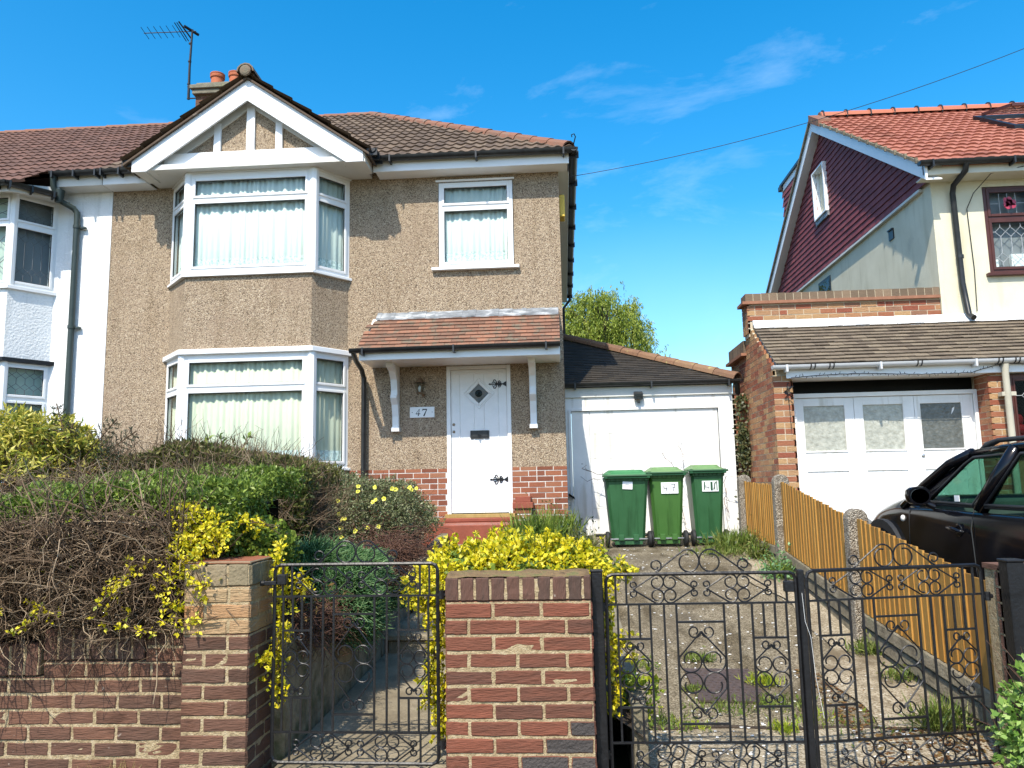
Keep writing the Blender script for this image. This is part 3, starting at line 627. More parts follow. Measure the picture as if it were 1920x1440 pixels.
for z in (2.375, 2.275): mb = MB(); mb.lathe((-1.505, FY+.02, z), [(.019, 0), (.019, -.008), (.012, -.014), (.001, -.015)], 14, 0, 'y'); mb.build('lock', brass, door)
def fleur(z):
    mb = MB(); y = FY+.012; x1 = lx1-.002; x0 = x1-.24
    def t(pts, r=.006): mb.tube([(x1-.24+u*.24, y, z+v) for u, v in pts], r, 6)
    mb.prism([(x1, y-.004, z-.04), (x1, y-.004, z+.04), (x1-.045, y-.004, z+.012), (x1-.045, y-.004, z-.012)], (0, .012, 0))
    t([(.0, 0), (.85, 0)], .008); mb.prism([(x0-.012, y-.004, z), (x0+.01, y-.004, z+.014), (x0+.035, y-.004, z), (x0+.01, y-.004, z-.014)], (0, .01, 0))
    for s in (1, -1):
        t([(.72, 0), (.66, .03*s), (.6, .045*s), (.52, .035*s), (.55, .022*s)]); t([(.45, 0), (.42, .035*s), (.34, .062*s), (.26, .055*s), (.25, .04*s), (.3, .038*s)]); t([(.4, .01*s), (.3, .025*s), (.2, .028*s), (.17, .016*s)], .005)
        mb.prism([(x1-.065, y-.004, z+.006*s), (x1-.11, y-.004, z+.034*s), (x1-.13, y-.004, z+.006*s)], (0, .010, 0))
    mb.build('strap_hinge', iron, door)
fleur(2.925); fleur(1.61)
mb = MB(); mb.box(dx0-.03, dx1+.03, FY-.06, FY+.06, 1.10, 1.15); mb.build('threshold', gold, door, bevel=.004)

# canopy over the door
CH = thing('door_canopy', 'pitched clay-tiled canopy on white scroll brackets above the front door', 'canopy', (-1.33, FY, 3.2))
cx0, cx1, cy = -2.66, -.005, 9.90
mb = MB(); mb.box(cx0+.01, cx1-.005, cy, FY+.005, 3.20, 3.235, 0, .5); mb.box(cx0+.01, cx1-.005, cy-.02, cy, 3.19, 3.32, 0, .5); mb.box(cx1-.03, cx1-.003, cy, FY+.005, 3.235, 3.36, 0, .5); mb.box(cx0+.008, cx0+.03, cy, FY+.005, 3.235, 3.36, 0, .5)
mb.build('fascia_box', upvc, CH, bevel=.003)
V = Vector((0, FY-cy+.03, .60)); 
mb = MB(); plain_tiles(mb, (cx0-.01, cy-.05, 3.325), (1, 0, 0), V, cx1-cx0+.01, V.length+.0, .165, .098, keep=lambda u, v: u > v*.14-.02); mb.build('roof_tiles', tile_can, CH)
mb = MB(); mb.prism([(cx0+.02, cy, 3.30), (cx0+.02, FY, 3.30), (cx0+.02, FY, 3.9)], (cx1-cx0-.03, 0, 0)); mb.build('roof_core', soffit_m, CH)
mb = MB(); n = 40
for i in range(n):
    a, b = cx0+.09+(cx1-cx0-.1)*i/n, cx0+.09+(cx1-cx0-.1)*(i+1)/n; w = random.uniform(-.008, .008)
    mb.hexa([(a, FY-.15, 3.85+w), (b, FY-.15, 3.85+w), (b, FY-.015, 3.945), (a, FY-.015, 3.945), (a, FY-.15, 3.868+w), (b, FY-.15, 3.868+w), (b, FY-.0, 3.985+w), (a, FY-.0, 3.985+w)])
mb.build('lead_flashing', lead, CH)
mb = MB(); gutter(mb, (cx0-.10, cy-.075, 3.335), (cx1+.0, cy-.075, 3.345), .055); mb.tube([(-2.72, cy-.06, 3.30), (-2.745, cy+.2, 3.22), (-2.75, 10.4, 3.15), (-2.75, 10.52, 3.05), (-2.75, 10.53, .95)], .034, 10); mb.build('gutter', blackp, CH, smooth=40)
mb = MB(); mb.tube([(-2.75, 10.53, 3.06), (-2.75, 10.53, .95)], .036, 10); mb.build('downpipe', mat('grey_pipe', [(.06, .07, .07), (.10, .12, .12)], 3, .5), CH, smooth=40)
for x in (-2.305, -.395):
    mb = MB(); prof = [(FY, 2.30), (FY-.085, 2.30), (FY-.085, 2.36), (FY-.07, 2.365), (FY-.075, 2.50), (FY-.12, 2.66), (FY-.20, 2.745), (FY-.20, 2.785), (FY-.17, 2.79), (FY-.155, 2.86), (FY-.19, 3.0), (FY-.30, 3.10), (FY-.46, 3.14), (FY-.48, 3.20), (FY, 3.20)]
    mb.prism([(x-.045, y, z) for y, z in prof], (.09, 0, 0)); mb.box(x-.055, x+.055, FY-.095, FY, 2.29, 2.35); mb.build('bracket', paint, CH, bevel=.005)

# door step and pedestal
mb = MB(); mb.box(-1.83, -.66, 9.73, FY-.01, .70, 1.045, 0, .3); mb.box(-1.62, -.70, FY-.12, FY+.05, 1.045, 1.10, 0, .5); mb.build('doorstep', red_step, label='wide red tiled doorstep under the front door', cat='doorstep', org=(-1.2, 10.2, .7), bevel=.01)
mb = MB(); brickwork(mb, (-.66, 10.30, .7), (1, 0, 0), (0, -1, 0), .215, .52); brickwork(mb, (-.66, 10.58, .7), (0, -1, 0), (-1, 0, 0), .28, .52); mb.box(-.655, -.45, 10.31, 10.59, .7, 1.22, 1); mb.box(-.69, -.42, 10.27, 10.59, 1.22, 1.30, 2); mb.box(-.655, -.45, 10.31, 10.59, 1.30, 1.375, 2)
mb.build('pedestal', [brick_red, mortar_w, red_step], label='small red pedestal right of the front door', cat='pedestal', org=(-.55, 10.4, .7), bevel=.006)

# lantern + number plate
LT = thing('wall_lantern', 'old brass carriage lantern beside the front door', 'lantern', (-1.95, FY, 2.67))
mb = MB(); c = (-1.955, FY-.12, 0); mb.lathe(c, [(.018, 2.80), (.045, 2.815), (.048, 2.825)], 6); mb.lathe(c, [(.085, 2.955), (.075, 2.965), (.05, 2.99), (.03, 3.02), (.012, 3.03), (.014, 3.045), (.002, 3.055)], 6)
for k in range(6): a = math.pi/3*k; mb.tube([(c[0]+.046*math.cos(a), c[1]+.046*math.sin(a), 2.82), (c[0]+.078*math.cos(a), c[1]+.078*math.sin(a), 2.957)], .004, 5)
mb.build('lantern_cage', brass, LT)
mb = MB(); mb.lathe(c, [(.042, 2.826), (.072, 2.953)], 6); mb.build('lantern_glass', lamp_gl, LT)
mb = MB(); mb.lathe(c, [(.012, 2.826), (.022, 2.86), (.022, 2.89), (.002, 2.92)], 10); mb.build('bulb', amber, LT)
mb = MB(); mb.tube([(c[0], c[1], 2.81), (c[0], c[1], 2.68)], .010, 8); mb.tube([(c[0]+.0, c[1], 2.80), (c[0]+.03, c[1]+.02, 2.76), (c[0]+.055, c[1]+.05, 2.77), (c[0]+.06, c[1]+.08, 2.80), (c[0]+.03, c[1]+.12, 2.82)], .008, 8); mb.lathe((c[0]+.02, FY, 2.82), [(.045, 0), (.045, -.012), (.02, -.03), (.001, -.032)], 12, 0, 'y'); mb.build('lantern_arm', brass, LT)
NP = thing('house_number_plate', 'white tile number plate reading 47 below the lantern', 'number plate', (-1.94, FY, 2.55))
mb = MB(); mb.box(-2.115, -1.77, FY-.02, FY+.002, 2.48, 2.63); mb.build('plate', paint, NP, bevel=.004)
def glyph(name, strokes, x, z, h, y, m, parent, wide=.5):     # strokes: polygons in a unit box
    mb = MB()
    for s in strokes: mb.prism([(x+u*h*wide, y, z+v*h) for u, v in s], (0, .003, 0))
    return mb.build(name, m, parent)
D4 = [[(.62, 0), (.86, 0), (1.12, 1), (1.0, 1)], [(.02, .25), (.0, .34), (.95, 1.0), (1.06, 1), (.9, .88)], [(0, .25), (.02, .36), (1.35, .36), (1.3, .25)], [(.5, 0), (.98, 0), (.98, .04), (.5, .04)]]
D7 = [[(.1, .72), (.2, 1), (1.45, 1), (1.42, .86), (.28, .84), (.2, .72)], [(1.25, .88), (1.45, .92), (.75, 0), (.35, 0)]]
glyph('digit_four', D4, -2.03, 2.505, .095, FY-.023, ink, NP); glyph('digit_seven', D7, -1.945, 2.502, .10, FY-.023, ink, NP)
mb = MB()
for x in (-2.08, -1.80): mb.lathe((x, FY-.022, 2.555), [(.006, 0), (.005, -.003)], 8, 0, 'y')
mb.build('screws', ink, NP)

# roofs of 47
sl_m = (9.0-6.15)/(14.6-10.30)
Vm = Vector((0, 4.32, 2.87)); Lm = Vm.length
RY, RZ, HX = 14.62, 9.02, -3.70
hipn = Vector((0, 0, 1)).cross(Vector((HX-.22, RY-10.3, 0))); hipn = -hipn.normalized() if hipn.x < 0 else hipn.normalized()
# keep the side left of the hip line
hn = Vector((RY-10.3, -(HX-.22), 0)).normalized()
mb = MB(); wavy_tiles(mb, (PX, 10.26, 6.155), (1, 0, 0), Vm, .22-PX+.3, Lm); mb.build('roof', tile_main, H, clip=[((.20, 10.30, 6), hn)], smooth=35)
# hip end and rear
mb = MB(); Vh = Vector((HX-.22, 0, RZ-6.15)); wavy_tiles(mb, (.22, 10.3, 6.155), (0, 1, 0), Vh, 8.6, Vh.length); mb.build('hip_roof', tile_main, H, clip=[((.20, 10.30, 6), -hn), ((.20, 18.9, 6), Vector((RY-10.3, (HX-.22), 0)).normalized()*Vector((-1, -1, 1)).x*-1)] if False else [((.20, 10.30, 6), -hn)], smooth=35)
mb = MB(); mb.prism([(PX, 10.32, 6.10), (PX, RY, RZ-.06), (PX, 18.9, 6.10)], (HX-PX, 0, 0)); mb.v += [(HX, 10.32, 6.1), (HX, RY, RZ-.06), (HX, 18.9, 6.1), (.18, 10.32, 6.1), (.18, 18.9, 6.1)]; n = len(mb.v)-5
mb.face([n, n+3, n+1]); mb.face([n+1, n+4, n+2]); mb.face([n+3, n+4, n+1]); mb.face([n, n+2, n+4, n+3]); mb.build('roof_core', tile_main, H)
mb = MB(); ridge_run(mb, (PX, RY, RZ+.0), (HX, RY, RZ+.0)); ridge_run(mb, (.20, 10.32, 6.20), (HX, RY, RZ+.02), seg=.40); mb.build('ridge_tiles', ridge_m, H)
mb = MB(); mb.tube([(.26, 10.30, 6.22), (.27, 10.27, 6.25), (.29, 10.24, 6.31), (.27, 10.22, 6.345), (.235, 10.22, 6.33), (.24, 10.225, 6.30)], .008, 6); mb.build('hip_iron', iron, H)
# eaves
mb = MB(); mb.box(-2.58, .19, 10.32, 10.345, 5.965, 6.13, 0, .5); mb.box(-2.55, .19, 10.345, FY+.01, 5.965, 5.985, 0, .5); mb.box(.165, .19, 10.345, 18.6, 5.965, 6.13, 0, .5); mb.box(CX-.01, .165, FY+.0, 18.6, 5.967, 5.987, 0, .5)
mb.box(PX, -5.90, 10.32, 10.345, 5.965, 6.13, 0, .5); mb.box(PX, -5.9, 10.345, FY+.01, 5.965, 5.985, 0, .5); mb.build('fascia', upvc, H, bevel=.003)
mb = MB(); gutter(mb, (-2.50, 10.25, 6.155), (.30, 10.25, 6.145), .06); gutter(mb, (.26, 10.2, 6.145), (.26, 18.7, 6.15), .06); gutter(mb, (PX, 10.25, 6.155), (-5.95, 10.25, 6.155), .06); gutter(mb, (-2.50, 9.92, 6.14), (-2.50, 10.28, 6.15), .06); gutter(mb, (-5.98, 9.92, 6.14), (-5.98, 10.28, 6.15), .06)
mb.tube([(.26, 18.5, 6.1), (.26, 18.5, 6.0), (.1, 18.5, 5.8), (.09, 18.5, .9)], .035, 8); mb.build('gutter', blackp, H, smooth=40)
# gable over the bay
GY = 9.92; gx, gz0 = -4.27, 7.25
gl_ = lambda x: gz0-.689*abs(x-gx)
mb = MB()
for s, tx, ix in ((-1, -5.90, -5.69), (1, -2.62, -2.86)):
    zt = gl_(tx); mb.prism([(gx, GY, gz0), (tx, GY, zt), (tx, GY, 5.958), (ix, GY, 5.958), (gx, GY, 6.93)], (0, .03, 0), 0, .5)
mb.build('bargeboard', upvc, H, bevel=.003)
mb = MB()    # sloping and flat soffits, gable panel rims
for s, tx in ((-1, -5.88), (1, -2.64)):
    mb.prism([(gx, GY+.03, gz0-.03), (tx, GY+.03, gl_(tx)-.03), (tx, GY+.03, gl_(tx)-.07), (gx, GY+.03, gz0-.07)], (0, 1.6, 0), 0, .5)
    mb.prism([(gx, 10.07, 7.17), (gx+s*1.35, 10.07, 7.17-.689*1.35), (gx+s*1.35, 10.07, 7.17-.689*1.35-.27), (gx, 10.07, 6.90)], (0, .06, 0), 0, .5)
mb.box(-5.86, -2.66, GY+.032, FY+.01, 5.985, 6.06, 0, .5)
mb.prism([(-5.88, GY+.03, 5.965), (-5.88, GY+.03, 6.12), (-5.72, GY+.03, 6.12), (-5.72, GY+.03, 5.965)], (0, .42, 0), 0, .5); mb.prism([(-2.80, GY+.03, 5.965), (-2.80, GY+.03, 6.12), (-2.60, GY+.03, 6.12), (-2.60, GY+.03, 5.965)], (0, .42, 0), 0, .5)
mb.build('gable_soffit', soffit_m, H)
mb = MB(); mb.prism([(-5.6, 10.10, 6.06), (-2.95, 10.10, 6.06), (gx, 10.10, 7.1)], (0, .15, 0)); mb.build('gable_panel', dash, H)
mb = MB(); mb.box(-5.50, -3.02, 10.045, 10.10, 6.09, 6.255, 0, .5)
for a, b in ((-4.80, -4.70), (-4.33, -4.21), (-3.91, -3.81)):
    m = min(gl_(a), gl_(b))-.2; mb.box(a, b, 10.06, 10.10, 6.255, m, 0, .5)
mb.build('gable_beam', upvc, H, bevel=.004)
for s, nm in ((-1, 'gable_roof'), (1, 'gable_roof')):
    mb = MB(); ex = gx+s*1.74; V = Vector((gx-ex, 0, 1.74*.689)); wavy_tiles(mb, (ex, GY-.06, 7.30-1.74*.689), (0, 1, 0), V, 2.6, V.length, amp=.02, step=.03)
    b0 = len(mb.v); mb.prism([(ex+s*.0, GY-.04, 7.265-1.74*.689), (gx, GY-.04, 7.265), (gx, GY-.04, 7.235), (ex, GY-.04, 7.235-1.74*.689)], (0, 2.3, 0), 0, .1)
    mb.build(nm, tile_main, H, smooth=35)
mb = MB(); ridge_run(mb, (gx, GY-.10, 7.34), (gx, 12.2, 7.34), .12, .44); mb.lathe((gx, GY-.08, 7.33), [(.085, 0), (.075, -.02), (.05, -.028), (.001, -.03)], 14, 0, 'y'); mb.build('gable_ridge', mat('mossy_ridge', [(.11, .07, .05), (.18, .13, .09), (.15, .14, .10)], 7, .9, .5, 50), H)
# chimney on the party wall
ccx, cz0 = -6.80, 8.18
CHM = MB(); brickwork(CHM, (ccx-.47, 14.40, cz0), (1, 0, 0), (0, -1, 0), .93, 1.36, depth=.05); brickwork(CHM, (ccx-.47, 15.1, cz0), (0, -1, 0), (-1, 0, 0), .7, 1.36, depth=.05); brickwork(CHM, (ccx+.46, 14.40, cz0), (0, 1, 0), (1, 0, 0), .7, 1.36, depth=.05); CHM.box(ccx-.45, ccx+.44, 14.42, 15.1, cz0, cz0+1.38, 1)
ch = CHM.build('chimney', [brick_dark, gravelb], H)
mb = MB(); q = cz0+1.36; mb.box(ccx-.52, ccx+.52, 14.32, 15.18, q, q+.10); mb.box(ccx-.56, ccx+.56, 14.28, 15.22, q+.10, q+.19); mb.box(ccx-.47, ccx+.47, 14.38, 15.12, q+.19, q+.27); mb.build('chimney_cap', stone, ch, bevel=.012)
for x in (ccx-.18, ccx+.21): mb = MB(); mb.lathe((x, 14.72, q-9.76), [(.135, 10.03), (.125, 10.28), (.145, 10.29), (.15, 10.33), (.14, 10.345), (.15, 10.36), (.15, 10.38), (.115, 10.385), (.11, 10.1)], 18); mb.build('chimney_pot', potm, ch, smooth=40)
# aerial
AE = thing('tv_aerial', 'thin television aerial on a tall mast clamped to the chimney', 'aerial', (-7.52, 14.6, 9.6))
mb = MB(); mb.tube([(-7.53, 14.6, 9.58), (-7.53, 14.6, 10.3), (-7.5, 14.6, 11.13)], [.028, .024, .020], 8)
for z in (9.60, 9.86): mb.tube([(-7.56, 14.6, z), (-7.32, 14.6, z)], .016, 6)
for z in (9.9, 10.4, 10.8): mb.tube([(-7.535, 14.6, z), (-7.53, 14.6, z+.03)], .034, 8)
mb.build('mast', iron, AE)
mb = MB(); za = 11.08; mb.tube([(-7.42, 14.6, za+.01), (-8.52, 14.55, za+.0)], .010, 6)
for i in range(7): x = -8.5+i*.135; mb.tube([(x-.03, 14.44, za+.07), (x+.035, 14.66, za-.07)], .006, 5)
for dx in (0, .05): mb.tube([(-7.75+dx-.04, 14.4, za+.10), (-7.75+dx+.05, 14.75, za-.11)], .010, 5)
mb.tube([(-7.7, 14.4, za+.12), (-7.56, 14.7, za-.10)], .016, 6); mb.tube([(-7.6, 14.45, za+.04), (-7.44, 14.75, za+.02)], .03, 8); mb.build('antenna', iron, AE)
# alarm box under the side eaves
mb = MB(); mb.box(CX, .12, 10.75, 10.98, 5.35, 5.68); mb.build('alarm_box', yellowbox, label='yellow box high on the corner of the pebbledash house', cat='alarm box', org=(.08, 10.85, 5.4), bevel=.01)

# ------------------------------------------------------------------ garage of 47
GA = thing('garage', 'white painted garage with a dark tiled lean-to roof beside the pebbledash house', 'garage', (1.3, 11.5, .75))
gy = 11.5
mb = MB(); wallgrid(mb, .045, 2.50, .6, 2.80, gy, .15, [(.11, 2.30, .6, 2.62)]); mb.box(2.40, 2.50, gy+.15, 16, .6, 2.8); mb.build('wall', paint_old, GA)
mb = MB(); mb.box(.045, 2.50, gy-.03, gy, 2.80, 2.945); mb.build('fascia', mat('grey_white_fascia', [(.60, .61, .58), (.70, .70, .67)], 3, .6, spots=((.35, .35, .32), 5, .62, .1)), GA, bevel=.004)
mb = MB()
for q in ((.085, .125, .7, 2.63), (2.285, 2.33, .7, 2.63), (.125, 2.285, 2.60, 2.64)): mb.box(q[0], q[1], gy-.02, gy+.03, q[2], q[3])
mb.build('door_frame', paint, GA, bevel=.003)
mb = MB()
for i in range(10): z = .80+i*.182; mb.box(.40, 2.27, gy+.012+.0012*(i % 2), gy+.05, z+.0004, z+.1818, 0, .5)
mb.box(.132, .393, gy+.012, gy+.05, .78, 2.595); mb.box(.132, 2.28, gy+.03, gy+.055, .78, 2.60)
gd = mb.build('garage_door', paint_old, GA, bevel=.003)
mb = MB(); mb.prism([(.06, gy-.06, 1.40), (.14, gy-.10, 1.34), (.15, gy-.10, 1.30), (.06, gy-.06, 1.36)], (0, .05, 0)); mb.build('door_handle', iron, gd)
V = Vector((0, 2.6, 1.20)); mb = MB(); plain_tiles(mb, (.03, gy-.10, 2.985), (1, 0, 0), V, 2.6, V.length, .17, .098, lift=.010)
hp = Vector((2.62, 2.55, 0)); mb.build('roof_tiles', tile_slate, GA, clip=[((2.60, gy-.08, 3), Vector((2.6, 2.55, 0)).normalized())])
mb = MB(); mb.v += [(.04, gy-.05, 2.98), (2.56, gy-.05, 2.98), (.04, gy+2.5, 4.16), (2.56, 16, 2.98), (.04, 16, 4.16), (.04, 16, 2.98)]; mb.face([0, 1, 2]); mb.face([1, 3, 4, 2]); mb.face([0, 2, 4, 5]); mb.face([0, 5, 3, 1]); mb.build('roof_core', tile_slate, GA)
mb = MB(); ridge_run(mb, (2.58, gy-.08, 3.03), (.06, gy+2.44, 4.20), .10, .36); mb.build('hip_tiles', mat('mossy_hip_tile', [(.10, .06, .04), (.20, .11, .065), (.26, .18, .10)], 7, .9, .6, 50, rnd=.4, spots=((.34, .30, .12), 8, .60, .1)), GA)
mb = MB(); gutter(mb, (.03, gy-.10, 3.005), (2.60, gy-.10, 3.0), .055); mb.tube([(2.56, gy-.08, 2.98), (2.58, gy-.02, 2.85), (2.60, gy+.1, 2.75)], .04, 8); mb.build('gutter', blackp, GA, smooth=40)
SL = thing('security_light', 'small black floodlight fixed above the white garage door', 'floodlight', (1.12, gy, 2.78))
mb = MB(); mb.hexa([(1.06, gy-.10, 2.74), (1.19, gy-.10, 2.74), (1.19, gy-.03, 2.76), (1.06, gy-.03, 2.76), (1.06, gy-.10, 2.84), (1.19, gy-.10, 2.84), (1.19, gy-.03, 2.87), (1.06, gy-.03, 2.87)]); mb.box(1.10, 1.15, gy-.04, gy, 2.76, 2.80); mb.box(1.105, 1.145, gy-.09, gy-.04, 2.69, 2.73); mb.build('housing', blackp, SL, bevel=.006)
mb = MB(); mb.box(1.075, 1.175, gy-.106, gy-.10, 2.755, 2.83); mb.build('lamp_face', lamp_gl, SL)
mb = MB(); brickwork(mb, (2.50, gy+.01, .7), (1, 0, 0), (0, -1, 0), .185, 2.1); brickwork(mb, (2.50, 13.4, .7), (0, -1, 0), (-1, 0, 0), 1.9, 2.1); mb.box(2.502, 2.68, gy+.02, 13.4, .7, 2.78, 1); mb.build('brick_pier', [brick_red, mortar_t], label='narrow overgrown brick pier at the right edge of the white garage', cat='pier', org=(2.6, gy, .7))

# ------------------------------------------------------------------ left neighbour
NL = thing('house', 'white roughcast house joined on the left, with a bay and leaded windows', 'house', (-9.5, FY, 0))
mb = MB(); wallgrid(mb, -13, PX-.005, .5, 6.15, FY-.004, .26, [(-11.5, -7.5, 1.6, 5.95)]); mb.build('wall', rcast, NL)
nBR, nFR, nFL, nBL = (-7.39, FY), (-7.73, 10.1), (-10.6, 10.1), (-10.95, FY)
def nprism(mb, z0, z1, o=0):
    p = [(nBL[0]-o, FY), (nFL[0]-o*.6, 10.1-o), (nFR[0]+o*.6, 10.1-o), (nBR[0]+o*1.2, FY)]; mb.prism([(x, y, z0) for x, y in p]+[(p[-1][0], FY+.02, z0), (p[0][0], FY+.02, z0)], (0, 0, z1-z0), 0, .5)
mb = MB(); nprism(mb, 3.44, 4.42, 0); nprism(mb, .5, 1.75, 0); mb.build('bay_wall', rcast, NL)
mb = MB(); nprism(mb, 4.41, 4.46, .04); nprism(mb, 5.82, 5.93, .05); nprism(mb, 1.74, 1.79, .04); mb.build('bay_sill', upvc, NL, bevel=.004)
mb = MB(); nprism(mb, 3.375, 3.43, .06); mb.build('bay_cover_board', iron, NL)
def hexlead(w, h):
    n = 4; dx = w/n; out = []
    for i in range(1, n): out.append([(dx*i, h*.28 if h > w*1.0 else h*.42), (dx*i, h*.74 if h > w else h*.62)])
    for r_, (a, b) in enumerate(((.28, 1), (.74, -1)) if h > w else ((.42, 1), (.62, -1))):
        e = a*h
        for i in range(n+1):
            x = dx*i
            s = -1 if b == 1 else 1; k = min(dx*.5, h*.12)
            if i < n: out.append([(x, e), (x+dx/2, e+s*k), (x+dx, e)])
            if i < n: out.append([(x+dx/2, e+s*k), (x, e+s*k*2.0)] if i > -1 else []); out.append([(x+dx/2, e+s*k), (x+dx, e+s*k*2)])
            if 0 < i < n: out.append([(x, e+s*k*2), (x, 0 if s < 0 else h)])
    return [[(min(max(x, 0), w), min(max(y, 0), h)) for x, y in p] for p in out if p]
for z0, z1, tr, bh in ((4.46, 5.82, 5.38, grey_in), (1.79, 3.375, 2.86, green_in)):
    U = Vector((nBR[0]-nFR[0], FY-10.1, 0)); window_unit(NL, (*nFR, 0), U, U.length, z0, z1, tr, fr=.045, behind='window_backing', behind_mat=bh if z0 < 3 else grey_in, lead_fn=hexlead, came=leadcame_d)
    window_unit(NL, (*nFL, 0), (1, 0, 0), nFR[0]-nFL[0], z0, z1, tr, fr=.045, behind='window_backing', behind_mat=green_in, lead_fn=lambda w, h: hexlead(w, h), came=leadcame_d, mull=(.95, 1.95))
mb = MB()
for z0, z1 in ((4.46, 5.82), (1.79, 3.375)): mb.lathe((nFR[0], 10.135, 0), [(.05, z0), (.05, z1)], 8)
mb.build('corner_post', upvc, NL)
mb = MB(); wavy_tiles(mb, (-13.2, 10.26, 6.155), (1, 0, 0), Vm, PX+13.2, Lm); wavy_tiles(mb, (-13.2, 9.80, 5.85), (1, 0, 0), Vm, 13.2-7.35, .58); mb.build('roof', tile_left, NL, smooth=35)
mb = MB(); mb.prism([(-13.2, 10.32, 6.10), (-13.2, RY, RZ-.06), (-13.2, 18.9, 6.10)], (13.2+PX, 0, 0)); mb.build('roof_core', tile_left, NL)
mb = MB(); ridge_run(mb, (-13.2, RY, RZ), (PX-.02, RY, RZ)); mb.build('ridge_tiles', ridge_m, NL)
mb = MB()
for i in range(40): x = -13+i*.165; mb.box(x, x+.155, RY-.13, RY-.09, RZ-.10, RZ-.035)
mb.build('ridge_bedding', mat('pale_bedding', [(.42, .38, .26), (.55, .50, .36)], 9, .95), NL)
mb = MB(); mb.box(-7.35, PX-.01, 10.32, 10.345, 5.965, 6.13, 0, .5); mb.box(-7.35, PX-.01, 10.345, FY+.01, 5.965, 5.985, 0, .5); mb.box(-13, -7.62, 9.86, 9.885, 5.74, 5.86, 0, .5); mb.box(-13, -7.62, 9.885, FY, 5.80, 5.82, 0, .5)
mb.prism([(-7.62, 9.86, 5.74), (-7.22, 10.34, 5.80), (-7.22, 10.34, 5.96), (-7.62, 9.86, 5.86)], (-.02, .02, 0)); mb.prism([(-7.62, 9.87, 5.80), (-7.22, 10.35, 5.81), (-7.22, FY, 5.81), (-7.62, FY, 5.80)], (0, 0, .02)); mb.build('fascia', soffit_m, NL)
mb = MB(); gutter(mb, (-7.30, 10.25, 6.155), (PX-.0, 10.25, 6.155), .06); gutter(mb, (-13, 9.79, 5.87), (-7.60, 9.79, 5.86), .06); gutter(mb, (-7.62, 9.79, 5.86), (-7.20, 10.25, 5.84), .06); mb.build('gutter', blackp, NL, smooth=40)
mb = MB(); mb.tube([(-7.27, 10.25, 6.12), (-7.27, 10.27, 5.95), (-7.24, 10.34, 5.80), (-7.20, 10.38, 5.76), (-7.10, 10.50, 5.70), (-7.06, 10.53, 5.64), (-7.055, 10.53, 5.5), (-7.05, 10.53, 1.0)], .042, 10); mb.lathe((-7.22, 10.34, 0), [(.055, 5.74), (.075, 5.92)], 10)
for z in (5.4, 3.9, 2.4): mb.lathe((-7.053, 10.53, 0), [(.052, z), (.052, z+.05)], 10); mb.box(-7.05, -6.93, 10.53, 10.58, z, z+.025)
mb.build('downpipe', mat('dark_green_pipe', [(.022, .035, .033), (.04, .055, .05)], 4, .4), NL, smooth=40)
# ------------------------------------------------------------------ right neighbour
NR = thing('house', 'cream house on the right with plum tile-hung gable and orange tiled roof', 'house', (8.5, 11, .75))
wx = 5.34; wY = 11.0; eX = 14
mb = MB(); wallgrid(mb, wx, eX, 3.77, 5.78, wY-.03, .26, [(6.04, 8.2, 4.33, 5.60)]); mb.box(wx, wx+.25, wY+.23, 18.9, .75, 5.78, 0, .5); mb.box(wx+.25, eX, 18.7, 18.9, .75, 5.78, 0, .5)
mb.prism([(wx+.02, wY+.05, 5.78), (wx+.02, 18.9, 5.78), (wx+.02, 15, 8.42)], (.2, 0, 0), 0, .5); mb.box(wx+.02, wx+.2, 15.5, 17.78, 5.7, 8.2, 0, .5); mb.build('wall', cream, NR)
# tile hanging on the gable
def in_gable(y, z):
    return (z < 8.50-.655*abs(y-15.0)) or (15.4 < y < 17.75 and z < 8.20)
mb = MB(); gw = (14.86, 15.52, 6.72, 7.72)
plain_tiles(mb, (wx-.035, 19.2, 5.70), (0, -1, 0), (0, 0, 1), 8.3, 2.9, .165, .113, th=.012, lift=.014, keep=lambda u, v: in_gable(19.2-u, 5.70+v) and in_gable(19.2-u, 5.70+v+.06) and not (gw[0] < 19.2-u < gw[1] and gw[2] < 5.7+v < gw[3]))
mb.build('tile_hanging', tile_purple, NR)
mb = MB(); mb.box(wx-.06, wx+.0, 11.2, 19.0, 5.655, 5.695); mb.build('tile_hanging_fillet', soffit_m, NR)
mb = MB(); mb.box(wx-.12, wx+.2, gw[0]-.01, gw[0]+.03, gw[2], gw[3]); mb.box(wx-.12, wx+.2, gw[1]-.03, gw[1]+.01, gw[2], gw[3]); mb.box(wx-.12, wx+.2, gw[0]+.03, gw[1]-.03, gw[3]-.03, gw[3]); mb.box(wx-.12, wx+.2, gw[0]+.03, gw[1]-.03, gw[2], gw[2]+.03)
w_ = mb.build('window', upvc, NR, label='narrow white window in the plum tiled gable'); mb = MB(); mb.box(wx+.05, wx+.058, gw[0]+.03, gw[1]-.03, gw[2]+.03, gw[3]-.03); mb.build('pane', glass_d, w_); mb = MB(); mb.box(wx+.12, wx+.13, gw[0]+.03, gw[1]-.03, gw[2]+.03, gw[3]-.03); mb.build('window_backing', grey_in, w_)
mb = MB(); mb.box(wx-.09, wx-.02, gw[0]-.03, gw[1]+.03, gw[2]-.10, gw[2]); mb.build('lead_apron', lead, NR)
mb = MB(); mb.box(wx-.02, wx+.0, 12.25, 12.42, 5.30, 5.45); mb.box(wx-.04, wx+.02, 12.25, 12.42, 5.45, 5.47); mb.build('vent', blackp, NR)
mb = MB(); mb.box(wx-.012, wx+.01, 15.2, 15.9, 4.9, 5.52); w_ = mb.build('window', iron, NR, label='small dark window under the tile hanging'); mb = MB(); mb.box(wx-.018, wx-.012, 15.26, 15.84, 4.96, 5.46); mb.build('pane', glass_d, w_)
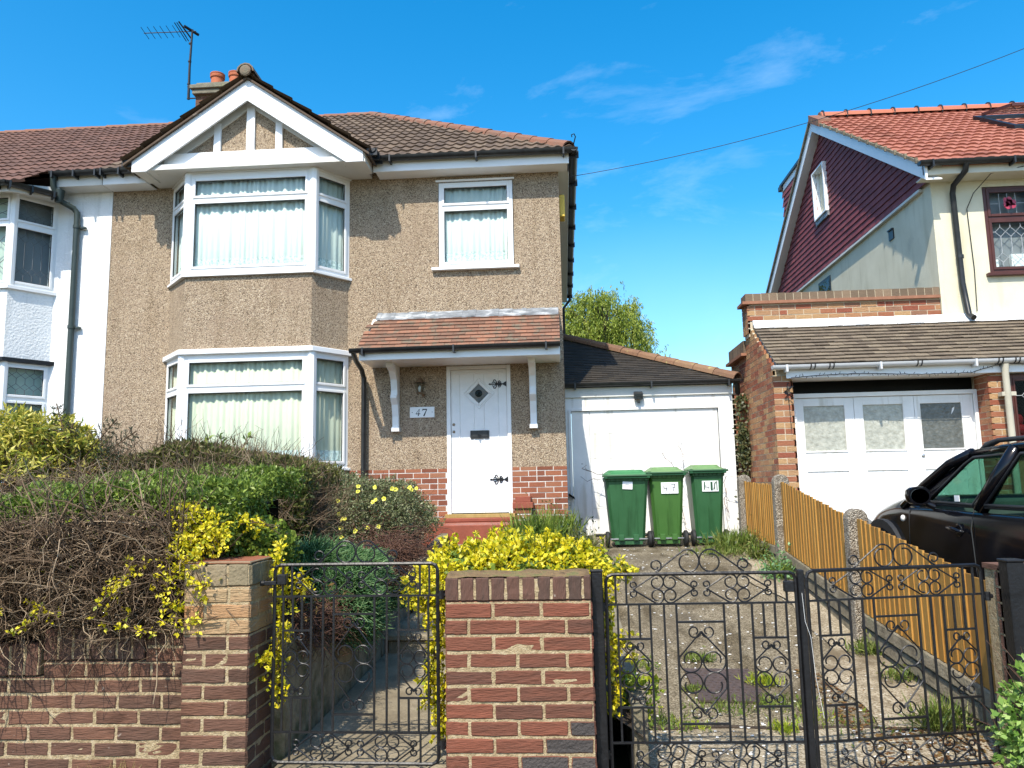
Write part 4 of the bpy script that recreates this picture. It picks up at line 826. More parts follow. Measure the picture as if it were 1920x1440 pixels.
# roof
sy0, sz0 = 10.62, 5.86; Vr = Vector((0, 15-sy0, 8.66-sz0)); vx = 5.10
tp = lambda t: .018*min(1, max(0, 1.6*abs(math.sin(math.pi*t))-.35)*1.2)
mb = MB(); wavy_tiles(mb, (vx, sy0, sz0), (1, 0, 0), Vr, 9.2, Vr.length, period=.165, gauge=.30, amp=.02, step=.030, prof=tp, n=6); mb.build('roof', tile_red, NR, smooth=35)
mb = MB(); mb.prism([(wx+.03, sy0+.02, sz0-.05), (wx+.03, 15, 8.60), (wx+.03, 19.3, 5.82)], (8.7, 0, 0)); mb.build('roof_core', tile_red, NR)
mb = MB(); ridge_run(mb, (vx+.20, 15, 8.70), (14, 15, 8.70), .125, .455); mb.build('ridge_tiles', mat('orange_ridge', [(.36, .11, .06), (.46, .16, .09)], 6, .7, .2, 50, rnd=.3), NR)
mb = MB(); 
for i in range(19): x = vx+.24+.455*i; mb.lathe((x, 15, 8.70), [(.135, -.012), (.135, .012)], 14, 0, 'x'); 
mb.build('ridge_clip', blackp, NR)
mb = MB(); mb.lathe((vx+.2, 15, 8.68), [(.12, -.02), (.12, .0)], 14, 0, 'x'); mb.prism([(vx-.03, 14.45, 8.40), (vx-.03, 15.0, 8.75), (vx-.03, 15.0, 8.60), (vx-.03, 14.45, 8.25)], (.25, 0, 0)); mb.build('ridge_end', ridge_m, NR)
def slope(y0, z0, y1, z1, dz0, dz1, x0, x1, mb): mb.prism([(x0, y0, z0+dz0), (x0, y1, z1+dz0), (x0, y1, z1+dz1), (x0, y0, z0+dz1)], (x1-x0, 0, 0), 0, .5)
mb = MB(); slope(10.62, 5.86, 15.0, 8.66, -.25, -.035, vx+.02, vx+.05, mb); slope(15.0, 8.66, 19.35, 5.86, -.25, -.035, vx+.02, vx+.05, mb); slope(10.62, 5.86, 15.0, 8.66, -.25, -.235, vx+.05, wx, mb); slope(15.0, 8.66, 19.35, 5.86, -.25, -.235, vx+.05, wx, mb); mb.build('bargeboard', upvc, NR)
mb = MB(); slope(10.60, 5.85, 15.0, 8.66, -.035, .012, vx-.02, vx+.10, mb); slope(15.0, 8.66, 19.35, 5.85, -.035, .03, vx-.02, vx+.30, mb)
for i in range(14): t = i/14+.03; y = 10.62+4.38*t; z = 5.86+2.8*t; mb.box(vx-.035, vx-.0, y, y+.03, z-.03, z+.05)
mb.build('verge', gravelb, NR)
# rear dormer
mb = MB(); mb.box(wx-.05, wx+3, 15.35, 17.80, 8.22, 8.36, 0, .5); d = mb.build('dormer_fascia', upvc, NR); mb = MB(); mb.box(wx-.09, wx+3, 15.3, 17.86, 8.36, 8.42); mb.box(wx-.12, wx-.04, 17.70, 17.86, 8.26, 8.36); mb.build('dormer_roof', blackp, NR)
mb = MB(); mb.box(wx, wx+3, 15.5, 17.74, 6, 8.22); mb.build('dormer_wall', tile_purple, NR)
# eaves, gutter, downpipe
mb = MB(); mb.box(vx+.02, eX, 10.66, 10.69, 5.70, 5.84, 0, .5); mb.box(vx+.05, eX, 10.69, wY-.03, 5.70, 5.72, 0, .5); mb.build('fascia', mat('cream_fascia', [(.62, .60, .50), (.68, .66, .56)], 3, .6), NR)
mb = MB(); gutter(mb, (5.03, 10.58, 5.86), (eX, 10.58, 5.87), .062); mb.build('gutter', blackp, NR, smooth=40)
mb = MB(); mb.tube([(5.66, 10.58, 5.82), (5.66, 10.62, 5.72), (5.60, 10.85, 5.60), (5.60, 10.90, 5.50), (5.62, 10.91, 4.2), (5.66, 10.90, 3.75), (5.67, 10.80, 3.68)], .040, 10); mb.lathe((5.62, 10.91, 0), [(.05, 4.55), (.05, 4.60)], 10)
mb.build('downpipe', blackp, NR, smooth=40)
def slopeR(x, y): return sz0+(y-sy0)*Vr.z/Vr.y
mb = MB(); a, b = (12.75, 13.75)
def sk(x0, x1, y0, y1, h0, h1): 
    mb.hexa([(x0, y0, slopeR(0, y0)+h0), (x1, y0, slopeR(0, y0)+h0), (x1, y1, slopeR(0, y1)+h0), (x0, y1, slopeR(0, y1)+h0), (x0, y0, slopeR(0, y0)+h1), (x1, y0, slopeR(0, y0)+h1), (x1, y1, slopeR(0, y1)+h1), (x0, y1, slopeR(0, y1)+h1)], 0, .5)
sx0, sx1 = 7.60, 8.6
sk(sx0, sx0+.09, a, b, .02, .11); sk(sx1-.09, sx1, a, b, .02, .11); sk(sx0, sx1, a-.09, a, .02, .11); sk(sx0, sx1, b, b+.09, .02, .11); sky_ = mb.build('skylight', iron, NR)
mb = MB(); P = [(sx0+.1, b-.05, slopeR(0, b)+.12), (sx1-.1, b-.05, slopeR(0, b)+.12), (sx1-.1, a+.1, slopeR(0, a)+.50), (sx0+.1, a+.1, slopeR(0, a)+.50)]
mb.tube([P[0], P[3]], .035, 4); mb.tube([P[3], P[2]], .035, 4); mb.tube([P[1], P[2]], .035, 4); mb.build('open_sash', brownfr, sky_)
mb = MB(); mb.prism([P[0], P[1], P[2], P[3]], (0, 0, .01)); mb.build('pane', glass, sky_); mb = MB(); mb.box(sx0+.1, sx1-.1, a, b, 6.9, 7.0); mb.build('inside', upvc, sky_)
# maroon first-floor window
def diamlead(w, h):
    c = w/2; d = min(w*.16, .07); o = []
    for i in (-1, 0, 1):
        x = c+i*d*2
        for zc in (h*.22, h*.80): o.append([(x, zc-d), (x+d, zc), (x, zc+d), (x-d, zc), (x, zc-d)])
        o.append([(x, h*.22+d), (x, h*.80-d)]); o.append([(x, 0), (x, h*.22-d)]); o.append([(x, h*.80+d), (x, h)])
    o.append([(0, h*.22), (c-3*d, h*.22)]); o.append([(0, h*.8), (c-3*d, h*.8)]); o.append([(c+3*d, h*.22), (w, h*.22)]); o.append([(c+3*d, h*.8), (w, h*.8)])
    return [[(min(max(x, 0), w), min(max(y, 0), h)) for x, y in p] for p in o]
def gridlead(w, h): return [[(w*.28, 0), (w*.28, h)], [(w*.72, 0), (w*.72, h)], [(0, h*.5), (w*.25, h*.5)], [(w*.75, h*.5), (w, h*.5)], [(w*.5, 0), (w*.5, h*.2)], [(w*.5, h*.8), (w*.5, h)]]
W2 = window_unit(NR, (6.04, wY-.035, 0), (1, 0, 0), 2.1, 4.335, 5.59, 5.13, name='window', frm=brownfr, fr=.05, sash=.035, behind='window_backing', behind_mat=grey_in, lead_fn=lambda w, h: (diamlead if h > .5 else gridlead)(w, h), mull=(.66, 1.4), label='brown framed leaded window with a red rose in its top light')
mb = MB(); mb.box(5.98, 8.2, wY-.10, wY, 4.29, 4.335); mb.build('window_sill', brownfr, NR, bevel=.006)
mb = MB(); cx_, cz_ = 6.375, 5.34; y = wY-.075
for (ox, oz, rr, a0) in ((0, 0, .05, 0), (-.045, -.02, .045, 1), (.05, .0, .045, 2), (.0, .05, .04, .5), (-.02, -.055, .045, 2.2), (.045, -.05, .04, 1.3), (-.05, .045, .035, 3)):
    mb.prism([(cx_+ox+rr*math.cos(a0+k*1.0472)*(1.15 if k % 2 else .9), y, cz_+oz+rr*math.sin(a0+k*1.0472)) for k in range(6)], (0, .003+.001*abs(ox)*20, 0))
mb.build('rose_motif', mat('rose_glass', [(.30, .02, .05), (.42, .05, .09)], 20, .3), W2)
mb = MB(); mb.box(6.10, 6.20, wY+.03, wY+.08, 4.40, 4.55); mb.box(6.38, 6.56, wY+.03, wY+.09, 4.40, 4.62); mb.build('things_on_sill', upvc, W2)
# ---- garage extension with parapet
GE = thing('garage', 'banded brick garage with a mossy lean-to roof and white folding doors', 'garage', (4.2, 10, .7))
gx0 = 2.70; gY = 10.0
def band(r_, rr): return (.05+.22*rr) if r_ % 2 == 0 else (.5+.3*rr)
mb = MB(); brickwork(mb, (gx0, gY, .6), (1, 0, 0), (0, -1, 0), .235, 2.24, alt=band); brickwork(mb, (gx0+.235, gY, .6), (0, 1, 0), (1, 0, 0), .3, 2.24, alt=band)
brickwork(mb, (gx0, 12.35, .6), (0, -1, 0), (-1, 0, 0), 12.35-gY-.001, 2.36); mb.box(gx0+.01, gx0+.225, gY+.02, 12.3, .6, 2.95, 1, .5)
# raking and stepped top of the side wall
Lr = 12.35-11.02
for r_ in range(11):
    z = 2.96+.075*r_; y0 = gY+.02+(z-2.96)/.68; 
    yb = 12.35 if z < 3.30 else 11.32
    n = int((yb-y0)/.225)+1
    for i in range(n):
        a = y0+i*.225-(.11 if r_ % 2 else 0); mb.box(gx0-.004, gx0+.03, max(a, y0), min(a+.215, yb), z, z+.065, 0, random.random()*.9)
mb.prism([(gx0, gY+.04, 2.95), (gx0, 11.0, 3.66), (gx0, 11.32, 3.76), (gx0, 11.32, 3.33), (gx0, 12.33, 3.33), (gx0, 12.33, 2.95)], (.21, 0, 0), 1, .5)
mb.build('side_wall', [brick_tan, mortar_t], GE)
mb = MB(); brickwork(mb, (gx0-.03, 11.0, 3.78), (1, 0, 0), (0, -1, 0), wx-gx0+.025, .235, bl=.215, proud=.004); brickwork(mb, (gx0-.03, 11.3, 3.6), (0, -1, 0), (-1, 0, 0), .3, .42); mb.box(gx0-.02, wx-.005, 11.01, 11.26, 3.55, 4.0, 1, .5); mb.build('parapet', [brick_tan, mortar_t], GE)
mb = MB(); mb.box(gx0-.10, wx-.01, 10.95, 11.3, 4.015, 4.055, 2, .5); soldier(mb, (gx0-.05, 10.985, 4.055), (1, 0, 0), (0, -1, 0), wx-gx0+.04, .115, .105, .008, .27); mb.box(gx0-.08, gx0+.24, 11.3, 12.4, 3.33, 3.37, 2, .5)
for i in range(9): mb.box(gx0-.03, gx0+.2, 11.36+i*.113, 11.36+i*.113+.105, 3.37, 3.56, 0)
mb.build('coping', [mat('coping_brick', [(.10, .075, .05), (.17, .12, .08), (.24, .17, .11)], 9, .95, .6, 60, rnd=.6), mortar_t, mat('creasing_tile', [(.22, .10, .06), (.32, .15, .09)], 9, .9)], GE)
mb = MB(); n = 30
for i in range(n):
    a, b = gx0+.03+(7.2-gx0)*i/n, gx0+.03+(7.2-gx0)*(i+1)/n; w = random.uniform(-.006, .006)
    mb.hexa([(a, 10.86, 3.625+w), (b, 10.86, 3.625+w), (b, 10.985, 3.70), (a, 10.985, 3.70), (a, 10.86, 3.64+w), (b, 10.86, 3.64+w), (b, 10.97, 3.775+w*.5), (a, 10.97, 3.775+w*.5)])
mb.build('flashing', whitewash, GE)
V = Vector((0, 10.97-9.92, .705)); mb = MB(); plain_tiles(mb, (gx0+.02, 9.90, 2.965), (1, 0, 0), V, 4.9, V.length, .185, .105, th=.014, lift=.016, jit=.007); mb.build('roof_tiles', tile_moss, GE)
mb = MB(); mb.prism([(gx0+.05, 9.93, 2.93), (gx0+.05, 10.98, 3.64), (gx0+.05, 10.98, 2.93)], (4.8, 0, 0)); mb.build('roof_core', soffit_m, GE)
mb = MB(); mb.box(2.85, 7.6, 9.93, 9.955, 2.80, 2.95, 0, .5); mb.box(2.95, 7.6, 9.955, 10.35, 2.80, 2.82, 0, .5); mb.build('fascia', upvc, GE)
mb = MB(); gutter(mb, (gx0-.04, 9.865, 2.955), (7.6, 9.865, 2.965), .052); g_ = mb.build('gutter', gutw, GE, smooth=40)
mb = MB()
for x in (3.15, 3.38, 4.45, 5.42, 5.62): mb.tube([(x-.02, 9.865+.056*math.cos(t), 2.96+.058*math.sin(t)) for t in [math.pi+k*math.pi/8 for k in range(9)]], .008, 5); mb.tube([(x+.03, 9.865+.056*math.cos(t), 2.96+.058*math.sin(t)) for t in [math.pi+k*math.pi/8 for k in range(9)]], .008, 5)
mb.build('gutter_clip', carpl, g_)
mb = MB(); mb.tube([(5.50, 9.87, 2.90), (5.50, 9.89, 2.78), (5.52, 9.92, .7)], .040, 12); mb.box(5.43, 5.60, 9.88, 9.97, 2.50, 2.55); mb.build('downpipe', pipec, GE, smooth=40)
mb = MB(); brickwork(mb, (5.34, gY, .6), (1, 0, 0), (0, -1, 0), .235, 2.21, alt=band); brickwork(mb, (5.34, gY+.32, .6), (0, -1, 0), (-1, 0, 0), .32, 2.21, alt=lambda r_, q: .15+.3*q if r_ % 2 else .5*q); mb.box(5.345, 5.57, gY+.01, 10.4, .6, 2.8, 1, .5); mb.build('pier', [brick_tan, mortar_t], GE)
mb = MB(); mb.box(2.9, 7.6, 10.62, 10.66, .6, 2.95); mb.box(2.93, 7.6, 10.05, 10.62, 2.90, 2.94); mb.build('dark_void', dark_in, GE)  # near-black panels put the shade of the recess into colour
# folding doors
dy = 10.3
mb = MB(); mb.box(3.0, 5.335, dy-.03, dy+.06, 2.58, 2.635); mb.box(3.0, 3.045, dy-.03, dy+.06, .7, 2.58); mb.box(5.29, 5.335, dy-.03, dy+.06, .7, 2.58); mb.build('door_frame', paint, GE, bevel=.004)
for i, (a, b, wa, wb, gm) in enumerate(((3.05, 3.785, 3.145, 3.665, obscure), (3.79, 4.545, 3.90, 4.405, obscure), (4.55, 5.285, 4.625, 5.135, obscure_d))):
    mb = MB(); z0, z1, g0, g1 = .78, 2.575, 1.885, 2.47
    for q in ((a, wa, z0, z1), (wb, b, z0, z1), (wa, wb, g1, z1), (wa, wb, 1.62, g0), (wa, wb, z0, 1.0)): mb.box(q[0], q[1], dy, dy+.045, q[2], q[3], 0, .5)
    mb.box(wa, wb, dy+.014, dy+.035, 1.0, 1.62, 0, .5)
    for x in ((wa+wb)/2-.12, (wa+wb)/2+.12): mb.box(x-.003, x+.003, dy+.010, dy+.016, 1.0, 1.62, 0, .5)
    mb.box(wa-.01, wb+.01, dy-.012, dy+.01, g0-.02, g0, 0, .5)
    dl = mb.build('garage_door_leaf', paint_old, GE, bevel=.004, label=('left', 'middle', 'right')[i]+' white garage door leaf')
    mb = MB(); mb.box(wa, wb, dy+.02, dy+.03, g0, g1, 0, .5); mb.build('obscured_pane', gm, dl)
    if i == 2: mb = MB(); mb.lathe((a+.055, dy, 1.80), [(.02, 0), (.02, -.012), (.008, -.016)], 12, 0, 'y'); mb.build('lock', steel, dl); mb = MB(); mb.prism([(5.03, dy+.019, 2.40), (5.06, dy+.019, 2.42), (5.05, dy+.019, 2.38), (5.01, dy+.019, 2.32)], (0, -.003, 0)); mb.build('tape_scrap', sticker, dl)
# leaded window beside the pier
W3 = window_unit(GE, (5.60, 10.04, 0), (1, 0, 0), 1.6, 1.7, 2.78, None, frm=brownfr, fr=.06, sash=.02, behind=None, gl=glass_d, lead_fn=diamlead, mull=(.72,), label='dark leaded window in a brown frame beside the banded pier')
mb = MB(); mb.box(5.60, 7.4, 10.02, 10.10, .6, 1.7); mb.build('brick_apron', brick_tan, GE)
mb = MB(); b0 = [(5.80, 2.30), (5.70, 2.2), (5.68, 1.9), (5.7, 1.74)]
for i, (x, z, r_) in enumerate(((5.76, 2.22, .075), (5.78, 2.09, .10), (5.80, 1.96, .12), (5.82, 1.84, .13))): mb.lathe((x, 10.22, z), [(.01, -.075), (r_*.75, -.06), (r_, -.01), (r_*.95, .03), (r_*.7, .065), (.01, .075)], 16)
mb.build('padded_coat', redcloth, label='red padded coat hanging behind the dark leaded window', cat='coat', org=(5.8, 10.22, 1.8), smooth=1)
# ornament on the pier and string of lights
mb = MB(); ox, oz, oy = 2.865, 2.66, gY-.05
for k in range(9): a = k*.7; mb.prism([(ox+.02*math.cos(a), oy, oz+.03-.012*k), (ox+.02*math.cos(a)+.055*math.cos(a+.5), oy-.02, oz+.04-.02*k), (ox+.03*math.cos(a+1), oy, oz-.01-.012*k)], (0, .006, 0))
mb.tube([(ox+.03, oy+.04, oz+.08), (ox, oy, oz+.08), (ox-.02, oy-.01, oz), (ox, oy, oz-.12), (ox+.01, oy, oz-.5)], .004, 5); mb.build('hanging_ornament', iron, label='dark metal leaf ornament hanging on the banded brick pier', cat='ornament', org=(ox, oy, oz))
mb = MB(); pts = []; x = 2.9
while x < 6.1: pts.append((x, 9.905, 2.802+.03*max(0, math.sin((x-2.9)*2.1))*(1 if x < 5.2 else .4)+(.10*math.sin((x-5.1)/1.0*math.pi) if 5.1 < x < 6.1 else 0)+random.uniform(-.004, .004))); x += .05
mb.tube(pts, .005, 5)
for (x, y, z) in pts: mb.tube([(x, y, z), (x+random.uniform(-.02, .02), y-.01, z+random.choice((-1, 1))*random.uniform(.015, .035))], .0035, 4)
mb.build('string_lights', iron, label='thin dark string of fairy lights along the white fascia', cat='string lights', org=(4.4, 9.9, 2.8))
# cables
mb = MB(); A, B = Vector((.20, 10.5, 5.84)), Vector((9.2, 9.6, 8.25)); 
mb.tube([A+(B-A)*(i/30)+Vector((0, 0, -.42*4*(i/30)*(1-i/30))) for i in range(31)], .0045, 5); mb.build('telephone_wire', iron, label='single telephone wire running from the pebbledash house up to the right', cat='wire', org=A)
mb = MB(); mb.tube([(9.5, 10.50, 6.00), (7.2, 10.52, 5.86), (6.05, 10.72, 5.70), (5.90, 10.93, 5.50), (5.80, 10.95, 5.28), (5.82, 10.95, 4.4), (5.80, 10.95, 3.8)], .006, 5); mb.build('wall_cable', iron, label='thin cable dropping down the cream wall beside the black downpipe', cat='cable', org=(5.8, 10.9, 4))

# ------------------------------------------------------------------ fence between the drives
FN = thing('fence', 'orange-brown feather-edge fence between concrete posts, stepping down towards the street', 'fence', (2.3, 7, .3))
fx = 2.29
def fpost(y, z1, z0, w=.12):
    mb = MB(); n = 8; q = .078; poly = [(fx-q, z0), (fx-q, z1-.07)]+[(fx-q*math.cos(math.pi*k/n), z1-.07+q*math.sin(math.pi*k/n)) for k in range(1, n)]+[(fx+q, z1-.07), (fx+q, z0)]
    mb.prism([(x, y-w/2, z) for x, z in poly], (0, w, 0)); mb.build('post', agg, FN, bevel=.006)
for y, z1 in ((6.38, 1.27), (8.47, 1.57), (10.15, 1.59), (4.22, .92)): fpost(y, z1, 0)
def panel(ya, yb, za, zb, ba, bb):
    mb = MB(); n = int((ya-yb)/.082)
    for i in range(n):
        y = ya-(ya-yb)*(i+.5)/n; t = (i+.5)/n; zt = za+(zb-za)*t+random.uniform(-.006, .006)+.004; zbm = ba+(bb-ba)*t; w = (ya-yb)/n*.62; rr = random.random(); tw = random.uniform(-.004, .004)
        mb.hexa([(fx-.022+tw, y-w, zbm), (fx-.008, y-w, zbm), (fx-.006, y+w, zbm), (fx-.012, y+w, zbm), (fx-.022+tw, y-w, zt), (fx-.008, y-w, zt), (fx-.006, y+w, zt), (fx-.012, y+w, zt)], 0, rr)
    for f in (.2, .8): z0_ = ba+(za-ba)*f; z1_ = bb+(zb-bb)*f; mb.hexa([(fx-.005, yb, z1_), (fx+.04, yb, z1_), (fx+.04, ya, z0_), (fx-.005, ya, z0_), (fx-.005, yb, z1_+.06), (fx+.04, yb, z1_+.06), (fx+.04, ya, z0_+.06), (fx-.005, ya, z0_+.06)])
    p = mb.build('panel', wood, FN)
    g = MB(); lo = gz(yb)-.25
    k = 0; top = .0
    while True:
        a0, a1 = ba-.004-.105*k, bb-.004-.105*k
        if a1 < gz(yb)-.02 and a0 < gz(ya)-.02 or k > 5: break
        g.hexa([(fx-.045, yb, a1-.085), (fx+.02, yb, a1-.085), (fx+.02, ya, a0-.085), (fx-.045, ya, a0-.085), (fx-.03, yb, a1), (fx+.02, yb, a1), (fx+.02, ya, a0), (fx-.03, ya, a0)]); k += 1
    g.hexa([(fx-.012, yb, lo), (fx+.015, yb, lo), (fx+.015, ya, lo), (fx-.012, ya, lo), (fx-.012, yb, bb-.03), (fx+.015, yb, bb-.03), (fx+.015, ya, ba-.03), (fx-.012, ya, ba-.03)]); g.build('gravel_board', gravelb, FN, bevel=.008)
panel(10.08, 8.54, 1.51, 1.46, .84, .81); panel(8.40, 6.45, 1.50, 1.20, .79, .565); panel(6.31, 4.29, 1.20, .905, .49, .335)

# ------------------------------------------------------------------ wheelie bins
def wheelie(name_l, x, y, w, d, h, body_m, lid_m_, lbl, tilt=0, group='green wheelie bins'):
    z = gz(y)+.0; T = thing('wheelie_bin', lbl, 'bin', (x, y, z), group)
    B = lambda: MB()
    # front (towards street) at -y; wheels stand at the street side as these bins face the wall
    wb, db = w*.77, d*.72
    mb = B(); z0, z1 = .07, h*.90
    def sec(t): ww = wb+(w-wb)*t; yf = -db*.5+( -d*.5+db*.5)*t; yb = db*.62+(d*.5-db*.62)*t*1.0; return ww/2, yf, yb
    rings = []
    for t in (0, .03, .12, .5, .93, .94, 1):
        ww, yf, yb = sec(t); zz = z+z0+(z1-z0)*t
        if t >= .94: ww += .012; yf -= .012; yb += .012
        c = .035; rings.append([(x-ww+c, y+yf, zz), (x+ww-c, y+yf, zz), (x+ww, y+yf+c, zz), (x+ww, y+yb-c, zz), (x+ww-c, y+yb, zz), (x-ww+c, y+yb, zz), (x-ww, y+yb-c, zz), (x-ww, y+yf+c, zz)])
    for r_ in rings: mb.v += r_
    for i in range(len(rings)-1):
        for k in range(8): a = i*8+k; b = i*8+(k+1) % 8; mb.face([a, b, b+8, a+8], 0, .5)
    mb.face(list(range(8))[::-1]); mb.face([48+k for k in range(8)])
    ww, yf, yb = sec(.5)
    mb.build('body', body_m, T, smooth=30)
    mb = B()     # recess panels and ribs on the street side
    wwb, yfb, _ = sec(.08)
    mb.box(x-wb*.42, x+wb*.42, y+yfb-.012, y+yfb+.03, z+.03, z+.12, 0, .5)
    for s in (-1, 1): mb.box(x+s*wb*.22-.035, x+s*wb*.22+.035, y+yfb-.055, y+yfb+.02, z+.085, z+.155, 0, .5)
    for s in (-1, 0, 1): mb.hexa([(x+s*.12-.006, y+sec(.1)[1]-.006, z+.15), (x+s*.12+.006, y+sec(.1)[1]-.006, z+.15), (x+s*.12+.006, y+sec(.1)[1]+.02, z+.15), (x+s*.12-.006, y+sec(.1)[1]+.02, z+.15), (x+s*.12-.003, y+sec(.5)[1]-.002, z+h*.5), (x+s*.12+.003, y+sec(.5)[1]-.002, z+h*.5), (x+s*.12+.003, y+sec(.5)[1]+.02, z+h*.5), (x+s*.12-.003, y+sec(.5)[1]+.02, z+h*.5)])
    mb.build('base_moulding', body_m, T, bevel=.004)
    mb = B()
    for i in range(7): xx = x-w*.40+w*.8*i/6; mb.prism([(xx, y-d*.5-.012, z+h*.895), (xx, y-d*.5-.045, z+h*.895), (xx, y-d*.5+.0, z+h*.845)], (.006, 0, 0))
    mb.box(x-w/2-.02, x+w/2+.02, y-d*.5-.05, y-d*.5-.01, z+h*.885, z+h*.905)
    mb.build('rim_webbing', bin_d, T)
    mb = B(); mb.tube([(x-w/2-.045, y-d*.5-.05, z+h*.915), (x+w/2+.045, y-d*.5-.05, z+h*.915)], .014, 8)
    for s in (-1, 1): mb.box(x+s*(w/2+.0)-.02, x+s*(w/2+.0)+.02, y-d*.5-.06, y-d*.5+.02, z+h*.88, z+h*.935)
    mb.build('handle', bin_d, T, bevel=.004)
    mb = B(); l0 = z+h*.905
    def lr(e, zz, yo=0): c = .05; a = w/2+.012-e; f = y-d*.5-.03+e; b = y+d*.5+.04-e; return [(x-a+c, f, zz), (x+a-c, f, zz), (x+a, f+c, zz), (x+a, b-c, zz+yo), (x+a-c, b, zz+yo), (x-a+c, b, zz+yo), (x-a, b-c, zz+yo), (x-a, f+c, zz)]
    rs = [lr(0, l0, .01), lr(0, l0+.03, .01), lr(.05, l0+.055, .02), lr(.08, l0+.085, .01)]
    for r_ in rs: mb.v += r_
    for i in range(3):
        for k in range(8): a = i*8+k; b = i*8+(k+1) % 8; mb.face([a, b, b+8, a+8], 0, .5)
    mb.face(list(range(8))[::-1]); mb.face([24+k for k in range(8)]); mb.build('lid', lid_m_, T, bevel=.004)
    mb = B(); mb.tube([(x-w/2-.02, y+yfb-.02, z+.10), (x+w/2+.02, y+yfb-.02, z+.10)], .010, 8); mb.build('axle', steel, T)
    for s in (-1, 1):
        mb = B(); xx = x+s*(w/2-.005); mb.lathe((xx, y+yfb-.02, z+.10), [(.02, -.026), (.085, -.026), (.10, -.014), (.10, .014), (.085, .026), (.02, .026)], 22, 0, 'x'); wh = mb.build('wheel', rubber, T, smooth=40)
        mb = B(); mb.lathe((xx+s*.001, y+yfb-.02, z+.10), [(.01, -.029), (.055, -.029), (.055, .029), (.01, .029)], 14, 0, 'x'); mb.build('hub', blackp, wh)
    return T, z, sec
def front_y(y, sec, h, zz): return y+sec((zz-.07)/(h*.90-.07))[1]
BY = 10.30
def stick(T, z, sec, x, y, h, xc, zc, w, hh, rot=0, m=sticker):
    yf = front_y(y, sec, h, zc)-.006; mb = MB(); c, s = math.cos(rot), math.sin(rot)
    P = [(-w/2, -hh/2), (w/2, -hh/2), (w/2, hh/2), (-w/2, hh/2)]; mb.prism([(xc+a*c-b*s, yf-.16*0, z+zc+a*s+b*c) for a, b in P], (0, .008, 0)); return mb.build('sticker', m, T), yf
T, z, sec = wheelie('a', .795, BY, .54, .60, .98, bin_g, lid_m, 'widest green wheelie bin, leftmost of the three, with a small blank white sticker')
st, yf = stick(T, z, sec, .795, BY, .98, .80, .775, .125, .095, -.06); mb = MB(); mb.box(.77, .82, yf-.003, yf, z+.785, z+.788); mb.build('pen_line', ink, st)
T, z, sec = wheelie('b', 1.30, BY, .44, .52, 1.01, bin_o, lid_l, 'olive-green wheelie bin with faded lid, middle of the three, sticker reading 47')
st, yf = stick(T, z, sec, 1.30, BY, 1.01, 1.335, .735, .215, .145, 0); S4 = [[(.0, .55), (.0, .62), (.95, .42), (.95, .35)], [(.5, .1), (.58, .1), (.66, .72), (.58, .74)], [(.05, .95), (.13, .97), (.28, .52), (.2, .5)]]
S7 = [[(0, .98), (.0, 1.06), (.75, 1.08), (.75, 1.0)], [(.66, 1.03), (.76, 1.03), (.38, 0), (.28, 0)], [(.2, .50), (.2, .57), (.72, .6), (.72, .53)]]
glyph('digit_four', S4, 1.25, z+.685, .085, yf-.003, ink, st, .9); glyph('digit_seven', S7, 1.355, z+.690, .088, yf-.003, ink, st, .75)
T, z, sec = wheelie('c', 1.825, BY+.04, .42, .50, 1.03, bin_g, lid_l, 'green wheelie bin nearest the fence with a scribbled-over white sticker')
st, yf = stick(T, z, sec, 1.825, BY+.04, 1.03, 1.855, .745, .205, .135, 0)
glyph('digit_four', S4, 1.79, z+.695, .07, yf-.003, ink, st, .9)
mb = MB(); mb.box(1.858, 1.885, yf-.003, yf, z+.69, z+.80); mb.box(1.775, 1.79, yf-.003, yf, z+.70, z+.80); mb.box(1.932, 1.944, yf-.003, yf, z+.69, z+.805); mb.prism([(1.89, yf-.003, z+.70), (1.90, yf-.003, z+.70), (1.93, yf-.003, z+.80), (1.915, yf-.003, z+.80)], (0, .003, 0)); mb.box(1.905, 1.912, yf-.003, yf, z+.70, z+.78); mb.build('scribble', mat('green_marker', [(.01, .05, .02), (.02, .08, .03)], 40, .5), st)
# ------------------------------------------------------------------ front walls and piers
FW = thing('front_wall', 'low brown brick garden wall with a soldier coping under the hedge', 'wall', (-3, 3.9, 0))
mb = MB(); brickwork(mb, (-5.2, 3.88, .0), (1, 0, 0), (0, -1, 0), 5.2-1.86, .60, depth=.09, j=.0125, jit=.003); mb.box(-5.19, -1.80, 3.90, 4.09, 0, .605, 1, .5); mb.box(-2.63, -1.80, 3.90, 4.08, .605, .68, 1, .5); mb.box(-2.11, -1.86, 3.90, 4.08, .68, .83, 1, .5)
mb.build('brickwork', [brick_dark, mortar_d], FW, rough=.0028)
mb = MB(); soldier(mb, (-5.2, 3.875, .607), (1, 0, 0), (0, -1, 0), 2.54, .155, .066, .011, .20); soldier(mb, (-2.64, 3.875, .682), (1, 0, 0), (0, -1, 0), .52, .155, .066, .011, .20)
mb.build('coping', [brick_head, mortar_d], FW, rough=.0028)
mb = MB(); brickwork(mb, (-2.64, 3.88, .60), (1, 0, 0), (0, -1, 0), .78, .075, depth=.09); brickwork(mb, (-2.11, 3.88, .675), (1, 0, 0), (0, -1, 0), .25, .16, depth=.09); mb.build('upper_courses', [brick_dark, mortar_d], FW, rough=.0028)
GP = thing('gate_pier', 'brick gate pier left of the small gate, orange and buff bricks near its top', 'gate pier', (-1.7, 3.8, 0))
def pcol(r_, rr): return rr
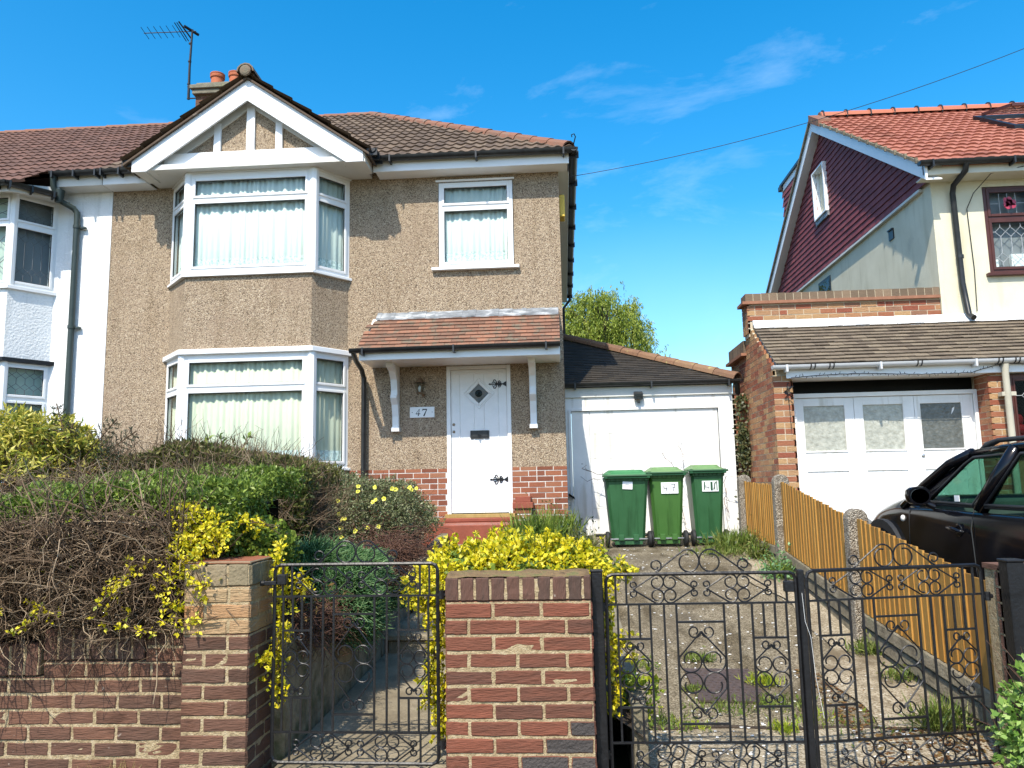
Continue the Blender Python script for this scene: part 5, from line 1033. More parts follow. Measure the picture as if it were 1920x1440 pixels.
mb = MB(); brickwork(mb, (-1.862, 3.755, 0), (1, 0, 0), (0, -1, 0), .325, .825, depth=.08, j=.0125, jit=.003); brickwork(mb, (-1.537, 3.758, 0), (0, 1, 0), (1, 0, 0), .32, .825, depth=.02, j=.0125, jit=.003); mb.box(-1.855, -1.541, 3.762, 4.07, 0, .83, 1, .5)
mb.build('brickwork', [brick_dark, mortar_d], GP, rough=.0028)
brick_or = mat('orange_buff_brick', [(.30, .13, .05), (.36, .20, .095), (.33, .235, .13), (.40, .16, .065)], 22, .85, .9, 75, rnd=.7, stretch=(.35, .35, 2.6), spots=((.16, .12, .09), 6, .6, .15))
mb = MB(); brickwork(mb, (-1.862, 3.755, .825), (1, 0, 0), (0, -1, 0), .325, .225, depth=.08, j=.0125, jit=.003); brickwork(mb, (-1.537, 3.758, .825), (0, 1, 0), (1, 0, 0), .32, .225, depth=.02, j=.0125); mb.box(-1.855, -1.541, 3.762, 4.07, .825, 1.05, 1, .5)
mb.build('buff_courses', [brick_or, mortar_d], GP, rough=.0028)
capb = mat('buff_cap_brick', [(.13, .105, .06), (.21, .17, .105), (.27, .19, .12)], 8, .9, .7, 60, rnd=.5, spots=((.12, .10, .06), 9, .55, .12))
mb = MB(); soldier(mb, (-1.862, 3.752, 1.05), (1, 0, 0), (0, -1, 0), .325, .105, .10, .009, .16); soldier(mb, (-1.533, 3.76, 1.05), (0, 1, 0), (1, 0, 0), .32, .105, .105, .009, .10); mb.box(-1.85, -1.54, 3.80, 4.05, 1.05, 1.15, 1, .5); mb.box(-1.862, -1.533, 3.752, 4.08, 1.155, 1.168, 2, .5)
mb.build('cap', [capb, mortar_d, brick_red], GP, rough=.0028)
BP = thing('brick_pillar', 'wide brown and red brick pillar between the two gates, topped with golden foliage', 'pillar', (-.23, 3.8, 0))
mb = MB(); brick_mid = mat('red_brown_brick', [(.058, .033, .024), (.10, .044, .029), (.14, .052, .031), (.185, .060, .034), (.11, .056, .038)], 30, .92, .6, 120, rnd=.45, stretch=(.22, .22, 1.5), spots=((.40, .14, .09), 15, .70, .05))
brickwork(mb, (-.572, 3.70, .0), (1, 0, 0), (0, -1, 0), .680, .975, depth=.09, j=.0125, jit=.003); brickwork(mb, (.108, 3.702, .0), (0, 1, 0), (1, 0, 0), .21, .975, depth=.02, j=.0125); mb.box(-.568, .102, 3.71, 3.91, 0, .98, 1, .5); brickwork(mb, (-.572, 3.92, 0), (0, -1, 0), (-1, 0, 0), .218, .975, depth=.02, j=.0125)
for i, f in enumerate(mb.f):
    c = sum((Vector(mb.v[k]) for k in f), Vector())/len(f)
    if c.z+.55*max(0, .02-c.x) < .43+.05*math.sin(c.x*30) and c.x > -.32 and c.y < 3.76: mb.m[i] = 2 if mb.m[i] == 0 else 3
mb.build('brickwork', [brick_mid, mortar_d, mat('sooty_brick', [(.035, .030, .028), (.062, .052, .048), (.10, .088, .08)], 20, .8, .8, 80, rnd=.5), mat('sooty_mortar', [(.13, .13, .13), (.22, .21, .20)], 20, .9, .6, 90)], BP, rough=.0028)
mb = MB(); soldier(mb, (-.572, 3.697, .975), (1, 0, 0), (0, -1, 0), .680, .108, .062, .010, .215); mb.build('coping', [brick_head, mortar_d], BP, rough=.0028)
mb = MB(); nn = 14
for i in range(nn+1):
    for j in range(5): x = -.568+.672*i/nn; y = 3.70+.052*j; mb.v.append((x, y, 1.083+.016*(1 if 0 < j < 4 else 0)+.012*noise.noise(Vector((x*14, y*14, 0)))))
for i in range(nn):
    for j in range(4): a = i*5+j; mb.face([a, a+5, a+6, a+1], 0, .5)
mb.build('mossy_top', mat('dry_moss', [(.10, .065, .03), (.18, .115, .055), (.12, .12, .04)], 20, 1, .9, 60), BP, smooth=1)
# retaining wall beside the path
mb = MB(); P = [(4.08, .0), (4.08, .80), (4.3, .77), (4.5, .735), (4.9, .70), (5.2, .63), (5.5, .60), (6.2, .56), (6.2, 0)]; mb.prism([(-1.60, y, z) for y, z in P], (.13, 0, 0)); mb.build('retaining_wall', mat('brown_rubble_concrete', [(.12, .095, .055), (.21, .165, .10), (.31, .255, .17), (.17, .135, .085)], 9, 1, 1.0, 30, detail=12, spots=((.09, .095, .04), 5, .52, .15)), label='rough concrete retaining wall left of the garden path behind the small gate', cat='wall', org=(-1.55, 5, 0), bevel=.01)
mb = MB(); P = [(6.2, .2), (6.2, .62), (9.7, .95), (9.7, .2)]; mb.prism([(-1.56, y, z) for y, z in P], (.10, 0, 0)); mb.prism([(-.60, y, z) for y, z in [(3.95, .05), (3.95, .52), (9.7, .86), (9.7, .2)]], (.08, 0, 0)); mb.build('path_edging', gravelb, kind='structure')
mb = MB(); mb.prism([(.30, y, z) for y, z in [(3.95, .02), (3.95, .42), (10.4, .85), (10.4, .4)]], (.07, 0, 0)); mb.build('drive_edging', gravelb, kind='structure')

# ------------------------------------------------------------------ iron gates
def spiral(c, r0_, a0, a1, r1, n=18):
    return [(c[0]+(r0_+(r1-r0_)*i/n)*math.cos(a0+(a1-a0)*i/n), c[1]+(r0_+(r1-r0_)*i/n)*math.sin(a0+(a1-a0)*i/n)) for i in range(n+1)]
def quarter(A, B, k=1.0):
    """one scroll in a quarter cell: a along (0 end .. A middle), b across (0 centre line .. B side)"""
    rs = min(.30*B, .22*A); Rb = B/2*.97
    c1 = (rs*1.25, rs); s1 = spiral(c1, rs*.45, R(-250), R(-90+0), rs, 14)[:]
    s1 = spiral(c1, rs*.42, R(180+150), R(-90), rs, 16)
    cb = (A-Rb, B-Rb); s2 = spiral(cb, Rb, R(112), R(-90), Rb, 18)+spiral(cb, Rb, R(-90), R(-290), Rb*.5, 14)[1:]
    return s1+s2
def motif(mb, f, w, h, vertical=True, halves=(-1, 1), ends=(-1, 1), r=.0040):
    """f maps (u,v) centred coords to world"""
    A, B = (h/2, w/2) if vertical else (w/2, h/2)
    q = quarter(A, B)
    for e in ends:
        for s in halves:
            pts = []
            for a, b in q:
                al = e*(A-a); bb = s*b; pts.append(f(bb, al) if vertical else f(al, bb))
            mb.tube(pts, r, 5, 0, .5)
def gate_leaf(nm, lbl, x0, x1, Y0, Y1, zt, rails, zb, thick=.0092, crest=True, hinge='left', latch=None, foot=None):
    W_ = x1-x0; T = thing('iron_gate', lbl, 'gate', (x0, Y0, zb), 'wrought iron gates')
    f = lambda u, z: (x0+u*W_, Y0+(Y1-Y0)*u, z)
    r2, r3 = rails
    mb = MB(); cr = .03
    mb.tube([f(0, zb+cr), f(0, zt-cr), f(cr/W_*.3, zt-cr*.3), f(cr/W_, zt), f(1-cr/W_, zt), f(1-cr/W_*.3, zt-cr*.3), f(1, zt-cr), f(1, zb+cr), f(1-cr/W_*.3, zb+cr*.3), f(1-cr/W_, zb), f(cr/W_, zb), f(cr/W_*.3, zb+cr*.3), f(0, zb+cr)], thick, 6, 0, .5)
    mb.build('frame', iron, T)
    mb = MB(); t = lambda a, b, r=.0066: mb.tube([a, b], r, 4, 0, .5)
    t(f(0, r2), f(1, r2)); t(f(0, r3), f(1, r3))
    for u in (.057, .23, .303, .368, .617, .692, .764, .943): t(f(u, r2), f(u, r3))
    hm = r2-r3; s1, s2 = r2-.255*hm, r3+.25*hm; c1, c2 = r2-.135*hm, r3+.13*hm
    for a, b in ((.057, .23), (.764, .943)):
        t(f(a, s1), f(b, s1)); t(f(a, s2), f(b, s2))
        for k in (1, 2): u = a+(b-a)*k/3; t(f(u, r2), f(u, s1)); t(f(u, s2), f(u, r3))
    t(f(.368, c1), f(.617, c1)); t(f(.368, c2), f(.617, c2))
    for u in (.107, .893): t(f(u, zt), f(u, r2)); t(f(u, r3), f(u, zb))
    for u in (.05, .95): t(f(u, zt), f(u, r2))
    mb.build('bars', iron, T)
    mb = MB()
    for a, b, lo, hi in ((.057, .23, s2, s1), (.764, .943, s2, s1), (.368, .617, c2, c1)):
        g = lambda u, v, a=a, b=b, lo=lo, hi=hi: f((a+b)/2+u/W_, (lo+hi)/2+v); motif(mb, g, (b-a)*W_*.97, (hi-lo)*.985)
    for lo, hi in ((r2, zt), (zb, r3)):
        for k in (0, 1):
            ua = .112+k*.388; ub = ua+.388; g = lambda u, v, ua=ua, ub=ub, lo=lo, hi=hi: f((ua+ub)/2+u/W_, (lo+hi)/2+v); motif(mb, g, (ub-ua)*W_*.985, (hi-lo)*.94, False)
    mb.build('scroll_panel', iron, T)
    if crest:
        mb = MB(); wc = .56*W_; hc = .105; 
        for e in (-1, 1):
            A, B = wc/2, hc; Rb = B*.5; cb = (A-Rb*1.02, B-Rb); q = spiral((Rb*.9, Rb*.62), Rb*.30, R(60), R(-200+0), Rb*.62, 14)[::1]
            q = spiral((Rb*.8, Rb*.62), Rb*.28, R(330), R(-90), Rb*.60, 16)+spiral(cb, Rb, R(115), R(-90), Rb, 16)+spiral(cb, Rb, R(-90), R(-280), Rb*.55, 12)[1:]
            mb.tube([f(.5+e*(A-a)/W_, zt+.008+b) for a, b in q], .0042, 5, 0, .5)
        mb.build('crest', iron, T)
    if latch == 'left':
        mb = MB(); p = f(.02, zt-.075); mb.box(p[0], p[0]+.045, p[1]-.02, p[1]+.02, p[2]-.02, p[2]+.03); mb.box(p[0]-.075, p[0], p[1]-.03, p[1]-.012, p[2]-.02, p[2]-.0); mb.lathe((p[0]-.07, p[1]-.02, p[2]-.01), [(.014, -.012), (.014, .012)], 8, 0, 'x'); mb.build('latch', iron, T, bevel=.003)
    if latch == 'right':
        mb = MB(); p = f(.97, zt-.06); mb.box(p[0]-.03, p[0]+.015, p[1]-.02, p[1]+.015, p[2]-.03, p[2]+.02); mb.build('latch', iron, T, bevel=.003)
    mb = MB()
    for z in (zt-.15, r3-.05):
        s = -1 if hinge == 'left' else 1; p = f(0 if s < 0 else 1, z); mb.tube([p, (p[0]+s*.045, p[1], z)], .010, 6); mb.lathe((p[0]+s*.02, p[1], z), [(.016, -.02), (.016, .02)], 8)
    mb.build('hinge', iron, T)
    return T
gate_leaf('small_gate', 'small black wrought iron garden gate in front of the path', -1.452, -.632, 3.86, 3.84, 1.138, (.985, .345), .205, latch='left', hinge='right')
gate_leaf('drive_gate', 'left leaf of the black iron drive gates, next to the brick pillar', .185, 1.085, 3.84, 3.86, 1.072, (.932, .302), .155, hinge='left', latch='right')
gate_leaf('drive_gate', 'right leaf of the black iron drive gates, in front of the orange fence', 1.130, 2.02, 3.84, 4.02, 1.078, (.940, .305), .165, hinge='right')
mb = MB(); mb.box(1.09, 1.118, 3.83, 3.862, .10, 1.085); mb.build('gate_stile', iron, label='upright square bar where the two drive gates meet', cat='stile', org=(1.1, 3.85, .1), bevel=.003)
mb = MB(); mb.box(.113, .168, 3.79, 3.845, .0, 1.09); mb.box(.110, .171, 3.787, 3.848, 1.09, 1.10); mb.build('gate_post', iron, label='square black steel post beside the wide brick pillar', cat='gate post', org=(.14, 3.82, 0), bevel=.004, group='steel gate posts')
mb = MB(); mb.box(2.085, 2.165, 3.90, 3.98, .0, 1.10); mb.box(2.08, 2.17, 3.895, 3.985, 1.10, 1.112); mb.build('gate_post', iron, label='square black steel post at the right edge beside the orange fence', cat='gate post', org=(2.12, 3.94, 0), bevel=.004, group='steel gate posts')
mb = MB(); brickwork(mb, (2.10, 3.99, 0), (1, 0, 0), (0, -1, 0), .25, 1.06, depth=.06); mb.box(2.11, 2.34, 4.0, 4.16, 0, 1.05, 1); mb.box(2.10, 2.35, 3.995, 4.16, 1.05, 1.075, 0); mb.build('brick_pier', [brick_dark, mortar_d], label='crumbling brick pier behind the right-hand black gate post', cat='pier', org=(2.2, 4.1, 0))
mb = MB(); mb.tube([(1.10, 3.82, .98), (1.105, 3.815, .85), (1.125, 3.812, .78), (1.135, 3.81, .6), (1.16, 3.81, .42)], .0008, 4); mb.build('string', sticker, label='loose white string hanging from the meeting bar of the drive gates', cat='string', org=(1.1, 3.8, .9))
# manhole cover
mb = MB(); z = lambda y: gz(y)+.008
mb.hexa([(.80, 5.12, z(5.12)), (1.22, 5.10, z(5.10)), (1.24, 5.70, z(5.70)), (.80, 5.72, z(5.72)), (.80, 5.12, z(5.12)+.012), (1.22, 5.10, z(5.10)+.012), (1.24, 5.70, z(5.70)+.012), (.80, 5.72, z(5.72)+.012)])
for i in range(9):
    for j in range(12): x = .83+i*.045+(.02 if j % 2 else 0); y = 5.15+j*.046; mb.box(x, x+.018, y, y+.022, z(y)+.010, z(y)+.016)
mb.build('manhole_cover', manhole, label='rusty studded iron manhole cover set in the concrete drive', cat='manhole cover', org=(1, 5.2, .3))

# ------------------------------------------------------------------ black car on the neighbour's drive
CX0 = 2.82; CW = 1.66
CAR = thing('parked_car', 'black hatchback with roof rails parked nose-in beyond the fence', 'car', (CX0+CW/2, 5.4, .2))
g0 = .27
# profile: station y (front of car is +y), lower z, belt z, roof z, side inset at belt, side inset at roof
def carsec(y, zl, zb, zr, ib, ir, il=.02):
    h = CW/2; c = CX0+h
    half = [(h-.10, zl), (h-il, zl+.06), (h-.0, zl+(zb-zl)*.35), (h-.012, zl+(zb-zl)*.66), (h-ib-.01, zb-.035), (h-ib-.05, zb), (h-ir-.02, zb+(zr-zb)*.86), (h-ir-.14, zr-.012), (0, zr)]
    return [(c-a, y, z) for a, z in half]+[(c+a, y, z) for a, z in half[::-1][1:]]
def lerp(a, b, t): return a+(b-a)*t
st = [ # y, zl, belt, roof(z), inset belt, inset roof
 (8.02, .66, .92, .96, .34, .40), (7.96, .52, 1.0, 1.06, .20, .34), (7.80, .48, 1.12, 1.19, .10, .26), (7.50, .48, 1.22, 1.30, .04, .18), (7.20, .48, 1.25, 1.35, .02, .16), (7.00, .46, 1.265, 1.39, .02, .18), (6.86, .46, 1.275, 1.43, .02, .20),
 (6.60, .44, 1.285, 1.55, .03, .23), (6.30, .43, 1.285, 1.665, .03, .24), (6.00, .42, 1.28, 1.735, .03, .25), (5.60, .41, 1.275, 1.765, .03, .25), (5.1, .41, 1.27, 1.765, .03, .25), (4.60, .40, 1.26, 1.74, .03, .25), (4.10, .40, 1.265, 1.71, .03, .26), (3.78, .42, 1.27, 1.60, .04, .28), (3.66, .5, 1.20, 1.30, .08, .34), (3.60, .6, 1.0, 1.05, .14, .4)]
def lowsec(y, zl, zb, zr, ib, ir, il=.02):
    P = carsec(y, zl, zb, zr, ib, ir, il)
    if y > 6.9 or y < 3.75: return P
    h = CW/2; c = CX0+h; half = [(h-.10, zl), (h-il, zl+.06), (h-.0, zl+(zb-zl)*.35), (h-.012, zl+(zb-zl)*.66), (h-ib-.01, zb-.035), (h-ib-.05, zb-.0), (h-ib-.10, zb-.06), (h-ib-.3, zb-.12), (0, zb-.14)]
    return [(c-a, y, z) for a, z in half]+[(c+a, y, z) for a, z in half[::-1][1:]]
mb = MB(); n = None
for s in st:
    r_ = lowsec(*s); n = len(r_); mb.v += r_
for i in range(len(st)-1):
    for k in range(n): a = i*n+k; b = i*n+(k+1) % n; mb.face([a, b, b+n, a+n], 0, .5)
mb.face(list(range(n))); mb.face([(len(st)-1)*n+k for k in range(n)][::-1])
body = mb.build('body', carp, CAR, smooth=1, subsurf=2)
cc = CX0+CW/2; mb = MB(); rs = [(6.10, 1.685, .54), (5.95, 1.715, .57), (5.6, 1.74, .585), (5.1, 1.745, .585), (4.6, 1.735, .58), (4.1, 1.70, .57), (3.85, 1.64, .55)]
for (y, z, hw) in rs: mb.v += [(cc-hw, y, z-.045), (cc-hw-.01, y, z-.02), (cc-hw+.06, y, z), (cc, y, z+.02), (cc+hw-.06, y, z), (cc+hw+.01, y, z-.02), (cc+hw, y, z-.045), (cc, y, z-.03)]
for i in range(len(rs)-1):
    for k in range(8): a = i*8+k; b = i*8+(k+1) % 8; mb.face([a, b, b+8, a+8], 0, .5)
mb.face(list(range(8))); mb.face([(len(rs)-1)*8+k for k in range(8)][::-1]); mb.build('roof_panel', carp, CAR, smooth=50)
for s_ in (-1, 1):
    X = lambda o: cc+s_*(CW/2-o)
    for nm, pts, r_ in (('windscreen_pillar', [(X(.07), 6.90, 1.27), (X(.12), 6.62, 1.44), (X(.19), 6.30, 1.61), (X(.245), 6.04, 1.69)], .036), ('middle_pillar', [(X(.07), 5.68, 1.27), (X(.15), 5.56, 1.5), (X(.235), 5.44, 1.70)], .05), ('rear_pillar', [(X(.08), 4.36, 1.27), (X(.15), 4.42, 1.5), (X(.24), 4.46, 1.69)], .06), ('rear_pillar', [(X(.10), 3.74, 1.25), (X(.2), 3.80, 1.5), (X(.27), 3.9, 1.65)], .06), ('cant_rail', [(X(.24), 6.08, 1.675), (X(.235), 5.6, 1.70), (X(.235), 5.0, 1.705), (X(.24), 4.4, 1.69), (X(.27), 3.9, 1.64)], .03)):
        mb = MB(); mb.tube(pts, r_, 8); mb.build(nm, carp, CAR, smooth=1)
mb = MB()
for x in (cc-.37, cc+.37):
    mb.hexa([(x-.24, 5.35, 1.0), (x+.24, 5.35, 1.0), (x+.24, 5.20, 1.0), (x-.24, 5.20, 1.0), (x-.20, 5.16, 1.46), (x+.20, 5.16, 1.46), (x+.20, 5.06, 1.46), (x-.20, 5.06, 1.46)]); mb.box(x-.13, x+.13, 5.04, 5.12, 1.48, 1.62)
mb.box(cc-.6, cc+.6, 4.30, 4.42, 1.0, 1.42); mb.build('seats', carin, CAR, bevel=.03)
mb = MB(); mb.hexa([(cc-.68, 6.45, 1.14), (cc+.68, 6.45, 1.14), (cc+.68, 6.85, 1.14), (cc-.68, 6.85, 1.14), (cc-.68, 6.48, 1.34), (cc+.68, 6.48, 1.34), (cc+.66, 6.85, 1.30), (cc-.66, 6.85, 1.30)]); mb.build('dashboard', carin, CAR, bevel=.03)
mb = MB(); mb.tube([(cc+.36+.18*math.cos(t*.4), 6.33-.10*math.sin(t*.4), 1.30+.15*math.sin(t*.4)) for t in range(17)], .014, 6); mb.build('steering_wheel', rubber, CAR, smooth=1)
xs_ = CX0
def sidex(y, z):       # approx x of car side at height z
    zb = 1.26; 
    if z <= zb: return CX0+.012+max(0, z-1.10)*.22
    for (a, b) in zip(st, st[1:]):
        if b[0] <= y <= a[0]: t = (a[0]-y)/(a[0]-b[0]); zr = lerp(a[3], b[3], t); break
    else: zr = 1.72
    return CX0+.068+(z-zb)/max(.05, (zr-.04-zb))*.185
def sidepoly(name, pts, m, out=.012, th=.01, parent=CAR, label=None):
    mb = MB(); P = [(sidex(y, z)-out, y, z) for y, z in pts]; mb.prism(P, (th, 0, 0)); return mb.build(name, m, parent, label=label)
# glass as seen on the near side; behind it a light interior
fw = [(6.50, 1.32), (6.30, 1.47), (6.10, 1.60), (5.98, 1.65), (5.50, 1.66), (5.76, 1.31)]
rw = [(5.60, 1.31), (5.36, 1.655), (4.80, 1.655), (4.50, 1.61), (4.40, 1.31)]
win_in = mat('car_window_glass', [(.018, .025, .025), (.05, .06, .058)], 5, .03, spec=.9, coat=1)
front_w = sidepoly('front_side_window', fw, glass_car, .010, .006); sidepoly('rear_side_window', rw, glass_car, .010, .006)
mb = MB(); mb.prism([(2*cc-sidex(y, z)+.010, y, z) for y, z in [(6.50, 1.32), (6.10, 1.60), (5.98, 1.65), (4.50, 1.65), (4.40, 1.31)]], (-.006, 0, 0)); mb.build('far_side_window', glass_car, CAR)
for sgn in (1,): sidepoly('windscreen_quarter', [(6.93, 1.27), (6.64, 1.45), (6.32, 1.615), (6.04, 1.70), (5.95, 1.67), (6.10, 1.605), (6.30, 1.475), (6.50, 1.31)], carp, .008, .02)
def edge(pts, m, r=.012, nm='window_trim', out=.02):
    mb = MB(); mb.tube([(sidex(y, z)-out, y, z) for y, z in pts], r, 6); return mb.build(nm, m, CAR, smooth=1)
edge(fw+[fw[0]], carpl); edge(rw+[rw[0]], carpl)
for pts in ([(6.74, 1.25), (6.70, .95), (6.64, .62), (6.6, .52)], [(5.76, 1.28), (5.72, 1.15), (5.68, .9), (5.62, .52)], [(4.45, 1.27), (4.42, .9), (4.6, .6)]): edge(pts, dark_in, .004, 'door_gap', .003)
edge([(6.85, 1.285), (6.4, 1.30), (5.6, 1.295), (4.4, 1.295)], carpl, .010, 'waist_trim', .006)
edge([(6.62, .78), (6.0, .74), (5.3, .72), (4.5, .72)], carp, .02, 'side_moulding', -.01)
mb = MB()
for y in (5.90, ): 
    x = sidex(y, 1.13); mb.lathe((x+.004, y, 1.128), [(.05, 0), (.042, -.006), (.02, -.001), (.001, .004)], 18, 0, 'x'); mb.tube([(x-.012, y+.12, 1.138), (x-.035, y+.09, 1.14), (x-.04, y, 1.135), (x-.036, y-.07, 1.125), (x-.010, y-.10, 1.118)], [.010, .014, .016, .014, .010], 8)
mb.build('door_handle', carp, CAR, smooth=1)
mb = MB(); x = sidex(4.7, 1.1); mb.lathe((x+.004, 4.72, 1.118), [(.05, 0), (.042, -.006), (.001, .004)], 18, 0, 'x'); mb.tube([(x-.012, 4.84, 1.13), (x-.035, 4.8, 1.13), (x-.036, 4.68, 1.12), (x-.01, 4.62, 1.11)], .014, 8); mb.build('door_handle', carp, CAR, smooth=1)
mb = MB(); mb.lathe((sidex(6.76, 1.19)-.004, 6.84, 1.175), [(.028, .01), (.028, -.004), (.018, -.014), (.001, -.018)], 16, 0, 'x'); mb.build('side_indicator', amber, CAR, smooth=1)
# mirror
mb = MB(); mx, my, mz = CX0-.05, 6.36, 1.37
for k, (t, a, b) in enumerate(((-.10, .035, .03), (-.07, .068, .055), (-.02, .085, .070), (.03, .09, .074), (.05, .084, .068))):
    for j in range(12): an = 2*math.pi*j/12; ce, se = math.cos(an), math.sin(an); mb.v.append((mx+a*math.copysign(abs(ce)**.7, ce), my-t, mz+b*math.copysign(abs(se)**.7, se)))
for k in range(4):
    for j in range(12): a = k*12+j; b = k*12+(j+1) % 12; mb.face([a, b, b+12, a+12], 0, .5)
mb.face(list(range(12))[::-1]); mb.face([48+j for j in range(12)]); mb.tube([(mx+.06, my, mz-.06), (CX0+.07, my-.02, mz-.09)], .03, 8)
mir = mb.build('wing_mirror', carp, CAR, smooth=50)
mb = MB(); mb.v += [(mx+.070*math.cos(2*math.pi*j/16), my-.054, mz+.055*math.sin(2*math.pi*j/16)) for j in range(16)]; mb.face(list(range(16))); mb.prism([tuple(v) for v in mb.v[:16]], (0, .004, 0)); mb.build('mirror_glass', mat('mirror_face', [(.12, .17, .19), (.20, .26, .28)], 6, .35, metal=.2), mir)  # blue-green base colour paints the reflection on the mirror
# wheel arch, wheels
ay, az = 7.22, g0+.34+.06
def arch(yc, zc, nm='wheel_arch'):
    mb = MB(); rr = .41; P = [(yc+rr*math.cos(R(a)), zc+rr*math.sin(R(a))) for a in range(-10, 191, 12)]; Q = [(yc+(rr+.075)*math.cos(R(a)), zc+(rr+.075)*math.sin(R(a))) for a in range(-10, 191, 12)]
    for i in range(len(P)-1):
        for (A, B) in ((P, Q),): 
            p = [A[i], B[i], B[i+1], A[i+1]]; mb.prism([(CX0-.018, y, z) for y, z in p], (.06, 0, 0), 0, .5)
    mb.build(nm, carpl, CAR, smooth=30)
    mb = MB(); mb.lathe((CX0+.10, yc, zc), [(.001, -.112), (.405, -.112), (.405, .1), (.001, .1)], 32, 0, 'x'); mb.build('arch_liner', dark_in, CAR)
    wz = zc-.06
    mb = MB(); mb.lathe((CX0+.11, yc, wz), [(.20, -.10), (.29, -.115), (.33, -.09), (.335, .0), (.33, .09), (.2, .1)], 36, 0, 'x'); wh = mb.build('wheel', rubber, CAR, smooth=40)
    mb = MB(); mb.lathe((CX0+.11, yc, wz), [(.01, -.09), (.05, -.095), (.06, -.07), (.205, -.07), (.215, -.10), (.2, -.05)], 30, 0, 'x')
    for k in range(5): a = 2*math.pi*k/5; mb.tube([(CX0+.02, yc+.04*math.cos(a), wz+.04*math.sin(a)), (CX0+.03, yc+.2*math.cos(a), wz+.2*math.sin(a))], .022, 6)
    mb.build('rim', steel, wh, smooth=40)
arch(ay, az); arch(4.52, .53)
for s in (0, 1):
    mb = MB(); X = CX0+.30 if s == 0 else CX0+CW-.30
    mb.tube([(X, 6.06, 1.69), (X, 5.94, 1.735), (X, 5.78, 1.765), (X, 4.2, 1.755), (X, 4.0, 1.73), (X, 3.9, 1.72)], [.016, .026, .018, .018, .022, .016], 8); mb.build('roof_rail', carpl, CAR, smooth=1)
mb = MB(); mb.box(sidex(5.72, 1.32)-.024, sidex(5.72, 1.32)-.020, 5.95, 6.02, 1.33, 1.375); mb.build('window_sticker', sticker, CAR)
mb = MB(); c = CX0+CW/2
for s in (-1, 1): mb.prism([(c+s*.60, 7.90, 1.05), (c+s*.76, 7.72, 1.14), (c+s*.74, 7.76, 1.0), (c+s*.56, 7.96, .96)], (0, .04, 0))
mb.build('headlight', amber, CAR)
mb = MB(); mb.prism([(c-.64, 6.86, 1.29), (c+.64, 6.86, 1.29), (c+.55, 6.06, 1.68), (c-.55, 6.06, 1.68)], (0, -.003, .006)); mb.build('windscreen', glass_car, CAR)
# ------------------------------------------------------------------ plants
def top_noise(x, y, k=3.0, s=0): return .5*np.sin(x*k+s)+.3*np.sin(x*k*2.3+y*2+s*2)+.2*np.sin(x*k*4.1+s*.5)
def hedge_pts(n, x0, x1, y0, y1, z0, ztop, face='front', depth=.25, overhang=0, s=0, amp=.05):
    """points near the front face / top of a rough hedge box; normals alongside"""
    x = x0+(x1-x0)*rng.random(n)
    if face == 'front':
        t = rng.random(n); yb = y0+(y1-y0)*.0; z = z0+(ztop(x, y0)-z0)*t
        y = yb+depth*rng.random(n)**1.5-overhang*(.4+.6*np.sin(t*2.6+.3))+.04*np.sin(x*9+z*7+s); N = np.tile([0, -1, .25], (n, 1))
    else:
        y = y0+(y1-y0)*rng.random(n); z = ztop(x, y)-depth*rng.random(n)**1.6+amp*np.sin(x*8+y*11+s)*.5; N = np.tile([0, -.25, 1], (n, 1))
    return np.stack([x, y, z], 1), N.astype(float)
# brown leafless privet hedge spilling over the front wall
ht = lambda x, y: 1.40+.03*top_noise(x, y, 2.5, 1)+(y-4.0)*.28
def tw(n, face, L_, r=.0026, zlo=.80, x0=-4.6, x1=-1.90, yb=3.93, yt=5.0, curl=.45, oh=.14, grav=0.02, depth=.35, bias=(0, -.5, .4)):
    P, N = hedge_pts(n, x0, x1, yb, yt, zlo, ht, face, depth, oh if face == 'front' else 0)
    D = rng.normal(size=(n, 3))*.9+np.array(bias); return twigs_np(P, D, L_, r, 5, curl, grav=grav)
sets = [(*tw(9000, 'front', .20, .0026), 0), (*tw(3500, 'front', .30, .0032, curl=.55, bias=(0, -.1, -.2)), 0), (*tw(2600, 'top', .22, .0022, yb=4.0, bias=(0, -.1, .8)), 0), (*tw(1200, 'front', .32, .006, curl=.25, depth=.6, bias=(0, .2, .9)), 0)]
q = hedge_pts(900, -4.6, -1.95, 4.0, 4.3, .84, ht, 'front', .12, .16); sets.append((*leafset(q[0], rdir(900), q[1]+rng.normal(size=(900, 3))*.5, .026, .014), 1))
q = hedge_pts(1500, -4.6, -3.1, 4.0, 4.6, 1.3, ht, 'top', .12); sets.append((*leafset(q[0], rdir(1500), q[1]+rng.normal(size=(1500, 3))*.5, .03, .014), 1))
V, F, rn, mi = join(*sets)
BH = quads_obj('bare_hedge', V, F, rn, [twig_b, lf_lime], None, mi, org=(-3.2, 4.2, .8), label='brown leafless twiggy hedge spilling over the low brick wall', cat='hedge')
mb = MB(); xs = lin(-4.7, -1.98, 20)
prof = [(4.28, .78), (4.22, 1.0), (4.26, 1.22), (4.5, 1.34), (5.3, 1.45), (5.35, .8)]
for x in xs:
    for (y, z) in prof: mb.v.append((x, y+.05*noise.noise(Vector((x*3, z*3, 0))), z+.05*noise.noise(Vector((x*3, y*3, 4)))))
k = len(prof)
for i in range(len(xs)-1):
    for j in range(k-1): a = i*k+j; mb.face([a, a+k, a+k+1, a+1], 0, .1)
mb.build('inner_shade', mat('hedge_shade', [(.018, .012, .009), (.04, .027, .02)], 40, 1, 1, 60), BH, smooth=1)  # dark core sheet, colours in the shade deep inside the hedge
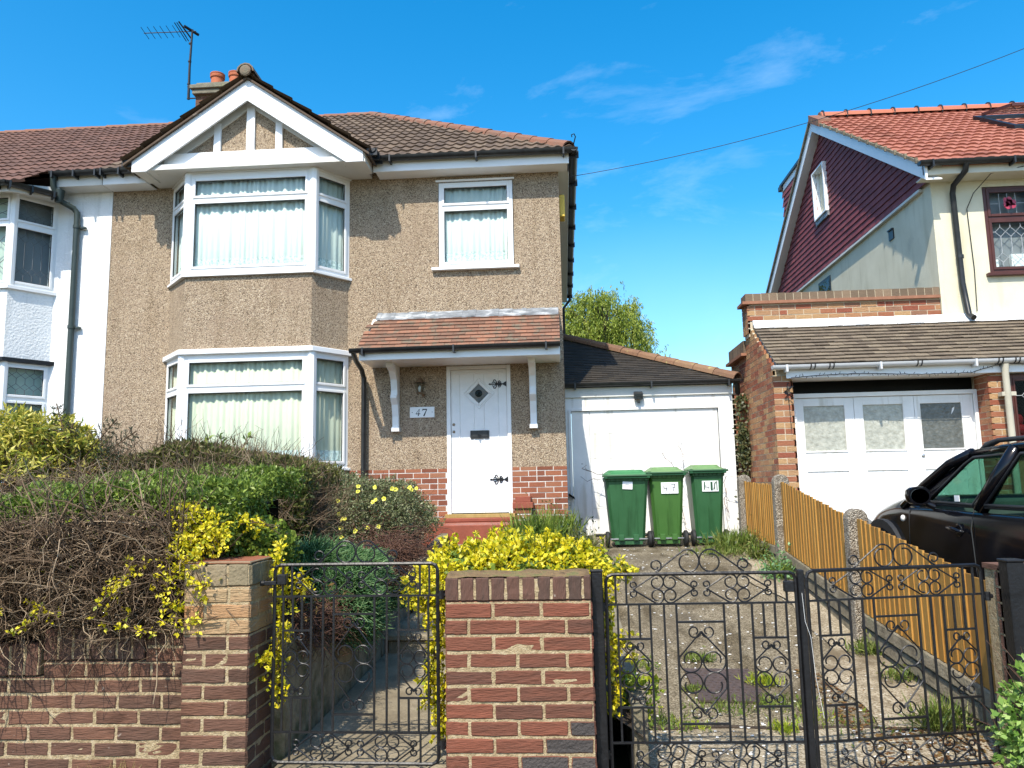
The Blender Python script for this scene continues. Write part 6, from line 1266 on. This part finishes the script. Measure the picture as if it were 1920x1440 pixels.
# green top growth
gt = lambda x, y: 1.53+.04*top_noise(x, y, 3.1, 2)+(y-4.2)*.13
P, N = hedge_pts(36000, -3.25, -1.72, 4.05, 5.1, 1.36, gt, 'top', .17, s=2)
w = 1.36+.05*np.sin(P[:, 0]*7); sel = (P[:, 2] > w-.04)&(P[:, 1] > 4.08+.07*np.sin(P[:, 0]*6)); P, N = P[sel], N[sel]
P2, N2 = hedge_pts(15000, -3.05, -1.70, 4.02, 4.2, 1.24, gt, 'front', .16, .06); s2 = P2[:, 2] > 1.38+.06*np.sin(P2[:, 0]*5+1)-.12*((P2[:, 0]+3.1)/1.4); P2, N2 = P2[s2], N2[s2]
PP, NN = np.concatenate([P, P2]), np.concatenate([N, N2])
quads_obj('green_hedge_growth', *leafset(PP, unit(rng.normal(size=PP.shape)+NN), NN+rng.normal(size=PP.shape)*.5, .030, .013), lf_green, None, org=(-2.4, 4.5, 1.3), label='fresh green leafy band growing along the top of the brown hedge', cat='hedge')
# rear hedge before the bay
rtop = lambda x, y: 1.79+.06*top_noise(x, y, 3, 5)+.06*np.exp(-((x+2.9)/.25)**2)-.12*np.clip((x+2.4)/.5, 0, 1)
P, N = hedge_pts(32000, -4.35, -2.02, 5.9, 7.0, 1.2, rtop, 'top', .22, s=4); P2, N2 = hedge_pts(30000, -4.35, -1.95, 5.9, 7.0, 1.05, rtop, 'front', .3, .10); PP, NN = np.concatenate([P, P2]), np.concatenate([N, N2])
s1 = leafset(PP, unit(rng.normal(size=PP.shape)+NN*1.2+[0, 0, .5]), NN+rng.normal(size=PP.shape)*.5, .044, .016)
P3, N3 = hedge_pts(1500, -4.3, -1.98, 5.9, 7.0, 1.0, rtop, 'front', .25, .12); tw1 = twigs_np(P3, rng.normal(size=P3.shape)*.6+np.array([.1, -.2, .9]), .28, .0032, 4, .3)
P4, N4 = hedge_pts(800, -4.3, -2.0, 5.9, 6.9, 1.0, rtop, 'top', .1); tw2 = twigs_np(P4, rng.normal(size=P4.shape)*.45+np.array([0, 0, 1.]), .15, .0028, 4, .2)
P5 = np.array([-2.22, 6.2, 1.25])+rng.normal(size=(1700, 3))*np.array([.14, .25, .15]); tw3 = twigs_np(P5, np.array([.6, -.2, .55])+rng.normal(size=P5.shape)*.5, .28, .0028, 5, .3)
V, F, rn, mi = join((*s1, 0), (*tw1, 1), (*tw2, 1), (*tw3, 1)); RH = quads_obj('twiggy_hedge', V, F, rn, [lf_olive, twig_b], None, mi, org=(-3.1, 6.4, .8), label='olive twiggy hedge directly in front of the ground-floor bay window', cat='hedge')
mb = MB(); mb.prism([(-4.4, 6.2, .7), (-4.4, 6.15, 1.4), (-4.4, 6.4, 1.6), (-4.4, 6.9, 1.6), (-4.4, 6.9, .7)], (2.25, 0, 0)); mb.build('inner_shade', mat('hedge_shade_b', [(.015, .014, .009), (.03, .028, .018)], 30, 1), RH)  # near-black core painted as the shade between the twigs
# leafy sprigs standing up from it
def sprigs(pts, h, spread, n_leaf, L_, Wd, seedv=0, lean=(0, 0, 1), stem_r=.003):
    S_, LV = [], []
    for (x, y, z) in pts:
        d = unit(np.array([lean])+rng.normal(size=(1, 3))*spread)[0]; hh = h*(.7+.6*rng.random()); p = np.array([x, y, z]); st_ = p+np.outer(np.linspace(0, 1, 7)*hh, d)+np.cumsum(rng.normal(size=(7, 3))*.006, 0)
        S_.append(st_); t = rng.random(n_leaf)*6; i = t.astype(int).clip(0, 5); f = (t-i)[:, None]; P = st_[i]*(1-f)+st_[i+1]*f; D = unit(rng.normal(size=(n_leaf, 3))+d*1.0); LV.append(leafset(P, D, rng.normal(size=(n_leaf, 3))+[0, 0, 1], L_, Wd))
    v0 = [];
    for st_ in S_:
        seg = np.stack([st_[:-1], st_[1:]], 1)
        for a, b in seg: v0.append(twigs_np(a[None], (b-a)[None], 1, stem_r, 1, 0)[0:0] if False else twig_line(a, b, stem_r))
    return [(*l, 0) for l in LV]+[(*v, 1) for v in v0]
def twig_line(a, b, r):
    d = unit((b-a)[None])[0]; X = unit(np.cross(d, [.3, .2, 1])[None])[0]; Y = np.cross(d, X); an = np.array([0, 2.094, 4.189])
    ring = np.outer(np.cos(an), X)*r+np.outer(np.sin(an), Y)*r; V = np.concatenate([a+ring, b+ring]); F = np.array([[k, (k+1) % 3, (k+1) % 3+3, k+3] for k in range(3)]); return V, F, np.full(3, .4)
V, F, rn, mi = join(*sprigs([(-2.96+.07*i, 6.1, 1.66) for i in range(6)], .26, .25, 34, .06, .018)); quads_obj('leafy_sprigs', V, F, rn, [lf_green, twig_b], None, mi, org=(-2.8, 6.1, 1.6), label='upright leafy green sprigs poking above the hedge before the bay window', cat='sprigs')
# golden pieris at the far left and yew shoots
P, d = blob(7000, (-4.15, 5.6, 1.72), (.72, .55, .38), .5, .22, 1, -.3); P, d = clusters(P[:1500], d[:1500], 7, .012); s1 = leafset(P, unit(rng.normal(size=P.shape)+d*.8), d+rng.normal(size=P.shape)*.5+[0, 0, .6], .065, .016)
P, d = blob(2500, (-4.1, 5.7, 1.5), (.8, .5, .42), .5, .2, 2, -.6); s2 = leafset(P, rdir(len(P)), d, .05, .02)
P6, d6 = blob(1300, (-4.1, 5.7, 1.4), (.8, .45, .45), .3, .2, 2, -.5); t1 = twigs_np(P6, d6+[0, 0, .4], .22, .004, 4, .3)
V, F, rn, mi = join((*s1, 0), (*s2, 1), (*t1, 2)); quads_obj('golden_shrub', V, F, rn, [lf_ygold, lf_brown, twig_b], None, mi, org=(-4.1, 5.6, .8), label='rounded shrub of long yellow-green leaves at the far left above the hedge', cat='shrub')
sets = []
for (x, y, z, dx, dz, L_) in ((-3.62, 5.5, 1.75, -.15, .55, .45), (-3.60, 5.5, 1.78, -.45, .30, .42), (-3.55, 5.5, 1.75, .35, .38, .42), (-3.50, 5.5, 1.72, .65, .42, .45), (-3.7, 5.5, 1.7, .1, .3, .35), (-3.5, 5.5, 1.66, .3, .2, .3)):
    a = np.array([x, y, z]); dd = unit(np.array([[dx, -.05, dz]]))[0]; b = a+dd*L_; sets.append((*twig_line(a, b, .005), 1))
    for k in range(7):
        p = a+dd*L_*(.3+.1*k); 
        for s in (-1, 1):
            e = p+(dd*.5+s*np.array([dd[2], .2, -dd[0]])*.8)*.10*(1.1-.1*k); sets.append((*twig_line(p, e, .003), 1)); t = rng.random(26)[:, None]; P = p+(e-p)*t; sets.append((*leafset(P, unit((e-p)+rng.normal(size=P.shape)*.06), rng.normal(size=P.shape), .024, .005), 0))
V, F, rn, mi = join(*sets); quads_obj('conifer_shoots', V, F, rn, [lf_dark, twig_b], None, mi, org=(-3.6, 5.5, 1.6), label='dark needled conifer shoots sticking up beside the white wall', cat='conifer')
# yellow euonymus trailing round the gate pier
def trail(paths, per, rad, L_, Wd, stem=.003):
    sets = []
    for pts in paths:
        pts = np.array(pts, float); n = per*(len(pts)-1)
        t = rng.random(n)*(len(pts)-1); i = t.astype(int).clip(0, len(pts)-2); f = (t-i)[:, None]; C = pts[i]*(1-f)+pts[i+1]*f; P = C+rng.normal(size=(n, 3))*rad
        k = max(1, n//5); Pc = P[:k]; idx = rng.integers(0, k, n); P = Pc[idx]+rng.normal(size=(n, 3))*.008; N = unit(rng.normal(size=(n, 3))*.7+[0, -.7, .6])
        sets.append((*leafset(P, unit(rng.normal(size=(n, 3))+[0, -.5, .3]), N, L_, Wd), 0))
        for a, b in zip(pts, pts[1:]):
            for s in range(3): o1, o2 = rng.normal(size=(2, 3))*rad*.5; sets.append((*twig_line(a+o1, b+o2, stem), 1))
    return sets
sets = trail([[(-1.98, 3.95, 1.42), (-1.90, 3.86, 1.36), (-1.84, 3.82, 1.24), (-1.86, 3.76, 1.12)], [(-1.84, 3.9, 1.38), (-1.78, 3.86, 1.30), (-1.74, 3.83, 1.24)], [(-1.90, 3.84, 1.30), (-1.94, 3.78, 1.18)]], 330, .036, .021, .014)
sets += trail([[(-1.70, 3.98, 1.36), (-1.58, 4.0, 1.34), (-1.50, 4.05, 1.30)], [(-1.98, 3.76, 1.10), (-1.90, 3.74, .98), (-1.90, 3.73, .88)], [(-1.80, 3.74, 1.12), (-1.76, 3.735, 1.02), (-1.80, 3.73, .93)], [(-2.12, 3.76, 1.16), (-2.20, 3.74, 1.04), (-2.24, 3.74, .98)]], 80, .030, .022, .015)
sets += trail([[(-1.90, 3.73, .90), (-1.80, 3.725, .885), (-1.68, 3.725, .90)], [(-2.28, 3.72, .90), (-2.15, 3.72, .87), (-2.02, 3.72, .84)], [(-2.62, 3.73, 1.0), (-2.55, 3.72, .93), (-2.45, 3.72, .90)], [(-3.0, 3.72, 1.02), (-2.85, 3.71, .92), (-2.78, 3.71, .86)], [(-2.7, 3.71, .86), (-2.6, 3.70, .88)]], 26, .024, .025, .016)
V, F, rn, mi = join(*sets); quads_obj('trailing_euonymus', V, F, rn, [lf_yellow, twig_b], None, mi, org=(-1.9, 3.8, .9), label='bright yellow variegated creeper tumbling over the gate pier from the hedge', cat='creeper')
P, N = hedge_pts(4200, -1.98, -1.50, 4.1, 4.6, 1.1, lambda x, y: 1.42+.04*np.sin(x*14)-(x+1.98)*.3, 'front', .3, .05); s1 = leafset(P, rdir(len(P))+N, N+rng.normal(size=P.shape)*.5, .034, .018)
quads_obj('euonymus_bush', *s1[:3], lf_green, None, org=(-1.7, 4.3, 1.1), label='green leafy bush just behind the top of the gate pier', cat='bush')
sets = trail([[(-1.50, 4.02, 1.22), (-1.47, 3.98, 1.10), (-1.46, 3.93, .98)], [(-1.44, 3.95, 1.05), (-1.43, 3.93, .9), (-1.44, 3.93, .74)], [(-1.44, 3.93, .80), (-1.45, 3.93, .62), (-1.43, 3.93, .45)], [(-1.46, 3.90, .72), (-1.52, 3.86, .66)], [(-1.38, 4.0, 1.06), (-1.33, 4.02, .98)]], 130, .020, .026, .017)
V, F, rn, mi = join(*sets); quads_obj('trailing_euonymus', V, F, rn, [lf_yellow, twig_b], None, mi, org=(-1.45, 3.95, .4), label='yellow creeper hanging down behind the latch side of the small gate', cat='creeper')
# golden mound over the wide pillar
P, d = blob(9000, (-.25, 4.20, 1.055), (.52, .33, .155), .35, .16, 3, -.25, 1.6); Pk, dk = clusters(P[:1300], d[:1300], 8, .010)
w = Pk[:, 1] > 3.90-.0*Pk[:, 0]; s1 = leafset(Pk, unit(rng.normal(size=Pk.shape)*.8+dk), dk+rng.normal(size=Pk.shape)*.5, .026, .017)
sets = [(*s1, 0)]
sets += [(*v, 0 if v[0].shape[0] > 12 else 2) for v in [x_[:3] for x_ in sprigs([(-.25+.50*math.cos(t_)*r_, 4.18+.26*math.sin(t_)*r_, 1.06+.12*math.sqrt(1-r_*r_)) for t_, r_ in zip(rng.random(95)*6.28, np.sqrt(rng.random(95))*.98)], .10, .45, 26, .028, .017)]]
P, d = blob(3400, (-.25, 4.22, 1.03), (.51, .34, .165), .3, .1, 3, -.3); sets.append((*leafset(P, rdir(len(P)), d, .035, .02), 2))
sets += trail([[(-.66, 4.05, 1.08), (-.70, 3.97, .98), (-.68, 3.93, .84)], [(-.66, 4.0, 1.0), (-.655, 3.95, .85), (-.65, 3.93, .66)], [(-.64, 3.94, .74), (-.68, 3.92, .60), (-.68, 3.92, .48)], [(-.62, 3.93, .60), (-.63, 3.93, .42), (-.625, 3.93, .30)], [(-.80, 3.97, .98), (-.72, 3.95, .92)], [(-.60, 4.0, 1.12), (-.62, 3.97, 1.0), (-.63, 3.94, .9)]], 230, .026, .026, .017)
sets += trail([[(.16, 4.1, 1.12), (.20, 4.0, 1.04), (.19, 3.95, .92)], [(.18, 3.97, 1.0), (.20, 3.93, .82), (.19, 3.92, .66)], [(.19, 3.93, .70), (.21, 3.92, .55), (.20, 3.92, .42)], [(.28, 4.1, 1.10), (.32, 4.12, 1.04)], [(.26, 3.95, .74), (.30, 3.96, .66)]], 130, .022, .026, .017)
V, F, rn, mi = join(*sets); quads_obj('golden_euonymus', V, F, rn, [lf_yellow, twig_b, lf_green], None, mi, org=(-.25, 4.2, .6), label='bright golden euonymus crowning the wide pillar and hanging down both its sides', cat='shrub')
sets = trail([[(.24, 4.25, .50), (.34, 4.25, .46), (.44, 4.3, .42)], [(.27, 4.2, .34), (.40, 4.22, .38)]], 90, .035, .036, .022); V, F, rn, mi = join(*sets); quads_obj('trailing_euonymus', V, F, rn, [lf_lime, twig_b], None, mi, org=(.34, 4.2, .3), label='lime creeper stem lying on the drive behind the left drive gate', cat='creeper')
# cinquefoil with yellow flowers
c = (-2.20, 8.35, 1.16); P, d = blob(17000, c, (.80, .55, .50), .42, .22, 4, -.45, 1.3); Pk, dk = clusters(P[:9000], d[:9000], 5, .014); s1 = leafset(Pk, unit(rng.normal(size=Pk.shape)+dk+[.0, 0, .2]), dk+rng.normal(size=Pk.shape)*.6, .030, .012)
P6, d6 = blob(900, c, (.55, .45, .40), .5, .2, 4, -.7); t1 = twigs_np(P6, d6+rng.normal(size=d6.shape)*.4+[.1, 0, .2], .20, .003, 4, .3)
P7 = np.array([-1.62, 8.1, .98])+rng.normal(size=(500, 3))*np.array([.08, .12, .10]); t2 = twigs_np(P7, np.array([-.7, -.2, .1])+rng.normal(size=P7.shape)*.5, .3, .003, 5, .3)
V, F, rn, mi = join((*s1, 0), (*t1, 1), (*t2, 1)); CQ = quads_obj('flowering_shrub', V, F, rn, [lf_cinq, twig_b], None, mi, org=(-2.12, 8.35, .78), label='rounded grey-green shrub dotted with yellow flowers left of the front door', cat='shrub')
i = 0
FL_ = [(-2.077, 7.757, 1.539), (-1.907, 7.754, 1.525), (-2.082, 7.758, 1.486), (-1.742, 7.798, 1.511), (-1.708, 7.815, 1.499), (-1.584, 7.909, 1.518), (-1.566, 7.929, 1.491), (-1.527, 7.983, 1.506), (-1.901, 7.754, 1.397), (-1.927, 7.752, 1.376), (-2.304, 7.826, 1.398), (-2.29, 7.82, 1.264), (-2.221, 7.794, 1.216), (-2.252, 7.805, 1.211), (-2.27, 7.812, 1.125), (-2.108, 7.763, 1.094), (-1.869, 7.759, 1.137), (-2.263, 7.81, 1.035), (-1.975, 7.75, 1.124), (-1.818, 7.771, 1.411)]
for p in FL_:
    p = Vector(p); mb = MB()
    T = Vector((random.uniform(-.3, .3), -1, random.uniform(.1, .6))).normalized(); X = T.cross(Vector((0, 0, 1))).normalized(); Z = X.cross(T); a0 = random.random()*6
    for k in range(5):
        a = a0+k*1.2566; e = X*math.cos(a)+Z*math.sin(a); f_ = X*math.cos(a+1.5708)+Z*math.sin(a+1.5708); rr = random.uniform(.019, .026)
        mb.prism([tuple(p+e*.003), tuple(p+e*rr*.7+f_*rr*.5+T*.004), tuple(p+e*rr*1.05+T*.006), tuple(p+e*rr*.7-f_*rr*.5+T*.004)], tuple(T*.0015), 0, .8)
    mb.build('flower', petal, CQ)
# brown withered shrub and juniper
P, d = blob(2600, (-2.78, 8.0, 1.10), (.34, .3, .32), .5, .25, 6, -.6); s1 = leafset(P, unit(rng.normal(size=P.shape)+[0, 0, .7]), d, .035, .010); P6, d6 = blob(1400, (-2.78, 8.0, 1.02), (.32, .3, .32), .6, .2, 6, -.6); t1 = twigs_np(P6, rng.normal(size=P6.shape)*.4+[0, 0, 1.], .24, .003, 4, .25)
V, F, rn, mi = join((*s1, 0), (*t1, 1)); quads_obj('withered_shrub', V, F, rn, [lf_brown, twig_r], None, mi, org=(-2.78, 8.0, .76), label='small withered red-brown shrub beside the yellow-flowered one', cat='shrub')
sets = []
for (cc, rr, n, zm) in (((-1.80, 5.45, .94), (.46, .42, .15), 14000, -.3), ((-1.48, 5.2, .72), (.20, .28, .26), 6000, -.8), ((-1.52, 6.2, .66), (.16, .3, .20), 2500, -.5)):
    P, d = blob(n, cc, rr, .45, .25, 7, zm, 1.5); a = unit(d*np.array([1, 1, .35])+[.5, -.5, .15]+rng.normal(size=d.shape)*.35); base_n = 5
    V0, F0, r0_ = twigs_np(P, a, .085, .0055, 2, .25, tip=.3); sets.append((V0, F0, r0_, 0))
P6 = np.array([-1.46, 6.3, .98])+rng.normal(size=(700, 3))*np.array([.13, .25, .09]); sets.append((*twigs_np(P6, np.array([.8, -.4, -.3])+rng.normal(size=P6.shape)*.5, .24, .0042, 5, .35), 1))
P6 = np.stack([-1.50+rng.normal(size=1500)*.05, 4.15+1.7*rng.random(1500), .80+rng.normal(size=1500)*.06], 1); P6[:, 2] -= (P6[:, 1]-4.1)*.12; sets.append((*twigs_np(P6, np.array([.5, -.2, -.5])+rng.normal(size=P6.shape)*.6, .16, .003, 5, .4), 1))
P6 = np.stack([-1.52+rng.normal(size=1400)*.06, 4.3+1.6*rng.random(1400), .78+rng.normal(size=1400)*.06], 1); P6[:, 2] -= (P6[:, 1]-4.1)*.10; sets.append((*leafset(P6, rdir(1400), rng.normal(size=P6.shape), .05, .016), 2))
V, F, rn, mi = join(*sets); quads_obj('juniper', V, F, rn, [lf_juni, twig_r, lf_brown], None, mi, org=(-1.7, 5.5, .7), label='spreading blue-green juniper draping over the retaining wall behind the small gate', cat='shrub')
# weeds and grass
def tuft(nm, x, y, n, h, spread, m, lbl, cat='weed', z=None, w=.008, lean=(0, 0), group=None, leafy=0, m2=None):
    z = gz(y) if z is None else z; P = np.stack([x+rng.normal(size=n)*spread, y+rng.normal(size=n)*spread*.8, np.full(n, z)], 1); D = unit(rng.normal(size=(n, 3))*[.45, .45, .1]+[lean[0], lean[1], 1]); mid = P+D*h*.5; sets = []
    s = rng.random(n)*.6+.6; L1 = leafset(P, D, rng.normal(size=(n, 3)), h*1.0, w, jit=.5); sets.append((*L1, 0))
    D2 = unit(D+rng.normal(size=(n, 3))*.5-[0, 0, .35]); sets.append((*leafset(P+D*h*.45*s[:, None], D2, rng.normal(size=(n, 3)), h*.6, w*.9), 0))
    if leafy: Q = np.array([x, y, z])+np.abs(rng.normal(size=(leafy, 3)))*[0, 0, h*.55]+rng.normal(size=(leafy, 3))*[spread*1.2, spread, 0]; sets.append((*leafset(Q, unit(rng.normal(size=Q.shape)+[0, 0, .4]), rng.normal(size=Q.shape)+[0, -.4, .8], .040, .018), 1))
    V, F, rn, mi = join(*sets); return quads_obj(nm, V, F, rn, [m, m2 or lf_olive], None, mi, org=(x, y, z), label=lbl, cat=cat, group=group)
tuft('weed', 2.02, 9.55, 420, .22, .13, lf_grass, 'spiky pale green grass clump on the drive below the nearest fence panel to the bins', leafy=60, w=.014)
tuft('weed', 2.17, 9.0, 60, .2, .08, lf_green, 'dark leafy weed against the second concrete fence post', leafy=700, m2=lf_olive, w=.01)
tuft('weed', 2.16, 8.15, 90, .2, .09, lf_green, 'feathery green weed at the foot of the fence, nearer than the dark leafy one', leafy=750, m2=lf_juni, w=.01)
tuft('weed', 1.80, 9.3, 260, .10, .16, lf_grass, 'low grassy patch on the drive in front of the rightmost bin', leafy=100, w=.008)
tuft('weed', 2.19, 6.05, 160, .10, .05, lf_grass, 'thin grass along the drive edge by the tall concrete post', leafy=120, w=.008)
tuft('weed', 2.18, 5.5, 90, .08, .06, lf_grass, 'grass sprouting where the drive meets the fence base behind the right gate leaf', leafy=60, w=.008)
tuft('weed', 2.06, 4.7, 240, .15, .07, lf_grass, 'taller grass clump at the fence foot seen through the right gate leaf', w=.008)
wi = 0
for (x, y, n, h, s, l) in ((.95, 5.72, 160, .07, .05, 'green tuft on the far edge of the manhole cover'), (1.28, 5.2, 240, .09, .05, 'bright tuft beside the right edge of the manhole cover'), (1.27, 4.85, 220, .08, .08, 'leafy weed at the near right corner of the manhole cover'), (.95, 4.82, 260, .06, .13, 'straggling weeds along the near edge of the manhole cover'), (1.20, 4.45, 150, .07, .04, 'small grass tuft in the drive joint right of the gate centre'), (1.42, 4.62, 120, .05, .08, 'sparse weeds in the joint close to the gate stile'), (.50, 4.55, 140, .07, .10, 'weeds in the drive joint close to the brick pillar'), (.42, 5.6, 220, .06, .10, 'thin mossy grass patch left on the drive'), (.80, 5.1, 110, .06, .03, 'dry pale tuft at the left edge of the manhole cover'), (1.7, 4.5, 130, .045, .15, 'low weeds in the drive joint behind the right gate leaf'), (.68, 4.52, 90, .05, .06, 'tiny weed in the drive joint behind the left gate leaf')):
    tuft('weed', x, y+.22, int(n*.8), h*.8, s, lf_grass if n % 3 else lf_lime, l, leafy=int(n*.10), w=.006, m2=lf_green)
mb = MB(); xs = np.arange(.40, 2.2, .02)
for x in xs: mb.box(x, x+.021, 4.69+.02*math.sin(x*9), 4.72+.02*math.sin(x*9)+.012*random.random(), gz(4.7)-.02, gz(4.72)+.012, 0, random.random())
mb.build('drive_joint', soil, kind='structure')
tuft('grass_tuft', -2.22, 3.74, 420, .13, .06, leafm('dry_grass', [(.22, .15, .05), (.36, .27, .11), (.20, .20, .06)]), 'dry grass tuft at the foot of the front wall near the pier', 'grass', z=.06, w=.006)
# dandelion
mb = MB(); p = Vector((.52, 4.75, gz(4.75))); mb.tube([p, p+Vector((.004, 0, .10))], .003, 5); 
for k in range(14): a = k*.45; mb.prism([tuple(p+Vector((0, 0, .10))), tuple(p+Vector((.016*math.cos(a), .016*math.sin(a), .108))), tuple(p+Vector((.016*math.cos(a+.3), .016*math.sin(a+.3), .108)))], (0, 0, .003), 1, .9)
mb.build('dandelion', [lf_green, petal], label='single yellow dandelion flower in the drive joint near the pillar', cat='flower', org=p)
# shrub bottom right
P, d = blob(2600, (2.02, 3.62, .38), (.16, .16, .30), .5, .3, 9, -.9, 1.6); Pk, dk = clusters(P[:420], d[:420], 5, .012); s1 = leafset(Pk, unit(rng.normal(size=Pk.shape)+dk+[-.2, 0, .3]), dk+rng.normal(size=Pk.shape)*.4+[0, -.4, .4], .034, .020); P6, d6 = blob(160, (2.05, 3.64, .3), (.12, .1, .26), .6, .2, 9); t1 = twigs_np(P6, d6+[0, 0, 1], .2, .002, 4, .2)
V, F, rn, mi = join((*s1, 0), (*t1, 1)); quads_obj('small_leaved_shrub', V, F, rn, [leafm('fresh_green_leaf', [(.06, .13, .02), (.14, .26, .04), (.26, .40, .09), (.36, .46, .14)]), twig_r], None, mi, org=(2.02, 3.62, .1), label='fresh green small-leaved shrub at the bottom right corner by the gate post', cat='shrub')
# ivy on the pier by the garage and plants at the garage corner
P = np.stack([2.60+rng.normal(size=2600)*.045, 11.40+.06*rng.random(2600)-.10*rng.random(2600)**3, .9+1.85*rng.random(2600)], 1); P = P[(np.sin(P[:, 2]*7)+rng.normal(size=2600)*.7) > -.3]; quads_obj('ivy', *leafset(P, rdir(len(P)), np.tile([0, -1., .2], (len(P), 1))+rng.normal(size=P.shape)*.5, .05, .03), lf_ivy, None, org=(2.6, 11.4, .8), label='straggling dark ivy climbing the brick pier between the garages', cat='ivy')
tuft('garden_plant', -.10, 10.1, 260, .34, .10, lf_green, 'leafy green plant at the house corner right of the doorstep', 'plant', z=.80, leafy=500, m2=lf_olive, w=.014)
tuft('garden_plant', -.38, 9.4, 320, .42, .13, lf_green, 'grassy green leaves behind the golden euonymus below the doorstep', 'plant', z=.74, leafy=200, w=.016)
tuft('garden_plant', .12, 8.8, 220, .28, .10, lf_olive, 'loose dark plant behind the right end of the golden euonymus', 'plant', z=.70, leafy=500, m2=lf_dark, w=.012)
P, d = blob(2600, (-.12, 5.1, .82), (.26, .45, .24), .5, .2, 11, -.5); quads_obj('green_shrub', *leafset(P, rdir(len(P))+d, d, .045, .02), lf_green, None, org=(-.12, 5.1, .5), label='green shrub in the strip between path and drive behind the golden one', cat='shrub')
# dead vine stems on the garage wall behind the bins
mb = MB()
for (x, z, dx, dz, n) in ((1.72, 1.55, -.02, .55, 6), (1.72, 1.6, -.30, .35, 5), (1.2, 1.62, -.6, .05, 6), (1.2, 1.6, .35, .12, 5), (.62, 1.62, -.35, .14, 5), (.65, 1.58, -.33, .0, 4), (1.9, 1.4, .2, -.5, 5), (1.6, 1.5, .1, -.6, 6), (2.28, 1.1, .03, .5, 6)):
    pts = [(x+dx*i/n+random.uniform(-.02, .02), 11.44-random.uniform(0, .25), z+dz*i/n+random.uniform(-.02, .02)) for i in range(n+1)]; mb.tube(pts, .004, 4)
    for p in pts[1:]: mb.tube([p, (p[0]+random.uniform(-.1, .1), p[1]-.02, p[2]+random.uniform(-.06, .08))], .0025, 4)
mb.build('dead_vine', twig_r, label='thin dead vine stems straggling over the garage door behind the bins', cat='vine', org=(1.4, 11.4, 1.4))
# willow beyond the garage
WT = thing('willow_tree', 'tall pale green weeping willow rising behind the dark garage roof', 'tree', (1.6, 30, .5))
mb = MB(); mb.tube([(1.6, 30, .5), (1.65, 30, 2.6), (1.5, 30, 4.4), (1.6, 30, 6.6), (1.7, 30, 8.2)], [.34, .28, .22, .13, .04], 10)
for k in range(16):
    a = rng.random()*6.28; z0_ = 3.2+4*rng.random(); rr = 1.1+1.1*rng.random(); mb.tube([(1.6, 30, z0_), (1.6+rr*.5*math.cos(a), 30+rr*.5*math.sin(a), z0_+.9), (1.6+rr*math.cos(a), 30+rr*math.sin(a), z0_+1.3)], [.10, .06, .02], 6)
mb.build('trunk', bark, WT)
sets = []
for (cx_, cz_, rx, n, lmin, lmax) in ((.25, 8.55, .55, 130, .8, 2.6), (1.0, 8.95, .50, 120, .5, 2.6), (1.75, 8.98, .42, 130, .5, 2.4), (2.45, 8.55, .35, 75, .4, 2.2), (2.85, 8.45, .22, 36, .4, 1.6), (3.0, 7.8, .35, 75, .6, 1.9), (2.2, 7.9, .7, 130, .8, 2.4), (1.3, 8.0, .9, 170, .8, 2.4), (.4, 7.6, .8, 150, .8, 2.4), (3.35, 7.2, .22, 26, .4, 1.7), (3.55, 7.7, .10, 6, .2, .7), (2.6, 6.9, .8, 120, .5, 1.6), (1.2, 6.9, 1.2, 170, .5, 1.6), (3.9, 6.15, .16, 12, .2, .5), (4.15, 5.95, .10, 5, .2, .4), (-.5, 7.4, .7, 60, .8, 2.2)):
    for s in range(n):
        p = np.array([cx_+rng.normal()*rx*.62, 30+rng.normal()*.7, cz_-.10*abs(rng.normal())*3*rx+rng.normal()*.10]); ln = lmin+(lmax-lmin)*rng.random()**1.5; m_ = int(26*ln)+5; t = rng.random(m_); sway = rng.normal()*.10; out = .22*rng.normal()
        P = p+np.stack([out*np.sqrt(t)*.6+sway*t*t+rng.normal(size=m_)*.028, rng.normal(size=m_)*.05, .12*np.sin(np.minimum(t*ln*4, 3.1))-t*ln], 1)
        D = unit(np.stack([rng.normal(size=m_)*.45, rng.normal(size=m_)*.5, -np.ones(m_)*.8], 1)); rv = np.clip(rng.random()*.7+rng.random(m_)*.3, 0, 1); sets.append((*leafset(P, D, rng.normal(size=(m_, 3))+[0, -.4, .5], .12, .032, rn=rv), 0))
V, F, rn, mi = join(*sets); q_obj('crown', V, F, rn, lf_will, WT)
# far garden trees low behind (seen between the houses only as a thin line)
# white flecks and debris on the drive
mb = MB()
for i in range(420):
    y = 4.3+5.6*random.random()**1.3; x = random.uniform(.45, 2.15); s_ = random.uniform(.004, .012); z_ = gz(y)+.012; a = random.random()*3
    mb.prism([(x+s_*math.cos(a+k*2.09)*random.uniform(.7, 1.6), y+s_*math.sin(a+k*2.09), z_) for k in range(3)], (0, 0, .004))
mb.build('fallen_petals', sticker, kind='stuff', label='scattered white petals and chips on the concrete drive', org=(1.3, 6, .2))
mb = MB()
for i in range(900):
    y = 4.2+1.5*random.random(); x = random.uniform(1.55, 2.22); s_ = random.uniform(.006, .018); z_ = gz(y)+.008; a = random.random()*3
    mb.prism([(x+s_*math.cos(a+k*2.09)*random.uniform(.7, 1.6), y+s_*math.sin(a+k*2.09), z_+.006*random.random()) for k in range(3)], (0, 0, .003), 0, random.random())
mb.build('leaf_litter', lf_brown, kind='stuff', label='brown leaf litter along the drive below the fence', org=(1.9, 5, .2))
